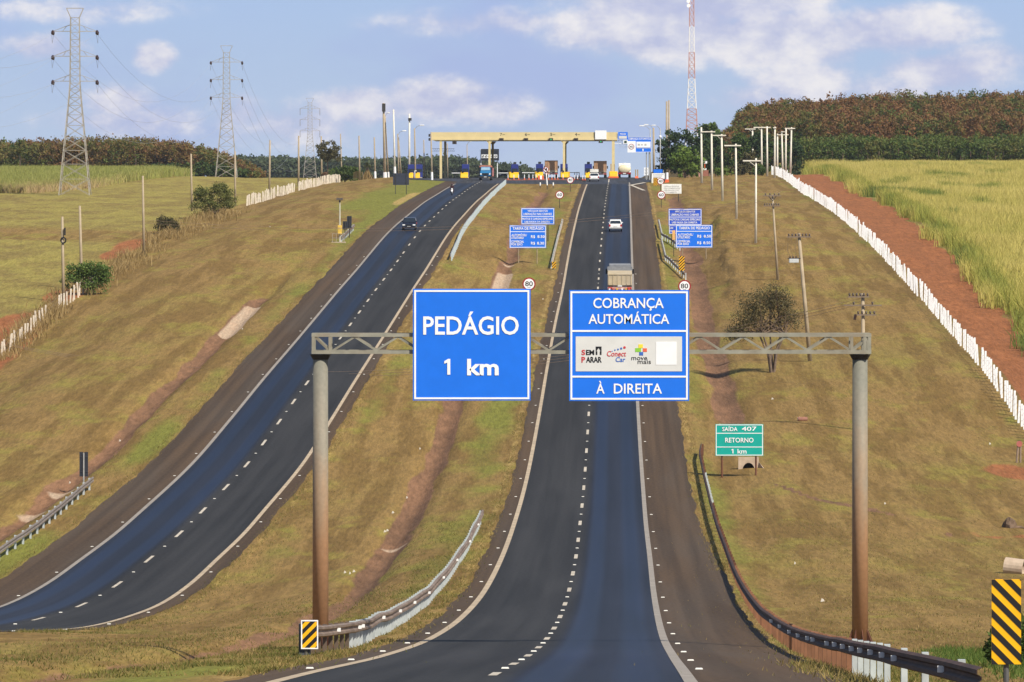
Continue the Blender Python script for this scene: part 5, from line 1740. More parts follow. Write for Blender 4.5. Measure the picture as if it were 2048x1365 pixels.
def car(name, label, p, rz, paint, L=4.0, W=1.66, H=1.43, wagon=False):
    root = thing(name, label, 'car', p, rz)
    w = W / 2
    lower = [(-L / 2, .42), (-L / 2 + .05, .30), (L / 2 - .12, .26), (L / 2, .40), (L / 2 - .03, .66), (L / 2 - .75, .88), (L / 2 - 1.15, .92), (-L / 2 + .08, .95), (-L / 2, .80)]
    body = MB().prism_x(lower, -w, w, lambda y, z: 1 - .10 * max(0, (abs(y) - L / 2 + .5) / .5) ** 2 - .03 * (z > .85)).build('body', paint, root, bevel=.05)
    if wagon: roof = [(-L / 2 + .06, .93), (-L / 2 + .42, H - .06), (-L / 2 + .65, H), (.35, H), (L / 2 - 1.15, .90)]
    else: roof = [(-L / 2 + .35, .93), (-L / 2 + .85, H - .05), (-L / 2 + 1.15, H), (.35, H), (L / 2 - 1.1, .90)]
    tp = lambda y, z: .97 - .19 * (z - .9) / (H - .9)
    MB().prism_x(roof, -w, w, tp).build('cabin', paint, root, bevel=.04)

    def glass(p0, p1, inset, out):
        (y0, z0), (y1, z1) = p0, p1
        d = Vector((0, z1 - z0, -(y1 - y0))).normalized() * out
        a, b = (w - inset) * tp(y0, z0), (w - inset) * tp(y1, z1)
        vs = [(-a, y0 + d.y, z0 + d.z), (a, y0 + d.y, z0 + d.z), (b, y1 + d.y, z1 + d.z), (-b, y1 + d.y, z1 + d.z)]
        vs += [(x, y - d.y * 1.6, z - d.z * 1.6) for x, y, z in vs]
        return MB().add(vs, [(0, 1, 2, 3), (7, 6, 5, 4), (0, 4, 5, 1), (1, 5, 6, 2), (2, 6, 7, 3), (3, 7, 4, 0)])
    fr = lambda a, b, t: (a[0] + (b[0] - a[0]) * t, a[1] + (b[1] - a[1]) * t)
    glass(fr(roof[-1], roof[-2], .08), fr(roof[-1], roof[-2], .90), .10, .02).build('windscreen', GLASS, root)
    glass(fr(roof[0], roof[1], .10), fr(roof[0], roof[1], .92), .10, -.02).build('rear_window', GLASS, root)
    for s in (-1, 1):
        z0, z1 = .97, H - .10
        xa, xb = s * (w * tp(0, z0) + .012), s * (w * tp(0, z1) + .012)
        g = MB()
        g.add([(xa, roof[0][0] + .45, z0), (xa, L / 2 - 1.35, z0), (xb, .25, z1), (xb, roof[1][0] + .3, z1)] + [(xa - s * .02, roof[0][0] + .45, z0), (xa - s * .02, L / 2 - 1.35, z0), (xb - s * .02, .25, z1), (xb - s * .02, roof[1][0] + .3, z1)], [(0, 1, 2, 3), (7, 6, 5, 4), (0, 4, 5, 1), (1, 5, 6, 2), (2, 6, 7, 3), (3, 7, 4, 0)])
        g.build('side_window', GLASS, root)
        MB().box(s * w * .94 - .14 if s < 0 else s * w * .94, s * w * .94 if s < 0 else s * w * .94 + .14, .55, .68, .95, 1.08).build('mirror', paint, root)
        MB().box(*sorted((s * w * .55, s * w * .90)), L / 2 - .10, L / 2 + .004, .58, .72).build('headlight', HEAD, root)
        MB().box(*sorted((s * w * .72, s * w * .97)), -L / 2 - .012, -L / 2 + .15, .62, .90 if wagon else .80).build('tail_light', TAIL, root)
    MB().box(-.22, .22, L / 2 - .02, L / 2 + .02, .36, .50).build('front_plate', PLATE, root)
    MB().box(-.22, .22, -L / 2 - .02, -L / 2 + .02, .58, .70).build('rear_plate', PLATE, root)
    MB().box(-w * .40, w * .40, L / 2 - .04, L / 2 + .01, .56, .68).build('grille', BLACK, root)
    MB().box(-w * .97, w * .97, -L / 2 - .07, -L / 2 + .1, .36, .54).build('rear_bumper', mat('bumper_grey', (.40, .40, .39), .5) if wagon else paint, root, bevel=.03)
    MB().box(-w * .93, w * .93, L / 2 - .12, L / 2 + .05, .28, .46).build('front_bumper', paint, root, bevel=.03)
    wheels(root, (-w + .02, w - .02), (-L / 2 + .75, L / 2 - .78), .30, .17)
    return root


def slope(p):      # pitch of the road under a vehicle
    return math.atan2(gz(p.x + .04, p.y + 2) - gz(p.x - .04, p.y - 2), 4.0)


def seat(root, up_dir=1):
    p = root.location
    root.rotation_euler = (slope(p) * up_dir, 0, root.rotation_euler.z)
    root.location.z += .02


NIGHT = mat('dark_blue_paint', (.010, .012, .022), .25, var=.05, spec=.6)
WHITEP = mat('white_paint', (.84, .84, .83), .3, var=.03)
SILV = mat('dark_grey_paint', (.03, .032, .038), .3)
p = at(818.5, 461.5); p.y += 2
v = car('sedan', 'dark blue sedan with bright headlamps coming down the left carriageway', Vector((p.x, p.y, gz(p.x, p.y))), math.pi - .02, NIGHT, 4.1, 1.68, 1.42); seat(v, -1)
p = at(1231.5, 464); p.y += 2
v = car('station_wagon', 'white station wagon driving uphill on the right carriageway', Vector((p.x, p.y, gz(p.x, p.y))), -.02, WHITEP, 4.0, 1.66, 1.42, True); seat(v)
p = atD(1007, 992)
v = car('sedan', 'dark car at the toll lane right of the blue truck', p, math.pi, SILV, 4.2, 1.72, 1.42)
p = at(1188.5, 363.4, 948)
v = car('hatchback', 'white car carrying a loaded roof rack at the toll approach', p, -.02, WHITEP, 4.1, 1.75, 1.50, True)
MB().box(-.72, .74, -1.5, .6, 1.62, 2.15).build('roof_load', mat('load_white', (.74, .72, .66), .6), v)
MB().box(-.78, .8, -1.2, -1.14, 1.48, 1.62).box(-.78, .8, .3, .36, 1.48, 1.62).build('roof_rack', BLACK, v)


def truck_rear(label, p, rz, wall, W=2.45, z0=1.05, z1=3.25, L=6.5, cab_col=None, lower=True, lampy=True):
    root = thing('truck', label, 'truck', p, rz)
    w = W / 2
    b = MB().box(-w, w, -L / 2, L / 2, z0, z1).build('cargo_box', wall, root, bevel=.03)
    r = MB()
    for x in np.linspace(-w + .1, w - .1, 6): r.box(x - .03, x + .03, -L / 2 - .04, -L / 2 - .002, z0 + .1, z1 - .05)
    r.box(-w, w, -L / 2 - .05, -L / 2 - .002, z1 - .12, z1 - .02).build('tail_frame', wall, b)
    c = MB().box(-w * .95, w * .95, L / 2 + .1, L / 2 + 2.0, .6, 2.75, .96, .88).build('cab', cab_col or SIGNWHITE, root, bevel=.08)
    MB().box(-w * .8, w * .8, L / 2 + 1.9, L / 2 + 2.03, 1.6, 2.3).build('windscreen', GLASS, c)
    MB().box(-w * .45, w * .45, -L / 2, L / 2 + 1.8, .55, z0).build('chassis', DARKSTEEL, root)
    for s in (-1, 1):
        MB().box(*sorted((s * (w + .02), s * (w + .22))), L / 2 + 1.3, L / 2 + 1.5, 1.7, 2.2).build('mirror', BLACK, root)
    bm = MB().box(-w, w, -L / 2 - .02, -L / 2 + .12, .55, .80).build('rear_bumper', mat('striped_bumper', (.55, .30, .26), .5), root)
    for s in (-1, 1):
        MB().box(*sorted((s * w * .62, s * w * .95)), -L / 2 - .06, -L / 2 - .022, .62, .76).build('tail_light', TAIL, root)
    MB().box(-.22, .22, -L / 2 - .06, -L / 2 - .025, .82, .98).build('number_plate', PLATE, root)
    wheels(root, (-w + .02, w - .02), (-L / 2 + 1.0, -L / 2 + 2.15, L / 2 + .9), .48, .5)
    return root


TAN = mat('beige_tailgate', (.52, .42, .27), .7, var=.12, scale=1.2, dirt=(.42, .38, .33), dirt_amt=.5)
BROWN = mat('brown_tarpaulin', (.40, .235, .135), .8, var=.15, scale=1.0)
p = at(1241, 591); p.y += 3.4; p.z = gz(p.x, p.y)
GREYB = mat('grey_headboard', (.20, .21, .23), .6)
v = truck_rear('beige dump truck just above the COBRANÇA board on the right carriageway', p, -.02, TAN, 2.45, .95, 2.12, 6.2, cab_col=GREYB); seat(v)
GREYB = mat('grey_headboard', (.20, .21, .23), .6)
MB().box(-1.27, 1.27, 3.0, 3.1, 2.12, 2.52).build('headboard', GREYB, v)
lm = [MB().box(*sorted((s * x, s * (x + .16))), -3.24, -3.15, .5, .66).build('tail_light', m_, v) for s, x, m_ in ((-1, .55, ORANGE), (1, .55, AMBER), (-1, .2, AMBER), (1, .15, HEAD), (1, .85, ORANGE), (-1, .95, HEAD))]
p = atD(1102.6, 991)
v = truck_rear('brown covered truck at the booth behind the round crossed sign', p, -.02, BROWN, 2.35, 1.15, 3.15)
MB().box(-1.1, 1.1, -3.32, -3.25, .95, 1.35).build('tailgate', mat('tailgate_cream', (.62, .50, .34), .6, dirt=(.35, .22, .14), dirt_amt=.6), v)
p = atD(1200.5, 991)
v = truck_rear('brown covered truck right of the white car with the roof load', p, -.02, BROWN, 2.4, 1.2, 3.1)
MB().box(-1.15, 1.15, -3.32, -3.25, .98, 1.36).build('tailgate', mat('tailgate_rust', (.50, .34, .24), .6, dirt=(.30, .15, .10), dirt_amt=.6), v)


def tanker():
    p = atD(1249, 990)
    root = thing('tanker_truck', 'cream and white tanker truck in the rightmost toll lane', 'tanker', p, -.02)
    L = 7.0; R_ = 1.18
    vs = []
    prof = [(-L / 2, .0), (-L / 2 + .02, .80), (-L / 2 + .25, 1.0), (L / 2 - .25, 1.0), (L / 2, .0)]
    n = 24
    for y, s in prof:
        for i in range(n):
            t = 2 * math.pi * i / n
            vs.append((R_ * max(s, .02) * math.cos(t), y, 1.62 + .80 * max(s, .02) * math.sin(t)))
    fs = [(j * n + i, j * n + (i + 1) % n, (j + 1) * n + (i + 1) % n, (j + 1) * n + i) for j in range(4) for i in range(n)]
    t = MB().add(vs, fs).build('tank', mat('tank_cream', (.72, .66, .46), .4, var=.06), root, smooth=True)
    MB().box(-.75, .75, -L / 2 + .3, L / 2 - .3, 2.35, 2.55, .7, 1).build('walkway', SIGNWHITE, t)
    MB().cyl((0, -1, 2.5), (0, -1, 2.72), .35, n=14).cyl((0, 1, 2.5), (0, 1, 2.72), .35, n=14).build('hatch', SIGNWHITE, t)
    MB().box(-1.2, 1.2, -L / 2 - .05, -L / 2 + .25, .62, .98).build('rear_bumper', mat('maroon', (.16, .02, .02), .5), root)
    for s in (-1, 1):
        MB().box(*sorted((s * .7, s * 1.12)), -L / 2 - .09, -L / 2 - .055, .70, .88).build('tail_light', TAIL, root)
    MB().box(-.28, .28, -L / 2 - .09, -L / 2 - .055, .66, .86).build('number_plate', PLATE, root)
    MB().box(-.45, .45, -L / 2 + .3, L / 2 + 1.8, .55, .95).build('chassis', DARKSTEEL, root)
    c = MB().box(-1.15, 1.15, L / 2 + .15, L / 2 + 2.0, .6, 2.7, .96, .88).build('cab', SIGNWHITE, root, bevel=.08)
    MB().box(-.95, .95, L / 2 + 1.9, L / 2 + 2.03, 1.6, 2.3).build('windscreen', GLASS, c)
    wheels(root, (-1.15, 1.15), (-L / 2 + .9, -L / 2 + 2.1, L / 2 + 1.0), .48, .45)


tanker()


def blue_truck():
    p = at(971.5, 361.5, 965); p.y += 3; p.z = gz(p.x, p.y)
    root = thing('truck', 'old blue truck with a rusty load frame facing the camera under the canopy', 'truck', p, math.pi - .02)
    BL = mat('truck_blue', (.012, .15, .34), .35, var=.06)
    BOXN = mat('navy_box', (.035, .045, .075), .6)
    LOAD = mat('rusty_orange_frame', (.42, .17, .11), .7, var=.15)
    cab = MB().prism_x([(.9, .75), (.9, 2.15), (1.15, 2.40), (2.0, 2.35), (2.35, 1.75), (3.45, 1.55), (3.6, 1.3), (3.6, .7)], -.98, .98, lambda y, z: 1 - .16 * (z - .7) / 1.7).build('cab', BL, root, bevel=.08)
    g = MB()
    vs = [(-.80, 2.37, 1.80), (.80, 2.37, 1.80), (.74, 2.05, 2.28), (-.74, 2.05, 2.28)]
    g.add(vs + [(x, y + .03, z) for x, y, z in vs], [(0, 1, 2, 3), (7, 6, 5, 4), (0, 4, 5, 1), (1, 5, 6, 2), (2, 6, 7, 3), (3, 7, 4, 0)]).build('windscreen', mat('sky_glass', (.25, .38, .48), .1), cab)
    MB().box(-.55, .55, 3.58, 3.64, .85, 1.25).build('grille', BLACK, cab)
    for s in (-1, 1):
        MB().cyl((s * .78, 3.55, 1.1), (s * .78, 3.66, 1.1), .14, n=12).build('headlight', HEAD, cab)
        MB().box(*sorted((s * 1.02, s * 1.22)), 1.8, 1.9, 1.75, 2.15).build('mirror', BLACK, root)
        MB().box(*sorted((s * .72, s * 1.14)), 2.3, 3.5, .95, 1.15).build('mudguard', SILV, root)
    MB().box(-1.12, 1.12, 3.6, 3.8, .48, .75).build('front_bumper', mat('dark_bumper', (.03, .03, .035), .5), root)
    MB().box(-.24, .24, 3.81, 3.84, .52, .66).build('number_plate', PLATE, root)
    MB().box(-1.15, 1.15, -3.4, .75, .95, 2.3).build('cargo_bed', BOXN, root)
    MB().prism_x([(.55, 2.3), (.55, 2.55), (.75, 2.68), (.9, 2.68), (.9, 2.3)], -1.15, 1.15, lambda y, z: .75 if z > 2.6 else 1).build('headboard', LOAD, root)
    MB().box(.2, 1.2, -3.2, .5, 2.3, 2.75).build('load', BOXN, root)
    MB().box(-1.35, -1.16, -3.3, .6, .7, 2.2).build('side_board', mat('pink_rust', (.45, .18, .17), .7), root)
    wheels(root, (-1.1, 1.1), (2.75, -1.6, -2.6), .48, .32)


blue_truck()


def motorcycle():
    p = at(904, 391)
    root = thing('motorcycle', 'small motorcycle with white front heading down the left carriageway', 'motorcycle', p, math.pi - .02)
    for y, nm in ((.62, 0), (-.62, 1)):
        w = MB()
        n, m_ = 20, 6
        vs = [((.06 * math.sin(2 * math.pi * j / m_)), y + (.25 + .05 * math.cos(2 * math.pi * j / m_)) * math.cos(2 * math.pi * i / n), .31 + (.25 + .05 * math.cos(2 * math.pi * j / m_)) * math.sin(2 * math.pi * i / n)) for i in range(n) for j in range(m_)]
        fs = [(i * m_ + j, ((i + 1) % n) * m_ + j, ((i + 1) % n) * m_ + (j + 1) % m_, i * m_ + (j + 1) % m_) for i in range(n) for j in range(m_)]
        t = w.add(vs, fs).build('wheel', TYRE, root)
        s = MB()
        for i in range(6):
            a = math.pi * i / 6
            s.bar((0, y + .25 * math.cos(a), .31 + .25 * math.sin(a)), (0, y - .25 * math.cos(a), .31 - .25 * math.sin(a)), .015)
        s.build('spokes', RIM, t)
    MB().tube([(0, -.55, .35), (0, -.1, .5), (0, .35, .55), (0, .45, .95)], .06, 8).build('frame', DARKSTEEL, root)
    MB().box(-.14, .14, -.15, .25, .28, .55).build('engine', DARKSTEEL, root, bevel=.04)
    MB().sphere((0, .18, .82), .14, .28, .13).build('fuel_tank', LOGORED, root, smooth=True)
    MB().box(-.13, .13, -.65, .0, .76, .84).build('saddle', BLACK, root, bevel=.03)
    MB().tube([(-.36, .28, 1.05), (-.12, .42, 1.02), (.12, .42, 1.02), (.36, .28, 1.05)], .022, 6).build('handlebar', DARKSTEEL, root)
    for s in (-.09, .09):
        MB().cyl((s, .44, 1.0), (s, .62, .31), .03, n=8).build('fork', RIM, root)
    MB().sphere((0, .52, .92), .13, .09, .13).build('headlight', HEAD, root, smooth=True)
    MB().poly_y([(-.13, .55), (.13, .55), (.16, .82), (-.16, .82)], .50, .56).build('front_cowl', SIGNWHITE, root)
    MB().tube([(0, .28, .62), (0, .5, .68), (0, .8, .62), (0, .92, .5)], .08, 8).build('front_mudguard', SIGNWHITE, root)
    # rider
    me = bpy.data.meshes.new('person')
    J = {'pel': (0, -.22, .92), 'wa': (0, -.18, 1.10), 'ch': (0, -.08, 1.32), 'nk': (0, -.03, 1.46), 'hd': (0, .0, 1.58), 'ht': (0, .0, 1.70),
         'sl': (-.19, -.06, 1.38), 'el': (-.30, .08, 1.15), 'hl': (-.33, .27, 1.07), 'sr': (.19, -.06, 1.38), 'er': (.30, .08, 1.15), 'hr': (.33, .27, 1.07),
         'pl': (-.12, -.18, .90), 'kl': (-.21, .22, .78), 'al': (-.19, .02, .40), 'fl': (-.19, .16, .34), 'pr': (.12, -.18, .90), 'kr': (.21, .22, .78), 'ar': (.19, .02, .40), 'fr': (.19, .16, .34)}
    R_ = {'pel': .15, 'wa': .15, 'ch': .17, 'nk': .065, 'hd': .10, 'ht': .07, 'sl': .075, 'el': .05, 'hl': .04, 'sr': .075, 'er': .05, 'hr': .04, 'pl': .10, 'kl': .075, 'al': .05, 'fl': .04, 'pr': .10, 'kr': .075, 'ar': .05, 'fr': .04}
    K = list(J)
    E = [('pel', 'wa'), ('wa', 'ch'), ('ch', 'nk'), ('nk', 'hd'), ('hd', 'ht'), ('ch', 'sl'), ('sl', 'el'), ('el', 'hl'), ('ch', 'sr'), ('sr', 'er'), ('er', 'hr'), ('pel', 'pl'), ('pl', 'kl'), ('kl', 'al'), ('al', 'fl'), ('pel', 'pr'), ('pr', 'kr'), ('kr', 'ar'), ('ar', 'fr')]
    me.from_pydata([J[a] for a in K], [(K.index(a), K.index(b)) for a, b in E], [])
    o = bpy.data.objects.new('person', me); COL.objects.link(o)
    md = o.modifiers.new('skin', 'SKIN')
    for i, a in enumerate(K):
        sv = me.skin_vertices[0].data[i]; sv.radius = (R_[a], R_[a]); sv.use_root = (a == 'pel')
    o.modifiers.new('smooth', 'SUBSURF').levels = 1
    me.materials.append(mat('rider_clothes', (.06, .022, .024), .8))
    o.location = p; o.rotation_euler = (0, 0, math.pi - .02)
    tag(o, 'person in dark red clothes riding the motorcycle with a helmet', 'person')
    h = MB().sphere((0, .0, 1.64), .145, .165, .155, 14, 8).build('helmet', mat('helmet', (.10, .03, .03), .3), o, smooth=True)
    MB().box(-.10, .10, .12, .172, 1.58, 1.68).build('visor', GLASS, h)


motorcycle()

# ------------------------------------------------------------------ road studs (white reflective)
def studs():
    first = {}
    sets = []
    for i in range(0, 30):
        y = 109 + 16 * i
        sets.append(('R', .0, y, 'lane line of the right carriageway'))
        sets.append(('R', 3.95, y, 'right edge line of the right carriageway'))
        sets.append(('R', -3.98, y, 'left edge line of the right carriageway'))
        y += 6
        if y > 190:
            sets.append(('L', .0, y, 'lane line of the left carriageway'))
            sets.append(('L', 3.98, y, 'right edge line of the left carriageway'))
            sets.append(('L', -3.95, y, 'left edge line of the left carriageway'))
    me = None
    for (sd, u, y, where) in sets:
        x = (XR(y) if sd == 'R' else XL(y)) + u
        z = (ZR(y) if sd == 'R' else ZL(y)) - .045 * max(0, abs(u) - 3.6) * (u > 0 if sd == 'R' else u < 0) + .02
        if me is None:
            o = MB().box(-.08, .08, -.055, .055, 0, .026, .8, .6).build('road_stud', mat('stud_white', (.66, .64, .58), .5)); me = o.data
        else:
            o = bpy.data.objects.new('road_stud', me); COL.objects.link(o)
        o.location = (x, y, z)
        tag(o, 'white stud, one of the row along the ' + where, 'road stud', 'studs along the ' + where)


studs()


# ------------------------------------------------------------------ picket fences
def picket(label, side, y0, y1, u, m, gap=2.4, h=1.5, w=.075, skip=()):
    ys = np.arange(y0, y1, gap)
    base = atu(side, u, y0)
    root = thing('picket_fence', label, 'fence', base)
    rest = MB()
    for i, y in enumerate(ys):
        if any(a < y < b for a, b in skip): continue
        q = atu(side, u + rng.normal(0, .06), y) - base
        t = h * (1 + rng.normal(0, .07)); ln = rng.normal(0, .075)
        b = MB() if i < 100 else rest
        vs = []
        for z, dx in ((-.15, 0), (t, ln)):
            for sx, sy in ((-1, -1), (1, -1), (1, 1), (-1, 1)): vs.append((q.x + sx * w + dx, q.y + sy * w, q.z + z))
        b.add(vs, [(3, 2, 1, 0), (4, 5, 6, 7), (0, 1, 5, 4), (1, 2, 6, 5), (2, 3, 7, 6), (3, 0, 4, 7)])
        if i < 100: b.build('picket', m, root)
    if rest.v:
        o = rest.build('picket_row', m, root); o['kind'] = 'stuff'
    wr = MB()
    for hz in (.45, .85, 1.25):
        wr.tube([atu(side, u, y, hz) - base for y in np.arange(y0, y1, 8)], .008, 3)
    wr.build('strand_wire', WIRE, root)


picket('long white picket fence between the right slope and the red dirt road', 'R', 352, 1022, 31, WHITEWASH, 2.35, 1.62, .075)
PKL = mat('dusty_whitewash', (.72, .64, .52), .85, var=.12, scale=3, dirt=(.45, .34, .24), dirt_amt=.5)
picket('weathered picket fence along the lower left field edge by the red scar', 'L', 430, 540, -29, PKL, 2.4, 1.35, .07, skip=((493, 502),))
picket('weathered picket fence along the upper left slope running to the dark green shrubs', 'L', 756, 1026, -29, PKL, 2.5, 1.5, .08, skip=((872, 884),))


# ------------------------------------------------------------------ small things by the road
def culvert():
    p = at(1497, 937)
    k = p.y / F
    root = thing('culvert', 'small concrete culvert mouth behind the green exit sign', 'culvert', p)
    Cc = mat('culvert_concrete', (.50, .39, .29), .9, var=.15, dirt=(.30, .20, .14), dirt_amt=.5)
    a = [(math.cos(t) * .40, -.16 + .52 * math.sin(t)) for t in np.linspace(math.pi, 0, 12)]
    out = [(-.66, .72), (-.66, -.5)] + [(-.40, -.5)] + a + [(.40, -.5), (.66, -.5), (.66, .72)]
    MB().poly_y(out, -.15, .15).build('headwall', Cc, root)
    MB().add([(.66, -.15, .42), (.66, .1, .42), (1.25, -1.6, -.45), (1.38, -1.5, -.45), (.66, -.15, -.6), (.66, .1, -.6), (1.25, -1.6, -.7), (1.38, -1.5, -.7)], [(0, 1, 3, 2), (0, 2, 6, 4), (1, 5, 7, 3), (2, 3, 7, 6), (4, 6, 7, 5)]).build('wing_wall', Cc, root)
    MB().poly_y([(-.40, -.5)] + a + [(.40, -.5)], .152, 1.2).build('mouth_shade', mat('painted_hollow_shade', (.012, .010, .010), .9), root)  # solid near-black plug: shade inside the pipe put into its colour
    p = at(2037, 1148); k = p.y / F
    root = thing('concrete_pipe', 'broken end of a concrete pipe at the right edge above the striped marker', 'pipe', p)
    n = 18
    vs, fs = [], []
    ax = Vector((-.92, .30, .10)).normalized(); e1 = ax.orthogonal().normalized(); e2 = ax.cross(e1)
    for L_, r in ((0, .42), (0, .34), (1.5, .34), (1.5, .42)):
        for i in range(n):
            t = 2 * math.pi * i / n
            vs.append(Vector((.25, 0, .25)) + ax * L_ * .6 + (e1 * math.cos(t) + e2 * math.sin(t)) * r)
    for j in range(4):
        for i in range(n): fs.append((j * n + i, j * n + (i + 1) % n, ((j + 1) % 4) * n + (i + 1) % n, ((j + 1) % 4) * n + i))
    MB().add(vs, fs).build('pipe', Cc, root, smooth=False)
    p = at(2038, 926); k = p.y / F
    root = thing('gate_post', 'twin grey gate post with a red round reflector on bare red soil', 'post', p)
    MB().cyl((-.17, 0, -.2), (-.06, 0, 1.15), .07, n=8).cyl((.10, .1, -.2), (.10, .1, 1.15), .07, n=8).build('post', mat('old_wood', (.28, .20, .15), .85), root)
    MB().disc_y(.02, 1.25, .20, -.1, -.06, 16).build('reflector', mat('faded_red', (.40, .12, .10), .6), root)
    p = at(2018, 1056)
    root = thing('tree_stump', 'dark weathered stump in shade at the right edge', 'stump', p)
    s = MB()
    vs, fs = [], []
    n = 12
    for j, (z, r) in enumerate(((-.1, .42), (.2, .36), (.42, .27), (.55, .12))):
        for i in range(n):
            t = 2 * math.pi * i / n
            q = r * (1 + .25 * math.sin(3 * t + j) + .12 * math.sin(7 * t))
            vs.append((q * math.cos(t), q * math.sin(t), z + .05 * math.sin(5 * t)))
    for j in range(3):
        for i in range(n): fs.append((j * n + i, j * n + (i + 1) % n, (j + 1) * n + (i + 1) % n, (j + 1) * n + i))
    fs.append(tuple(range(3 * n, 4 * n)))
    BK = mat('dead_wood', (.13, .085, .055), .9, var=.3)
    s.add(vs, fs).build('stump', BK, root)
    MB().tube([(.3, 0, 0), (.65, .1, .02), (.95, .1, -.05)], [.12, .09, .04], 7).build('root', BK, root)
    p = at(1604, 842)
    root = thing('drum', 'small rusty drum lying on the right slope left of the gantry column', 'drum', p)
    MB().cyl((-.30, 0, .12), (.38, .1, .12), .16, n=14).build('drum', mat('drum_rust', (.28, .13, .09), .8, var=.25), root)
    MB().cyl((-.315, 0, .12), (-.305, 0, .12), .14, n=14).build('drum_lid', mat('drum_lid', (.55, .42, .36), .7), root)


culvert()


def litter():
    pts = [(814, 998), (786, 1028), (700, 1150), (690, 1148), (708, 1146), (770, 1066), (775, 1064), (840, 900), (1545, 800), (1547, 812), (1600, 838), (1640, 1040), (1590, 1130), (1660, 1208), (1645, 1205), (1760, 870),
           (1770, 1010), (240, 828), (240, 884), (66, 900), (140, 968), (530, 680), (485, 660), (1080, 540), (1086, 600), (640, 410), (540, 455), (1740, 862), (1980, 890), (1550, 1016), (1440, 852), (575, 640)]
    me = []
    for i, (px, r) in enumerate(pts[::2] + pts[1:8:2]):
        p = at(px, r)
        s = .045 + .05 * rng.random()
        o = MB().add([(-s, -s, .02), (s, -s * .8, .05), (s * .9, s, .03), (-s * .7, s * 1.1, .02), (-s * .5, -s * .3, .16), (s * .4, s * .3, .13)],
                     [(0, 1, 4), (1, 2, 5), (1, 5, 4), (2, 3, 5), (3, 4, 5), (3, 0, 4)]).build('litter', mat('litter_pale', (.48, .43, .36), .8))
        o.location = p
        tag(o, 'scrap of pale litter lying in the roadside grass', 'litter', 'scraps of litter in the grass')


litter()
# ------------------------------------------------------------------ vegetation
def rot_quads(C, size, rs, flat=.35):
    """randomly turned leaf quads around centres C (N,3); size (N,)"""
    n = len(C)
    a = rs.normal(size=(n, 3)); a /= np.linalg.norm(a, axis=1)[:, None]
    b = rs.normal(size=(n, 3)); b[:, 2] *= flat
    b -= (a * b).sum(1)[:, None] * a; b /= np.maximum(np.linalg.norm(b, axis=1)[:, None], 1e-6)
    s = size[:, None]
    V = np.stack([C - a * s * .62 - b * s * .16, C + b * s * -.42, C + a * s * .62 + b * s * .05, C + b * s * .42], 1)
    Q = np.arange(n * 4).reshape(n, 4)
    return V.reshape(-1, 3), Q


def crown_points(rs, centre, rad, nclump, per, clump_r, shell=.55, lower=-.75):
    """leaf positions: clumps spread through an ellipsoid"""
    d = rs.normal(size=(nclump, 3)); d /= np.linalg.norm(d, axis=1)[:, None]
    d[:, 2] = np.where(d[:, 2] < lower, -d[:, 2], d[:, 2])
    r = shell + (1 - shell) * rs.random(nclump) ** .6
    cc = np.asarray(centre) + d * r[:, None] * np.asarray(rad)
    cr = clump_r * (.6 + .8 * rs.random(nclump))
    q = rs.normal(size=(nclump, per, 3)); q /= np.linalg.norm(q, axis=2)[..., None]
    q *= (rs.random((nclump, per, 1)) ** .45) * cr[:, None, None]
    q[..., 2] *= .75
    tint = np.repeat(rs.random(nclump)[:, None], per, 1) * .6 + rs.random((nclump, per)) * .4
    return (cc[:, None, :] + q).reshape(-1, 3), tint.ravel(), cc


BARK = mat('bark', (.17, .12, .085), .9, var=.25, scale=4)


def tree(name, label, base, crowns, fol, leaf, trunk_h, trunk_r, seed, per=40, nclump=60, clump=.7, stems=1, spread=.4, cat='tree', shell=.5, group=None, limbs=8):
    """crowns: list of (dx, dy, z, rx, ry, rz)"""
    rs = np.random.default_rng(seed)
    root = thing(name, label, cat, base, group=group)
    pts, tin, ccs = [], [], []
    for (dx, dy, z, rx, ry, rz) in crowns:
        p, t, c = crown_points(rs, (dx, dy, z), (rx, ry, rz), max(6, int(nclump / len(crowns))), per, clump, shell)
        pts.append(p); tin.append(t); ccs.append(c)
    P_ = np.concatenate(pts); T_ = np.concatenate(tin); C_ = np.concatenate(ccs)
    keep = P_[:, 2] > .05
    P_, T_ = P_[keep], T_[keep]
    V, Q = rot_quads(P_, leaf * (.6 + .8 * rs.random(len(P_))), rs)
    tk = MB()
    if trunk_h > 0:
        zc = trunk_h
        for s in range(stems):
            a = 2 * math.pi * s / max(stems, 1) + rs.random()
            off = 0 if stems == 1 else spread
            top = Vector((math.cos(a) * off * 1.6, math.sin(a) * off * 1.2, zc))
            tk.tube([(math.cos(a) * off * .15, math.sin(a) * off * .15, -.2), (math.cos(a) * off * .5, math.sin(a) * off * .4, zc * .45), top], [trunk_r, trunk_r * .75, trunk_r * .5], 8)
            for c in C_[rs.choice(len(C_), min(limbs, len(C_)), False)]:
                m_ = top.lerp(Vector(c), .5) + Vector((0, 0, -.1 * (c[2] - zc)))
                tk.tube([top - Vector((0, 0, .1)), m_, c], [trunk_r * .42, trunk_r * .28, trunk_r * .08], 5)
        tk.build('trunk', BARK, root)
    np_mesh('crown', V, Q, fol, root, tint=np.repeat(T_, 4))
    return root


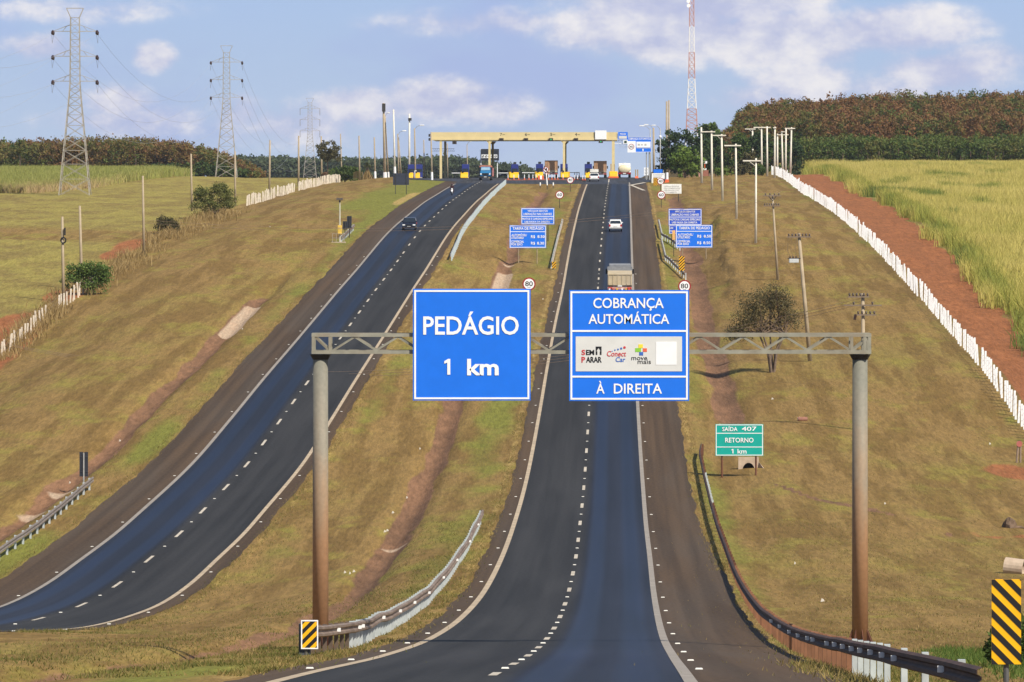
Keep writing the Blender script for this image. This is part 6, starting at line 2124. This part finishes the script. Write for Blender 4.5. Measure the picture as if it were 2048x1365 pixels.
LITEO2 = foliage_mat('bright_green_leaves', [(0, (.075, .125, .030)), (.5, (.125, .195, .045)), (1, (.21, .27, .075))])
LITEO = foliage_mat('light_olive_leaves', [(0, (.10, .115, .035)), (.5, (.165, .18, .052)), (1, (.25, .25, .085))])
DARKG = foliage_mat('dark_leaves', [(0, (.026, .050, .020)), (.5, (.046, .082, .028)), (1, (.090, .130, .042))])
MIDG = foliage_mat('mid_leaves', [(0, (.045, .075, .020)), (.5, (.085, .135, .032)), (1, (.155, .200, .055))])
LITEG = foliage_mat('fresh_leaves', [(0, (.085, .145, .028)), (.5, (.155, .240, .042)), (1, (.25, .32, .07))])
OLIVE = foliage_mat('olive_leaves', [(0, (.070, .068, .032)), (.5, (.115, .105, .045)), (1, (.18, .150, .068))])
RUSSET = foliage_mat('russet_leaves', [(0, (.050, .055, .022)), (.3, (.090, .060, .030)), (.65, (.165, .082, .045)), (1, (.24, .125, .062))])
DRYST = foliage_mat('dry_stalks', [(0, (.24, .16, .060)), (.5, (.34, .235, .095)), (1, (.46, .33, .15))])

# lone tree on the right slope
p = at(1545, 745)
k = p.y / F
X = lambda q: (q - 1545) * k
Z = lambda r: zrow(r, p.y) - p.z
tree('lone_tree', 'lone dark multi-stemmed tree on the right slope behind the gantry beam', p,
     [(X(1528), 0, Z(610), 66 * k, 58 * k, 40 * k), (X(1550), .2, Z(598), 36 * k, 40 * k, 28 * k), (X(1495), -.2, Z(650), 46 * k, 40 * k, 28 * k), (X(1575), .1, Z(632), 28 * k, 30 * k, 36 * k), (X(1475), .1, Z(668), 22 * k, 22 * k, 14 * k), (X(1510), .1, Z(622), 40 * k, 40 * k, 34 * k)],
     foliage_mat('lone_tree_leaves', [(0, (.090, .080, .038)), (.5, (.145, .125, .058)), (1, (.22, .18, .085))]), .10, 3.2, .12, 11, per=40, nclump=300, clump=.62, stems=5, spread=.75, shell=.05, limbs=12)
# left slope
for (lab, px, row, crowns, fol, seed, cl, leaf) in (
        ('leafy green bush beside the two leftmost poles', 182, 590, [(-30, 0, 34, 30, 26, 30), (6, 0, 26, 28, 24, 32), (22, 0, 40, 18, 18, 22), (-8, 0, 46, 20, 18, 18)], LITEO2, 21, .45, .24),
        ('light green feathery shrub behind the slim pole on the field fence', 428, 438, [(0, 0, 40, 50, 36, 28), (-20, 0, 26, 28, 22, 20), (24, 0, 30, 26, 20, 20), (14, 0, 58, 18, 16, 12), (-26, 0, 52, 12, 12, 8)], LITEO, 22, .5, .26),
        ('dull grey green shrub among dry stalks left of the feathery shrub', 332, 468, [(0, 0, 18, 20, 18, 15), (12, 0, 10, 14, 14, 11)], OLIVE, 23, .45, .24)):
    p = at(px, row); k = p.y / F
    tree('bush', lab, p, [tuple(v * k for v in c) for c in crowns], fol, leaf * .62, 0.9, .05, seed, per=52, nclump=150, clump=cl * 1.25, stems=4, spread=.5, cat='bush', shell=.05, limbs=8)
p = at(655, 352, 1100); p = atD(655, 1090); k = p.y / F
Z = lambda r: zrow(r, p.y) - p.z
tree('round_tree', 'small round crowned tree with sky showing through left of the toll plaza', p, [(0, 0, Z(302), 25 * k, 24 * k, 19 * k), (8 * k, 0, Z(312), 20 * k, 20 * k, 13 * k)], OLIVE, .34, Z(322), .22, 31, per=24, nclump=95, clump=.62, shell=.45, limbs=14)
p = atD(690, 1040); k = p.y / F
tree('bush', 'dark green thicket at the end of the upper left picket fence', p, [(-14 * k, 0, 14 * k, 22 * k, 20 * k, 15 * k), (14 * k, 0, 14 * k, 22 * k, 20 * k, 17 * k), (2 * k, 0, 20 * k, 14 * k, 14 * k, 12 * k)], MIDG, .32, 1, .08, 32, per=36, nclump=110, clump=.7, stems=3, cat='bush', shell=.3)
p = atD(662, 1055); k = p.y / F
tree('bush', 'brownish shrub below the round tree', p, [(0, 0, 10 * k, 20 * k, 18 * k, 12 * k)], RUSSET, .30, .8, .06, 33, per=30, nclump=50, clump=.6, stems=3, cat='bush', shell=.3)


def dry_palm():
    p = atD(735, 1012); k = p.y / F
    root = thing('dry_palm', 'shaggy dry palm with straw coloured skirt right of the dark thicket', 'palm', p)
    rs = np.random.default_rng(41)
    MB().cyl((0, 0, -.2), (0, 0, 2.6), .3, .22, 10).build('trunk', BARK, root)
    for nm, zc, n, fol, droop, Ln in (('frond', 2.9, 46, foliage_mat('palm_green', [(0, (.06, .075, .025)), (1, (.14, .13, .045))]), .9, 1.5), ('dry_skirt', 2.1, 120, DRYST, 2.2, 1.7)):
        V, Q, T = [], [], []
        for i in range(n):
            a = rs.random() * 6.283; L_ = Ln * (.6 + .6 * rs.random()); up = rs.normal(.2, .35) if nm == 'frond' else -.4
            z = zc + (rs.normal(0, .25) if nm == 'frond' else -rs.random() * 1.2)
            pts = []
            for t in np.linspace(0, 1, 5):
                pts.append((math.cos(a) * L_ * t * .8, math.sin(a) * L_ * t * .8, z + up * t - droop * t * t * .7))
            w = .10 if nm == 'frond' else .09
            n_ = (-math.sin(a) * w, math.cos(a) * w)
            o = len(V)
            for j, q in enumerate(pts):
                s = 1 - .8 * j / 4
                V += [(q[0] + n_[0] * s, q[1] + n_[1] * s, q[2]), (q[0] - n_[0] * s, q[1] - n_[1] * s, q[2])]
                T += [i % 7 / 7] * 2
            for j in range(4): Q.append((o + 2 * j, o + 2 * j + 1, o + 2 * j + 3, o + 2 * j + 2))
        np_mesh(nm, V, Q, fol, root, tint=T)
    p = atD(715, 990); k = p.y / F
    root = thing('fallen_frond', 'pale fallen palm frond leaning on the thicket edge', 'branch', p)
    V, Q, T = [], [], []
    for i in range(9):
        z0 = .12 + i * .16
        o = len(V)
        for t in np.linspace(0, 1, 5):
            x = 1.0 - 1.8 * t; z = z0 + .35 * math.sin(t * 2.6) - .28 * t * (1 - i * .03)
            V += [(x, 0, z), (x, -.05, z + .07)]; T += [.8, .9]
        for j in range(4): Q.append((o + 2 * j, o + 2 * j + 1, o + 2 * j + 3, o + 2 * j + 2))
    np_mesh('leaflets', V, Q, DRYST, root, tint=T)
    MB().tube([(1.05, 0, 0), (1.05, 0, .8), (.9, 0, 1.6)], .04, 6).build('stalk', mat('pale_stalk', (.42, .32, .18), .8), root)


dry_palm()

# trees right of the toll plaza
for (nm, lab, px, y, crowns, fol, leaf, seed, ncl, cl, th) in (
        ('broad_tree', 'broad dark tree directly right of the toll plaza', 1362, 1030, [(-16, 0, 62, 32, 34, 36), (20, 0, 58, 44, 36, 38), (-24, 0, 34, 26, 26, 30), (40, 0, 40, 30, 30, 36)], DARKG, .42, 51, 190, .95, 3.0),
        ('leafy_tree', 'bright green leafy tree in front of the broad dark tree', 1370, 990, [(0, 0, 40, 27, 26, 22), (-16, 0, 28, 17, 18, 22), (18, 0, 26, 19, 18, 22), (2, 0, 18, 27, 24, 18)], LITEG, .34, 52, 150, .75, 1.4),
        ('slender_tree', 'taller tree with ragged top beside the foot of the lattice mast', 1418, 1075, [(-4, 0, 100, 24, 22, 9), (8, 0, 90, 18, 18, 9), (-2, 0, 76, 20, 20, 14)], MIDG, .40, 53, 60, .8, 7.5),
        ('dark_tree', 'dark tree behind the second and third white poles', 1432, 1040, [(0, 0, 52, 24, 24, 36), (-8, 0, 24, 22, 22, 24)], DARKG, .40, 54, 110, .85, 2.2),
        ('shady_tree', 'mid green tree behind the fourth white pole', 1474, 1060, [(0, 0, 40, 26, 26, 32), (6, 0, 66, 18, 18, 18), (-10, 0, 18, 24, 22, 18)], MIDG, .38, 55, 110, .8, 2.0),
        ('shady_tree', 'dark tree under the white transformer at the right wood edge', 1508, 1110, [(0, 0, 52, 30, 28, 30), (10, 0, 78, 22, 20, 16)], DARKG, .40, 56, 110, .85, 2.5),
        ('brushy_tree', 'olive brushy tree behind the nearest white T pole', 1500, 1030, [(0, 0, 22, 24, 22, 22), (-10, 0, 12, 26, 22, 12)], OLIVE, .34, 57, 90, .75, 1.2),
        ('brushy_tree', 'mixed green tree behind the end of the white picket fence', 1545, 1115, [(0, 0, 34, 28, 26, 30), (10, 0, 58, 24, 22, 18)], MIDG, .38, 58, 100, .8, 2.0),
        ('shady_tree', 'dark tree at the far end of the dirt road', 1580, 1125, [(0, 0, 32, 26, 24, 34), (8, 0, 60, 20, 20, 16)], DARKG, .38, 59, 100, .8, 2.0)):
    p = atD(px, y); k = p.y / F
    tree(nm, lab, p, [tuple(v * k for v in c) for c in crowns], fol, leaf, th, .25, seed, per=34, nclump=ncl, clump=cl, shell=.4)
for (lab, px, y, c, fol, seed) in (
        ('yellow green low shrub at the foot of the third white pole', 1447, 1010, [(0, 0, 9, 16, 14, 10)], LITEG, 61),
        ('small rounded shrub at the foot of the nearest white T pole row', 1519, 985, [(0, 0, 10, 14, 12, 11)], MIDG, 62),
        ('brown green shrub between the trees and the fence end', 1478, 1005, [(0, 0, 10, 22, 18, 11)], OLIVE, 63)):
    p = atD(px, y); k = p.y / F
    tree('shrub', lab, p, [tuple(v * k for v in q) for q in c], fol, .26, .5, .04, seed, per=30, nclump=45, clump=.5, stems=3, cat='bush', shell=.2)
p = at(1497, 420); k = p.y / F
root = thing('bare_sapling', 'small bare branching sapling on the right slope above the T pole', 'sapling', at(1543, 402))
b = MB(); rs = np.random.default_rng(65)
for i in range(10):
    a = rs.normal(0, 1.0); L_ = .9 + rs.random() * .7
    b.tube([(0, 0, 0), (math.sin(a) * .3 * L_, rs.normal(0, .15), .5 * L_), (math.sin(a) * 1.1 * L_, rs.normal(0, .3), .95 * L_)], [.05, .035, .012], 5)
b.build('branches', mat('bare_wood', (.30, .22, .14), .9), root)
# bush behind the big striped marker
p = atD(2020, 120); p.z = gz(p.x, p.y)
tree('bush', 'dark green bush behind the tall striped marker at the right', p, [(.05, .3, .75, .42, .5, .62), (.25, .3, .35, .5, .5, .45), (-.25, .2, .35, .25, .4, .4)], MIDG, .085, .4, .02, 66, per=40, nclump=110, clump=.16, stems=4, spread=.15, cat='bush', shell=.2)


# ---- woods that read as one mass
def wood(name, trees, fol, leaf, seed, per=10, trunk=True):
    """trees: rows of x, y, z, height, crown half width, tint centre"""
    rs = np.random.default_rng(seed)
    Vs, Qs, Ts, o = [], [], [], 0
    P_, T_ = [], []
    tv, tq = [], []
    for (x, y, z, h, w, tc) in trees:
        n = max(12, int(26 * (w / 2.2)))
        d = rs.normal(size=(n, 3)); d /= np.linalg.norm(d, axis=1)[:, None]
        r = .35 + .65 * rs.random(n) ** .5
        c = np.array([x, y, z + h * .55]) + d * r[:, None] * np.array([w, w, h * .46])
        q = rs.normal(size=(n, per, 3)) * np.array([.42, .42, .34]) * (w / 2.2)
        P_.append((c[:, None] + q).reshape(-1, 3))
        T_.append(np.clip(tc + np.repeat(rs.normal(0, .11, n), per) + rs.normal(0, .05, n * per), 0, 1))
        if trunk:
            k = len(tv); rr = .09
            for zz in (-.3, h * .6):
                tv += [(x - rr, y - rr, z + zz), (x + rr, y - rr, z + zz), (x + rr, y + rr, z + zz), (x - rr, y + rr, z + zz)]
            tq += [(k, k + 1, k + 5, k + 4), (k + 1, k + 2, k + 6, k + 5), (k + 2, k + 3, k + 7, k + 6), (k + 3, k, k + 4, k + 7)]
    P_ = np.concatenate(P_); T_ = np.concatenate(T_)
    V, Q = rot_quads(P_, leaf * (.6 + .8 * rs.random(len(P_))), rs)
    T4 = np.repeat(T_, 4)
    mi = np.zeros(len(Q), int)
    if tv:
        Q = np.concatenate([Q, np.asarray(tq) + len(V)]); V = np.concatenate([V, np.asarray(tv)]); T4 = np.concatenate([T4, np.zeros(len(tv))])
        mi = np.concatenate([mi, np.ones(len(tq), int)])
    ob = np_mesh(name, V, Q, fol, tint=T4, mats=[fol, BARK], midx=mi)
    return tag(ob, kind='stuff')


MIXW = foliage_mat('plantation_leaves', [(0, (.052, .092, .030)), (.28, (.115, .150, .034)), (.48, (.190, .155, .046)), (.68, (.215, .112, .046)), (1, (.30, .155, .068))])
rs = np.random.default_rng(77)
tr = []
for y in np.arange(1290, 1372, 5.5):
    for px in np.arange(-70, 512, 19):
        q = px + rs.normal(0, 5); x = (q - CX) * y / F
        h = np.interp(q, [-70, 60, 300, 360, 430, 490, 515], [8.6, 8.9, 9.4, 8.6, 6.4, 3.2, 1.5]) * (.90 + .2 * rs.random())
        tc = .30 + .42 * _vn(q / 60., y / 40., 5) + (.12 if y > 1310 else -.02) - .10 * (q < 60)
        tr.append((x, y + rs.normal(0, 1.2), gz(x, y), h, 2.0 + .7 * rs.random(), float(tc)))
wood('rubber_trees', tr, MIXW, .44, 78, per=20)
tr = []
for y in np.arange(1290, 1300, 4.0):
    for px in np.arange(300, 505, 12):
        q = px + rs.normal(0, 3); x = (q - CX) * y / F
        tr.append((x, y - 6, gz(x, y), np.interp(q, [300, 420, 500], [3.2, 3.8, 1.8]), 1.5, .05 + .5 * rs.random() ** 2))
wood('wood_edge', tr, MIXW, .5, 79)
FARW = foliage_mat('far_wood_leaves', [(0, (.050, .080, .042)), (.5, (.078, .108, .050)), (1, (.12, .135, .062))])
tr = []
for y in np.arange(2350, 2500, 22):
    for px in np.arange(470, 1072, 9):
        q = px + rs.normal(0, 3); x = (q - CX) * y / F
        top = np.interp(q, [470, 560, 640, 800, 905, 985, 1010, 1040, 1055, 1068], [318, 319, 322, 322, 318, 330, 333, 338, 342, 352]) + rs.normal(0, 2.2)
        z = gz(x, y); h = (HY - top) * y / F - z
        tr.append((x, y, z, max(h, 2), 4.2 + rs.random() * 1.6, float(.2 + .6 * rs.random())))
wood('far_wood', tr, FARW, 1.25, 80, per=7, trunk=False)
# right: green front rows, russet plantation behind on the rise
tr = []
for y in np.arange(1172, 1192, 5):
    for px in np.arange(1592, 2100, 11):
        q = px + rs.normal(0, 3); x = (q - CX) * y / F
        tr.append((x, y + rs.normal(0, .8), gz(x, y), 6.6 * (.9 + .2 * rs.random()) * np.interp(q, [1590, 1640], [.92, 1]), 1.7 + .5 * rs.random(), float(.16 + .26 * rs.random() + .14 * (_vn(q / 30., y, 3) > .72))))
wood('green_rows', tr, foliage_mat('row_leaves', [(0, (.060, .105, .028)), (.3, (.115, .165, .036)), (.6, (.19, .18, .05)), (1, (.25, .16, .065))]), .36, 81, per=18)
tr = []
for y in np.arange(1200, 1350, 8):
    for px in np.arange(1468, 2110, 19):
        q = px + rs.normal(0, 5); x = (q - CX) * y / F
        top = np.interp(q, [1465, 1480, 1495, 1560, 1640, 1760, 1880, 2048, 2110], [262, 240, 216, 205, 203, 189, 192, 183, 182])
        z = gz(x, y)
        lim = (HY - top) * y / F - z
        h = min(10.5, lim) * (.90 + .15 * rs.random())
        if h < 2: continue
        tc = .66 + .5 * (_vn(q / 45., y / 60., 9) - .55) - .35 * (_vn(q / 22., y / 25., 6) > .80)
        tr.append((x, y, z, h * (.9 + .2 * rs.random()), 1.9 + .7 * rs.random(), float(np.clip(tc + rs.normal(0, .10), .08, .95))))
wood('russet_plantation', tr, MIXW, .44, 82, per=20)


# ---- blades: cane, dry stalks, grass
def blades(name, P_, H, W, lean, fol, tint, seed, seg=2):
    rs = np.random.default_rng(seed)
    n = len(P_)
    a = rs.random(n) * 2 * np.pi
    d = np.stack([np.cos(a), np.sin(a), np.zeros(n)], 1)
    f = rs.random(n) * 2 * np.pi
    s = np.stack([np.cos(f), np.sin(f) * .5, np.zeros(n)], 1)
    L_ = (lean * (.3 + rs.random(n)))[:, None] if np.ndim(lean) else (lean * (.3 + rs.random(n)))[:, None]
    ts = [0, .55, 1.0] if seg == 2 else [0, 1.0]
    rows = []
    for t in ts:
        c = P_ + d * L_ * H[:, None] * t * t; c = c.copy(); c[:, 2] += H * (t - .30 * np.squeeze(L_, 1) * t * t)
        w = W[:, None] * (1.0 if t == 0 else .85 if t < 1 else .12)
        rows += [c - s * w / 2, c + s * w / 2]
    V = np.stack(rows, 1).reshape(-1, 3)
    k = len(rows)
    b = np.arange(n)[:, None] * k
    Q = np.concatenate([b + np.array([2 * j, 2 * j + 1, 2 * j + 3, 2 * j + 2])[None] for j in range(len(ts) - 1)], 0)
    ob = np_mesh(name, V, Q, fol, tint=np.repeat(tint, k))
    return tag(ob, kind='stuff')


CANE = foliage_mat('cane_leaves', [(0, (.15, .20, .045)), (.35, (.29, .31, .058)), (.65, (.52, .45, .115)), (1, (.66, .55, .19))])
rs = np.random.default_rng(90)


def cane(name, ys, xa, xb, per_clump, hgt, seed, green_edge):
    C = []
    for y in ys:
        a, b = xa(y), xb(y)
        n = int((b - a) / .95)
        if n < 1: continue
        x = np.linspace(a, b, n) + rs.normal(0, .25, n)
        C.append(np.stack([x, y + rs.normal(0, .35, n)], 1))
    C = np.concatenate(C)
    B = np.repeat(C, per_clump, 0)
    B = B + rs.normal(0, .28, B.shape)
    z = ground(B[:, 0], B[:, 1]) - .05
    big = _vn(B[:, 0] / 5., B[:, 1] / 12., 3)
    H = hgt * (.70 + .30 * big + .22 * rs.random(len(B)))
    tint = .56 + .34 * rs.random(len(B)) + .30 * (big - .5)
    tint = tint - .55 * (_vn(B[:, 0] / 4., B[:, 1] / 22., 17) > .83)
    tint = tint - green_edge(B[:, 0], B[:, 1]) * .45
    return blades(name, np.column_stack([B, z]), H, .055 + .04 * rs.random(len(B)), .42, CANE, np.clip(tint, 0, 1), seed)


def ce(y): return XR(y) + 31 + np.interp(y, [440, 460, 520, 640, 1000, 1170], [5.6, 6.0, 7.6, 9.4, 10.2, 10.5])
cane('sugar_cane', np.concatenate([np.arange(436, 700, 1.15), np.arange(700, 1168, 1.6)]), lambda y: ce(y) + 3.2 * (_vn(y * 0. + 4, y / 9., 2) - .5) + 1.6 * (_vn(y * 0. + 7, y / 3.5, 6) - .5), lambda y: max(.1035 * y, ce(y) + 3), 13, 2.2, 91,
     lambda x, y: np.exp(-((x - ce(y)) / 1.6) ** 2) * .9)
fpx = np.array([-60, 0, 130, 240, 330, 400])
fy = np.array([at(a, b).y for a, b in ((-60, 392), (0, 390), (130, 382), (240, 370), (330, 360), (400, 352))])
n = 26000
y = 840 + 450 * rs.random(n) ** 1.4
q = -60 + 450 * rs.random(n)
lim = np.interp(q, fpx, fy) + 14 * (_vn(q / 9., q * 0, 3) - .5)
kp = (y > lim) & (q < np.interp(y, [850, 1000, 1100, 1290], [140, 330, 372, 380]))
q, y, lim = q[kp], y[kp], lim[kp]
B = np.column_stack([(q - CX) * y / F, y]); B = np.repeat(B, 6, 0) + rs.normal(0, .5, (len(B) * 6, 2))
lim = np.repeat(lim, 6); dep = np.clip((B[:, 1] - lim) / 40, 0, 1)
ob = blades('sugar_cane', np.column_stack([B, ground(B[:, 0], B[:, 1]) - .05]), (1.1 + 1.1 * dep) * (.7 + .5 * rs.random(len(B))), .08 + .05 * rs.random(len(B)), .42,
            foliage_mat('old_cane_leaves', [(0, (.26, .29, .07)), (.4, (.40, .38, .115)), (.7, (.46, .34, .16)), (1, (.54, .38, .22))]), np.clip(.85 - .65 * dep ** .6 + rs.normal(0, .12, len(B)), 0, 1), 92)
# dry stalks along the left fence
n = 11000
y = 395 + rs.random(n) * 330
x = XL(y) - 29.3 + rs.normal(0, .85, n) * np.interp(y, [400, 600, 720], [.9, 1.2, 1.6])
kp = (_vn(x / 2.5, y / 10., 8) > .30) & ~((y > 440) & (y < 462) & (x < XL(y) - 29.2))
x, y = x[kp], y[kp]
blades('dry_grass', np.column_stack([x, y, ground(x, y) - .05]), .5 + 1.5 * rs.random(len(x)) * _vn(x, y / 9., 4), .06 + .05 * rs.random(len(x)), .5, DRYST, rs.random(len(x)), 93)
# grass: verge fringes and the foreground
GRASS = foliage_mat('verge_grass', [(0, (.085, .105, .022)), (.35, (.165, .155, .040)), (.7, (.27, .20, .065)), (1, (.40, .29, .12))])
P_, T_, H_ = [], [], []


def fringe(side, u, sd, y0, y1, dens, hgt, tc, dry):
    n = int((y1 - y0) * dens)
    y = y0 + (y1 - y0) * rs.random(n) ** 1.25
    uu = u + rs.normal(0, sd, n)
    x = (XR(y) if side == 'R' else XL(y)) + uu
    kp = _vn(x / 1.3, y / 3.5, 4) > .22
    x, y = x[kp], y[kp]
    P_.append(np.column_stack([x, y, ground(x, y) - .02])); T_.append(np.clip(tc + rs.normal(0, .22, len(x)) + dry * (_vn(x, y / 6., 5) - .4), 0, 1))
    H_.append(hgt * (.45 + .8 * rs.random(len(x))))


for args in (('R', -4.85, .22, 100, 430, 22, .16, .55, .5), ('R', 6.95, .22, 250, 430, 20, .17, .62, .4), ('R', 7.05, .16, 100, 250, 7, .14, .75, .3), ('L', 4.85, .22, 190, 430, 20, .16, .5, .4), ('L', -6.85, .22, 240, 520, 16, .16, .5, .4),
             ('R', -6.6, 1.0, 112, 300, 60, .13, .25, .4), ('R', -8.8, 1.7, 104, 250, 75, .12, .38, .5), ('R', -12.5, 1.6, 104, 250, 70, .12, .42, .5), ('L', 5.8, .9, 190, 330, 30, .12, .3, .4),
             ('R', 8.3, .7, 84, 190, 60, .16, .45, .5), ('R', 12.5, 2.6, 100, 300, 110, .11, .55, .4), ('R', 20, 4.0, 190, 420, 70, .13, .55, .4), ('L', -8.3, .9, 250, 420, 20, .13, .35, .4)):
    fringe(*args)
# thick dry tuft where the right rail meets the shoulder
n = 1500
y = 84 + rs.random(n) * 44; x = XR(y) + np.interp(y, [84, 105, 128], [6.7, 6.75, 6.6]) + rs.normal(0, .28, n)
P_.append(np.column_stack([x, y, ground(x, y) - .02])); T_.append(np.clip(.62 + rs.normal(0, .22, n), 0, 1)); H_.append(.24 * (.4 + .8 * rs.random(n)))
P_ = np.concatenate(P_); T_ = np.concatenate(T_); H_ = np.concatenate(H_)
blades('verge_grass', P_, H_, .022 + .02 * rs.random(len(P_)), .8, GRASS, T_, 94, seg=1)
# green swale tufts at the right
n = 5200
t = rs.random(n)
y = 108 + 46 * t; x = 11.2 + (y - 112) * .033 + rs.normal(0, .55, n)
blades('swale_grass', np.column_stack([x, y, ground(x, y) - .02]), .22 * (.4 + .8 * rs.random(n)), .024 + .02 * rs.random(n), .7, foliage_mat('swale_leaves', [(0, (.05, .105, .018)), (1, (.15, .19, .04))]), rs.random(n), 95, seg=1)
# ------------------------------------------------------------------ the air between
def haze():
    o = MB().box(-1500, 1500, -60, 2700, -25, 70).build('haze', bpy.data.materials.new('haze'))
    m = o.data.materials[0]; m.use_nodes = True
    nt = m.node_tree; nt.nodes.clear()
    out = nt.nodes.new('ShaderNodeOutputMaterial'); v = nt.nodes.new('ShaderNodeVolumePrincipled')
    v.inputs['Color'].default_value = (.80, .86, .95, 1)
    v.inputs['Density'].default_value = .00005
    v.inputs['Anisotropy'].default_value = .2
    nt.links.new(v.outputs[0], out.inputs['Volume'])
    tag(o, kind='stuff')


haze()
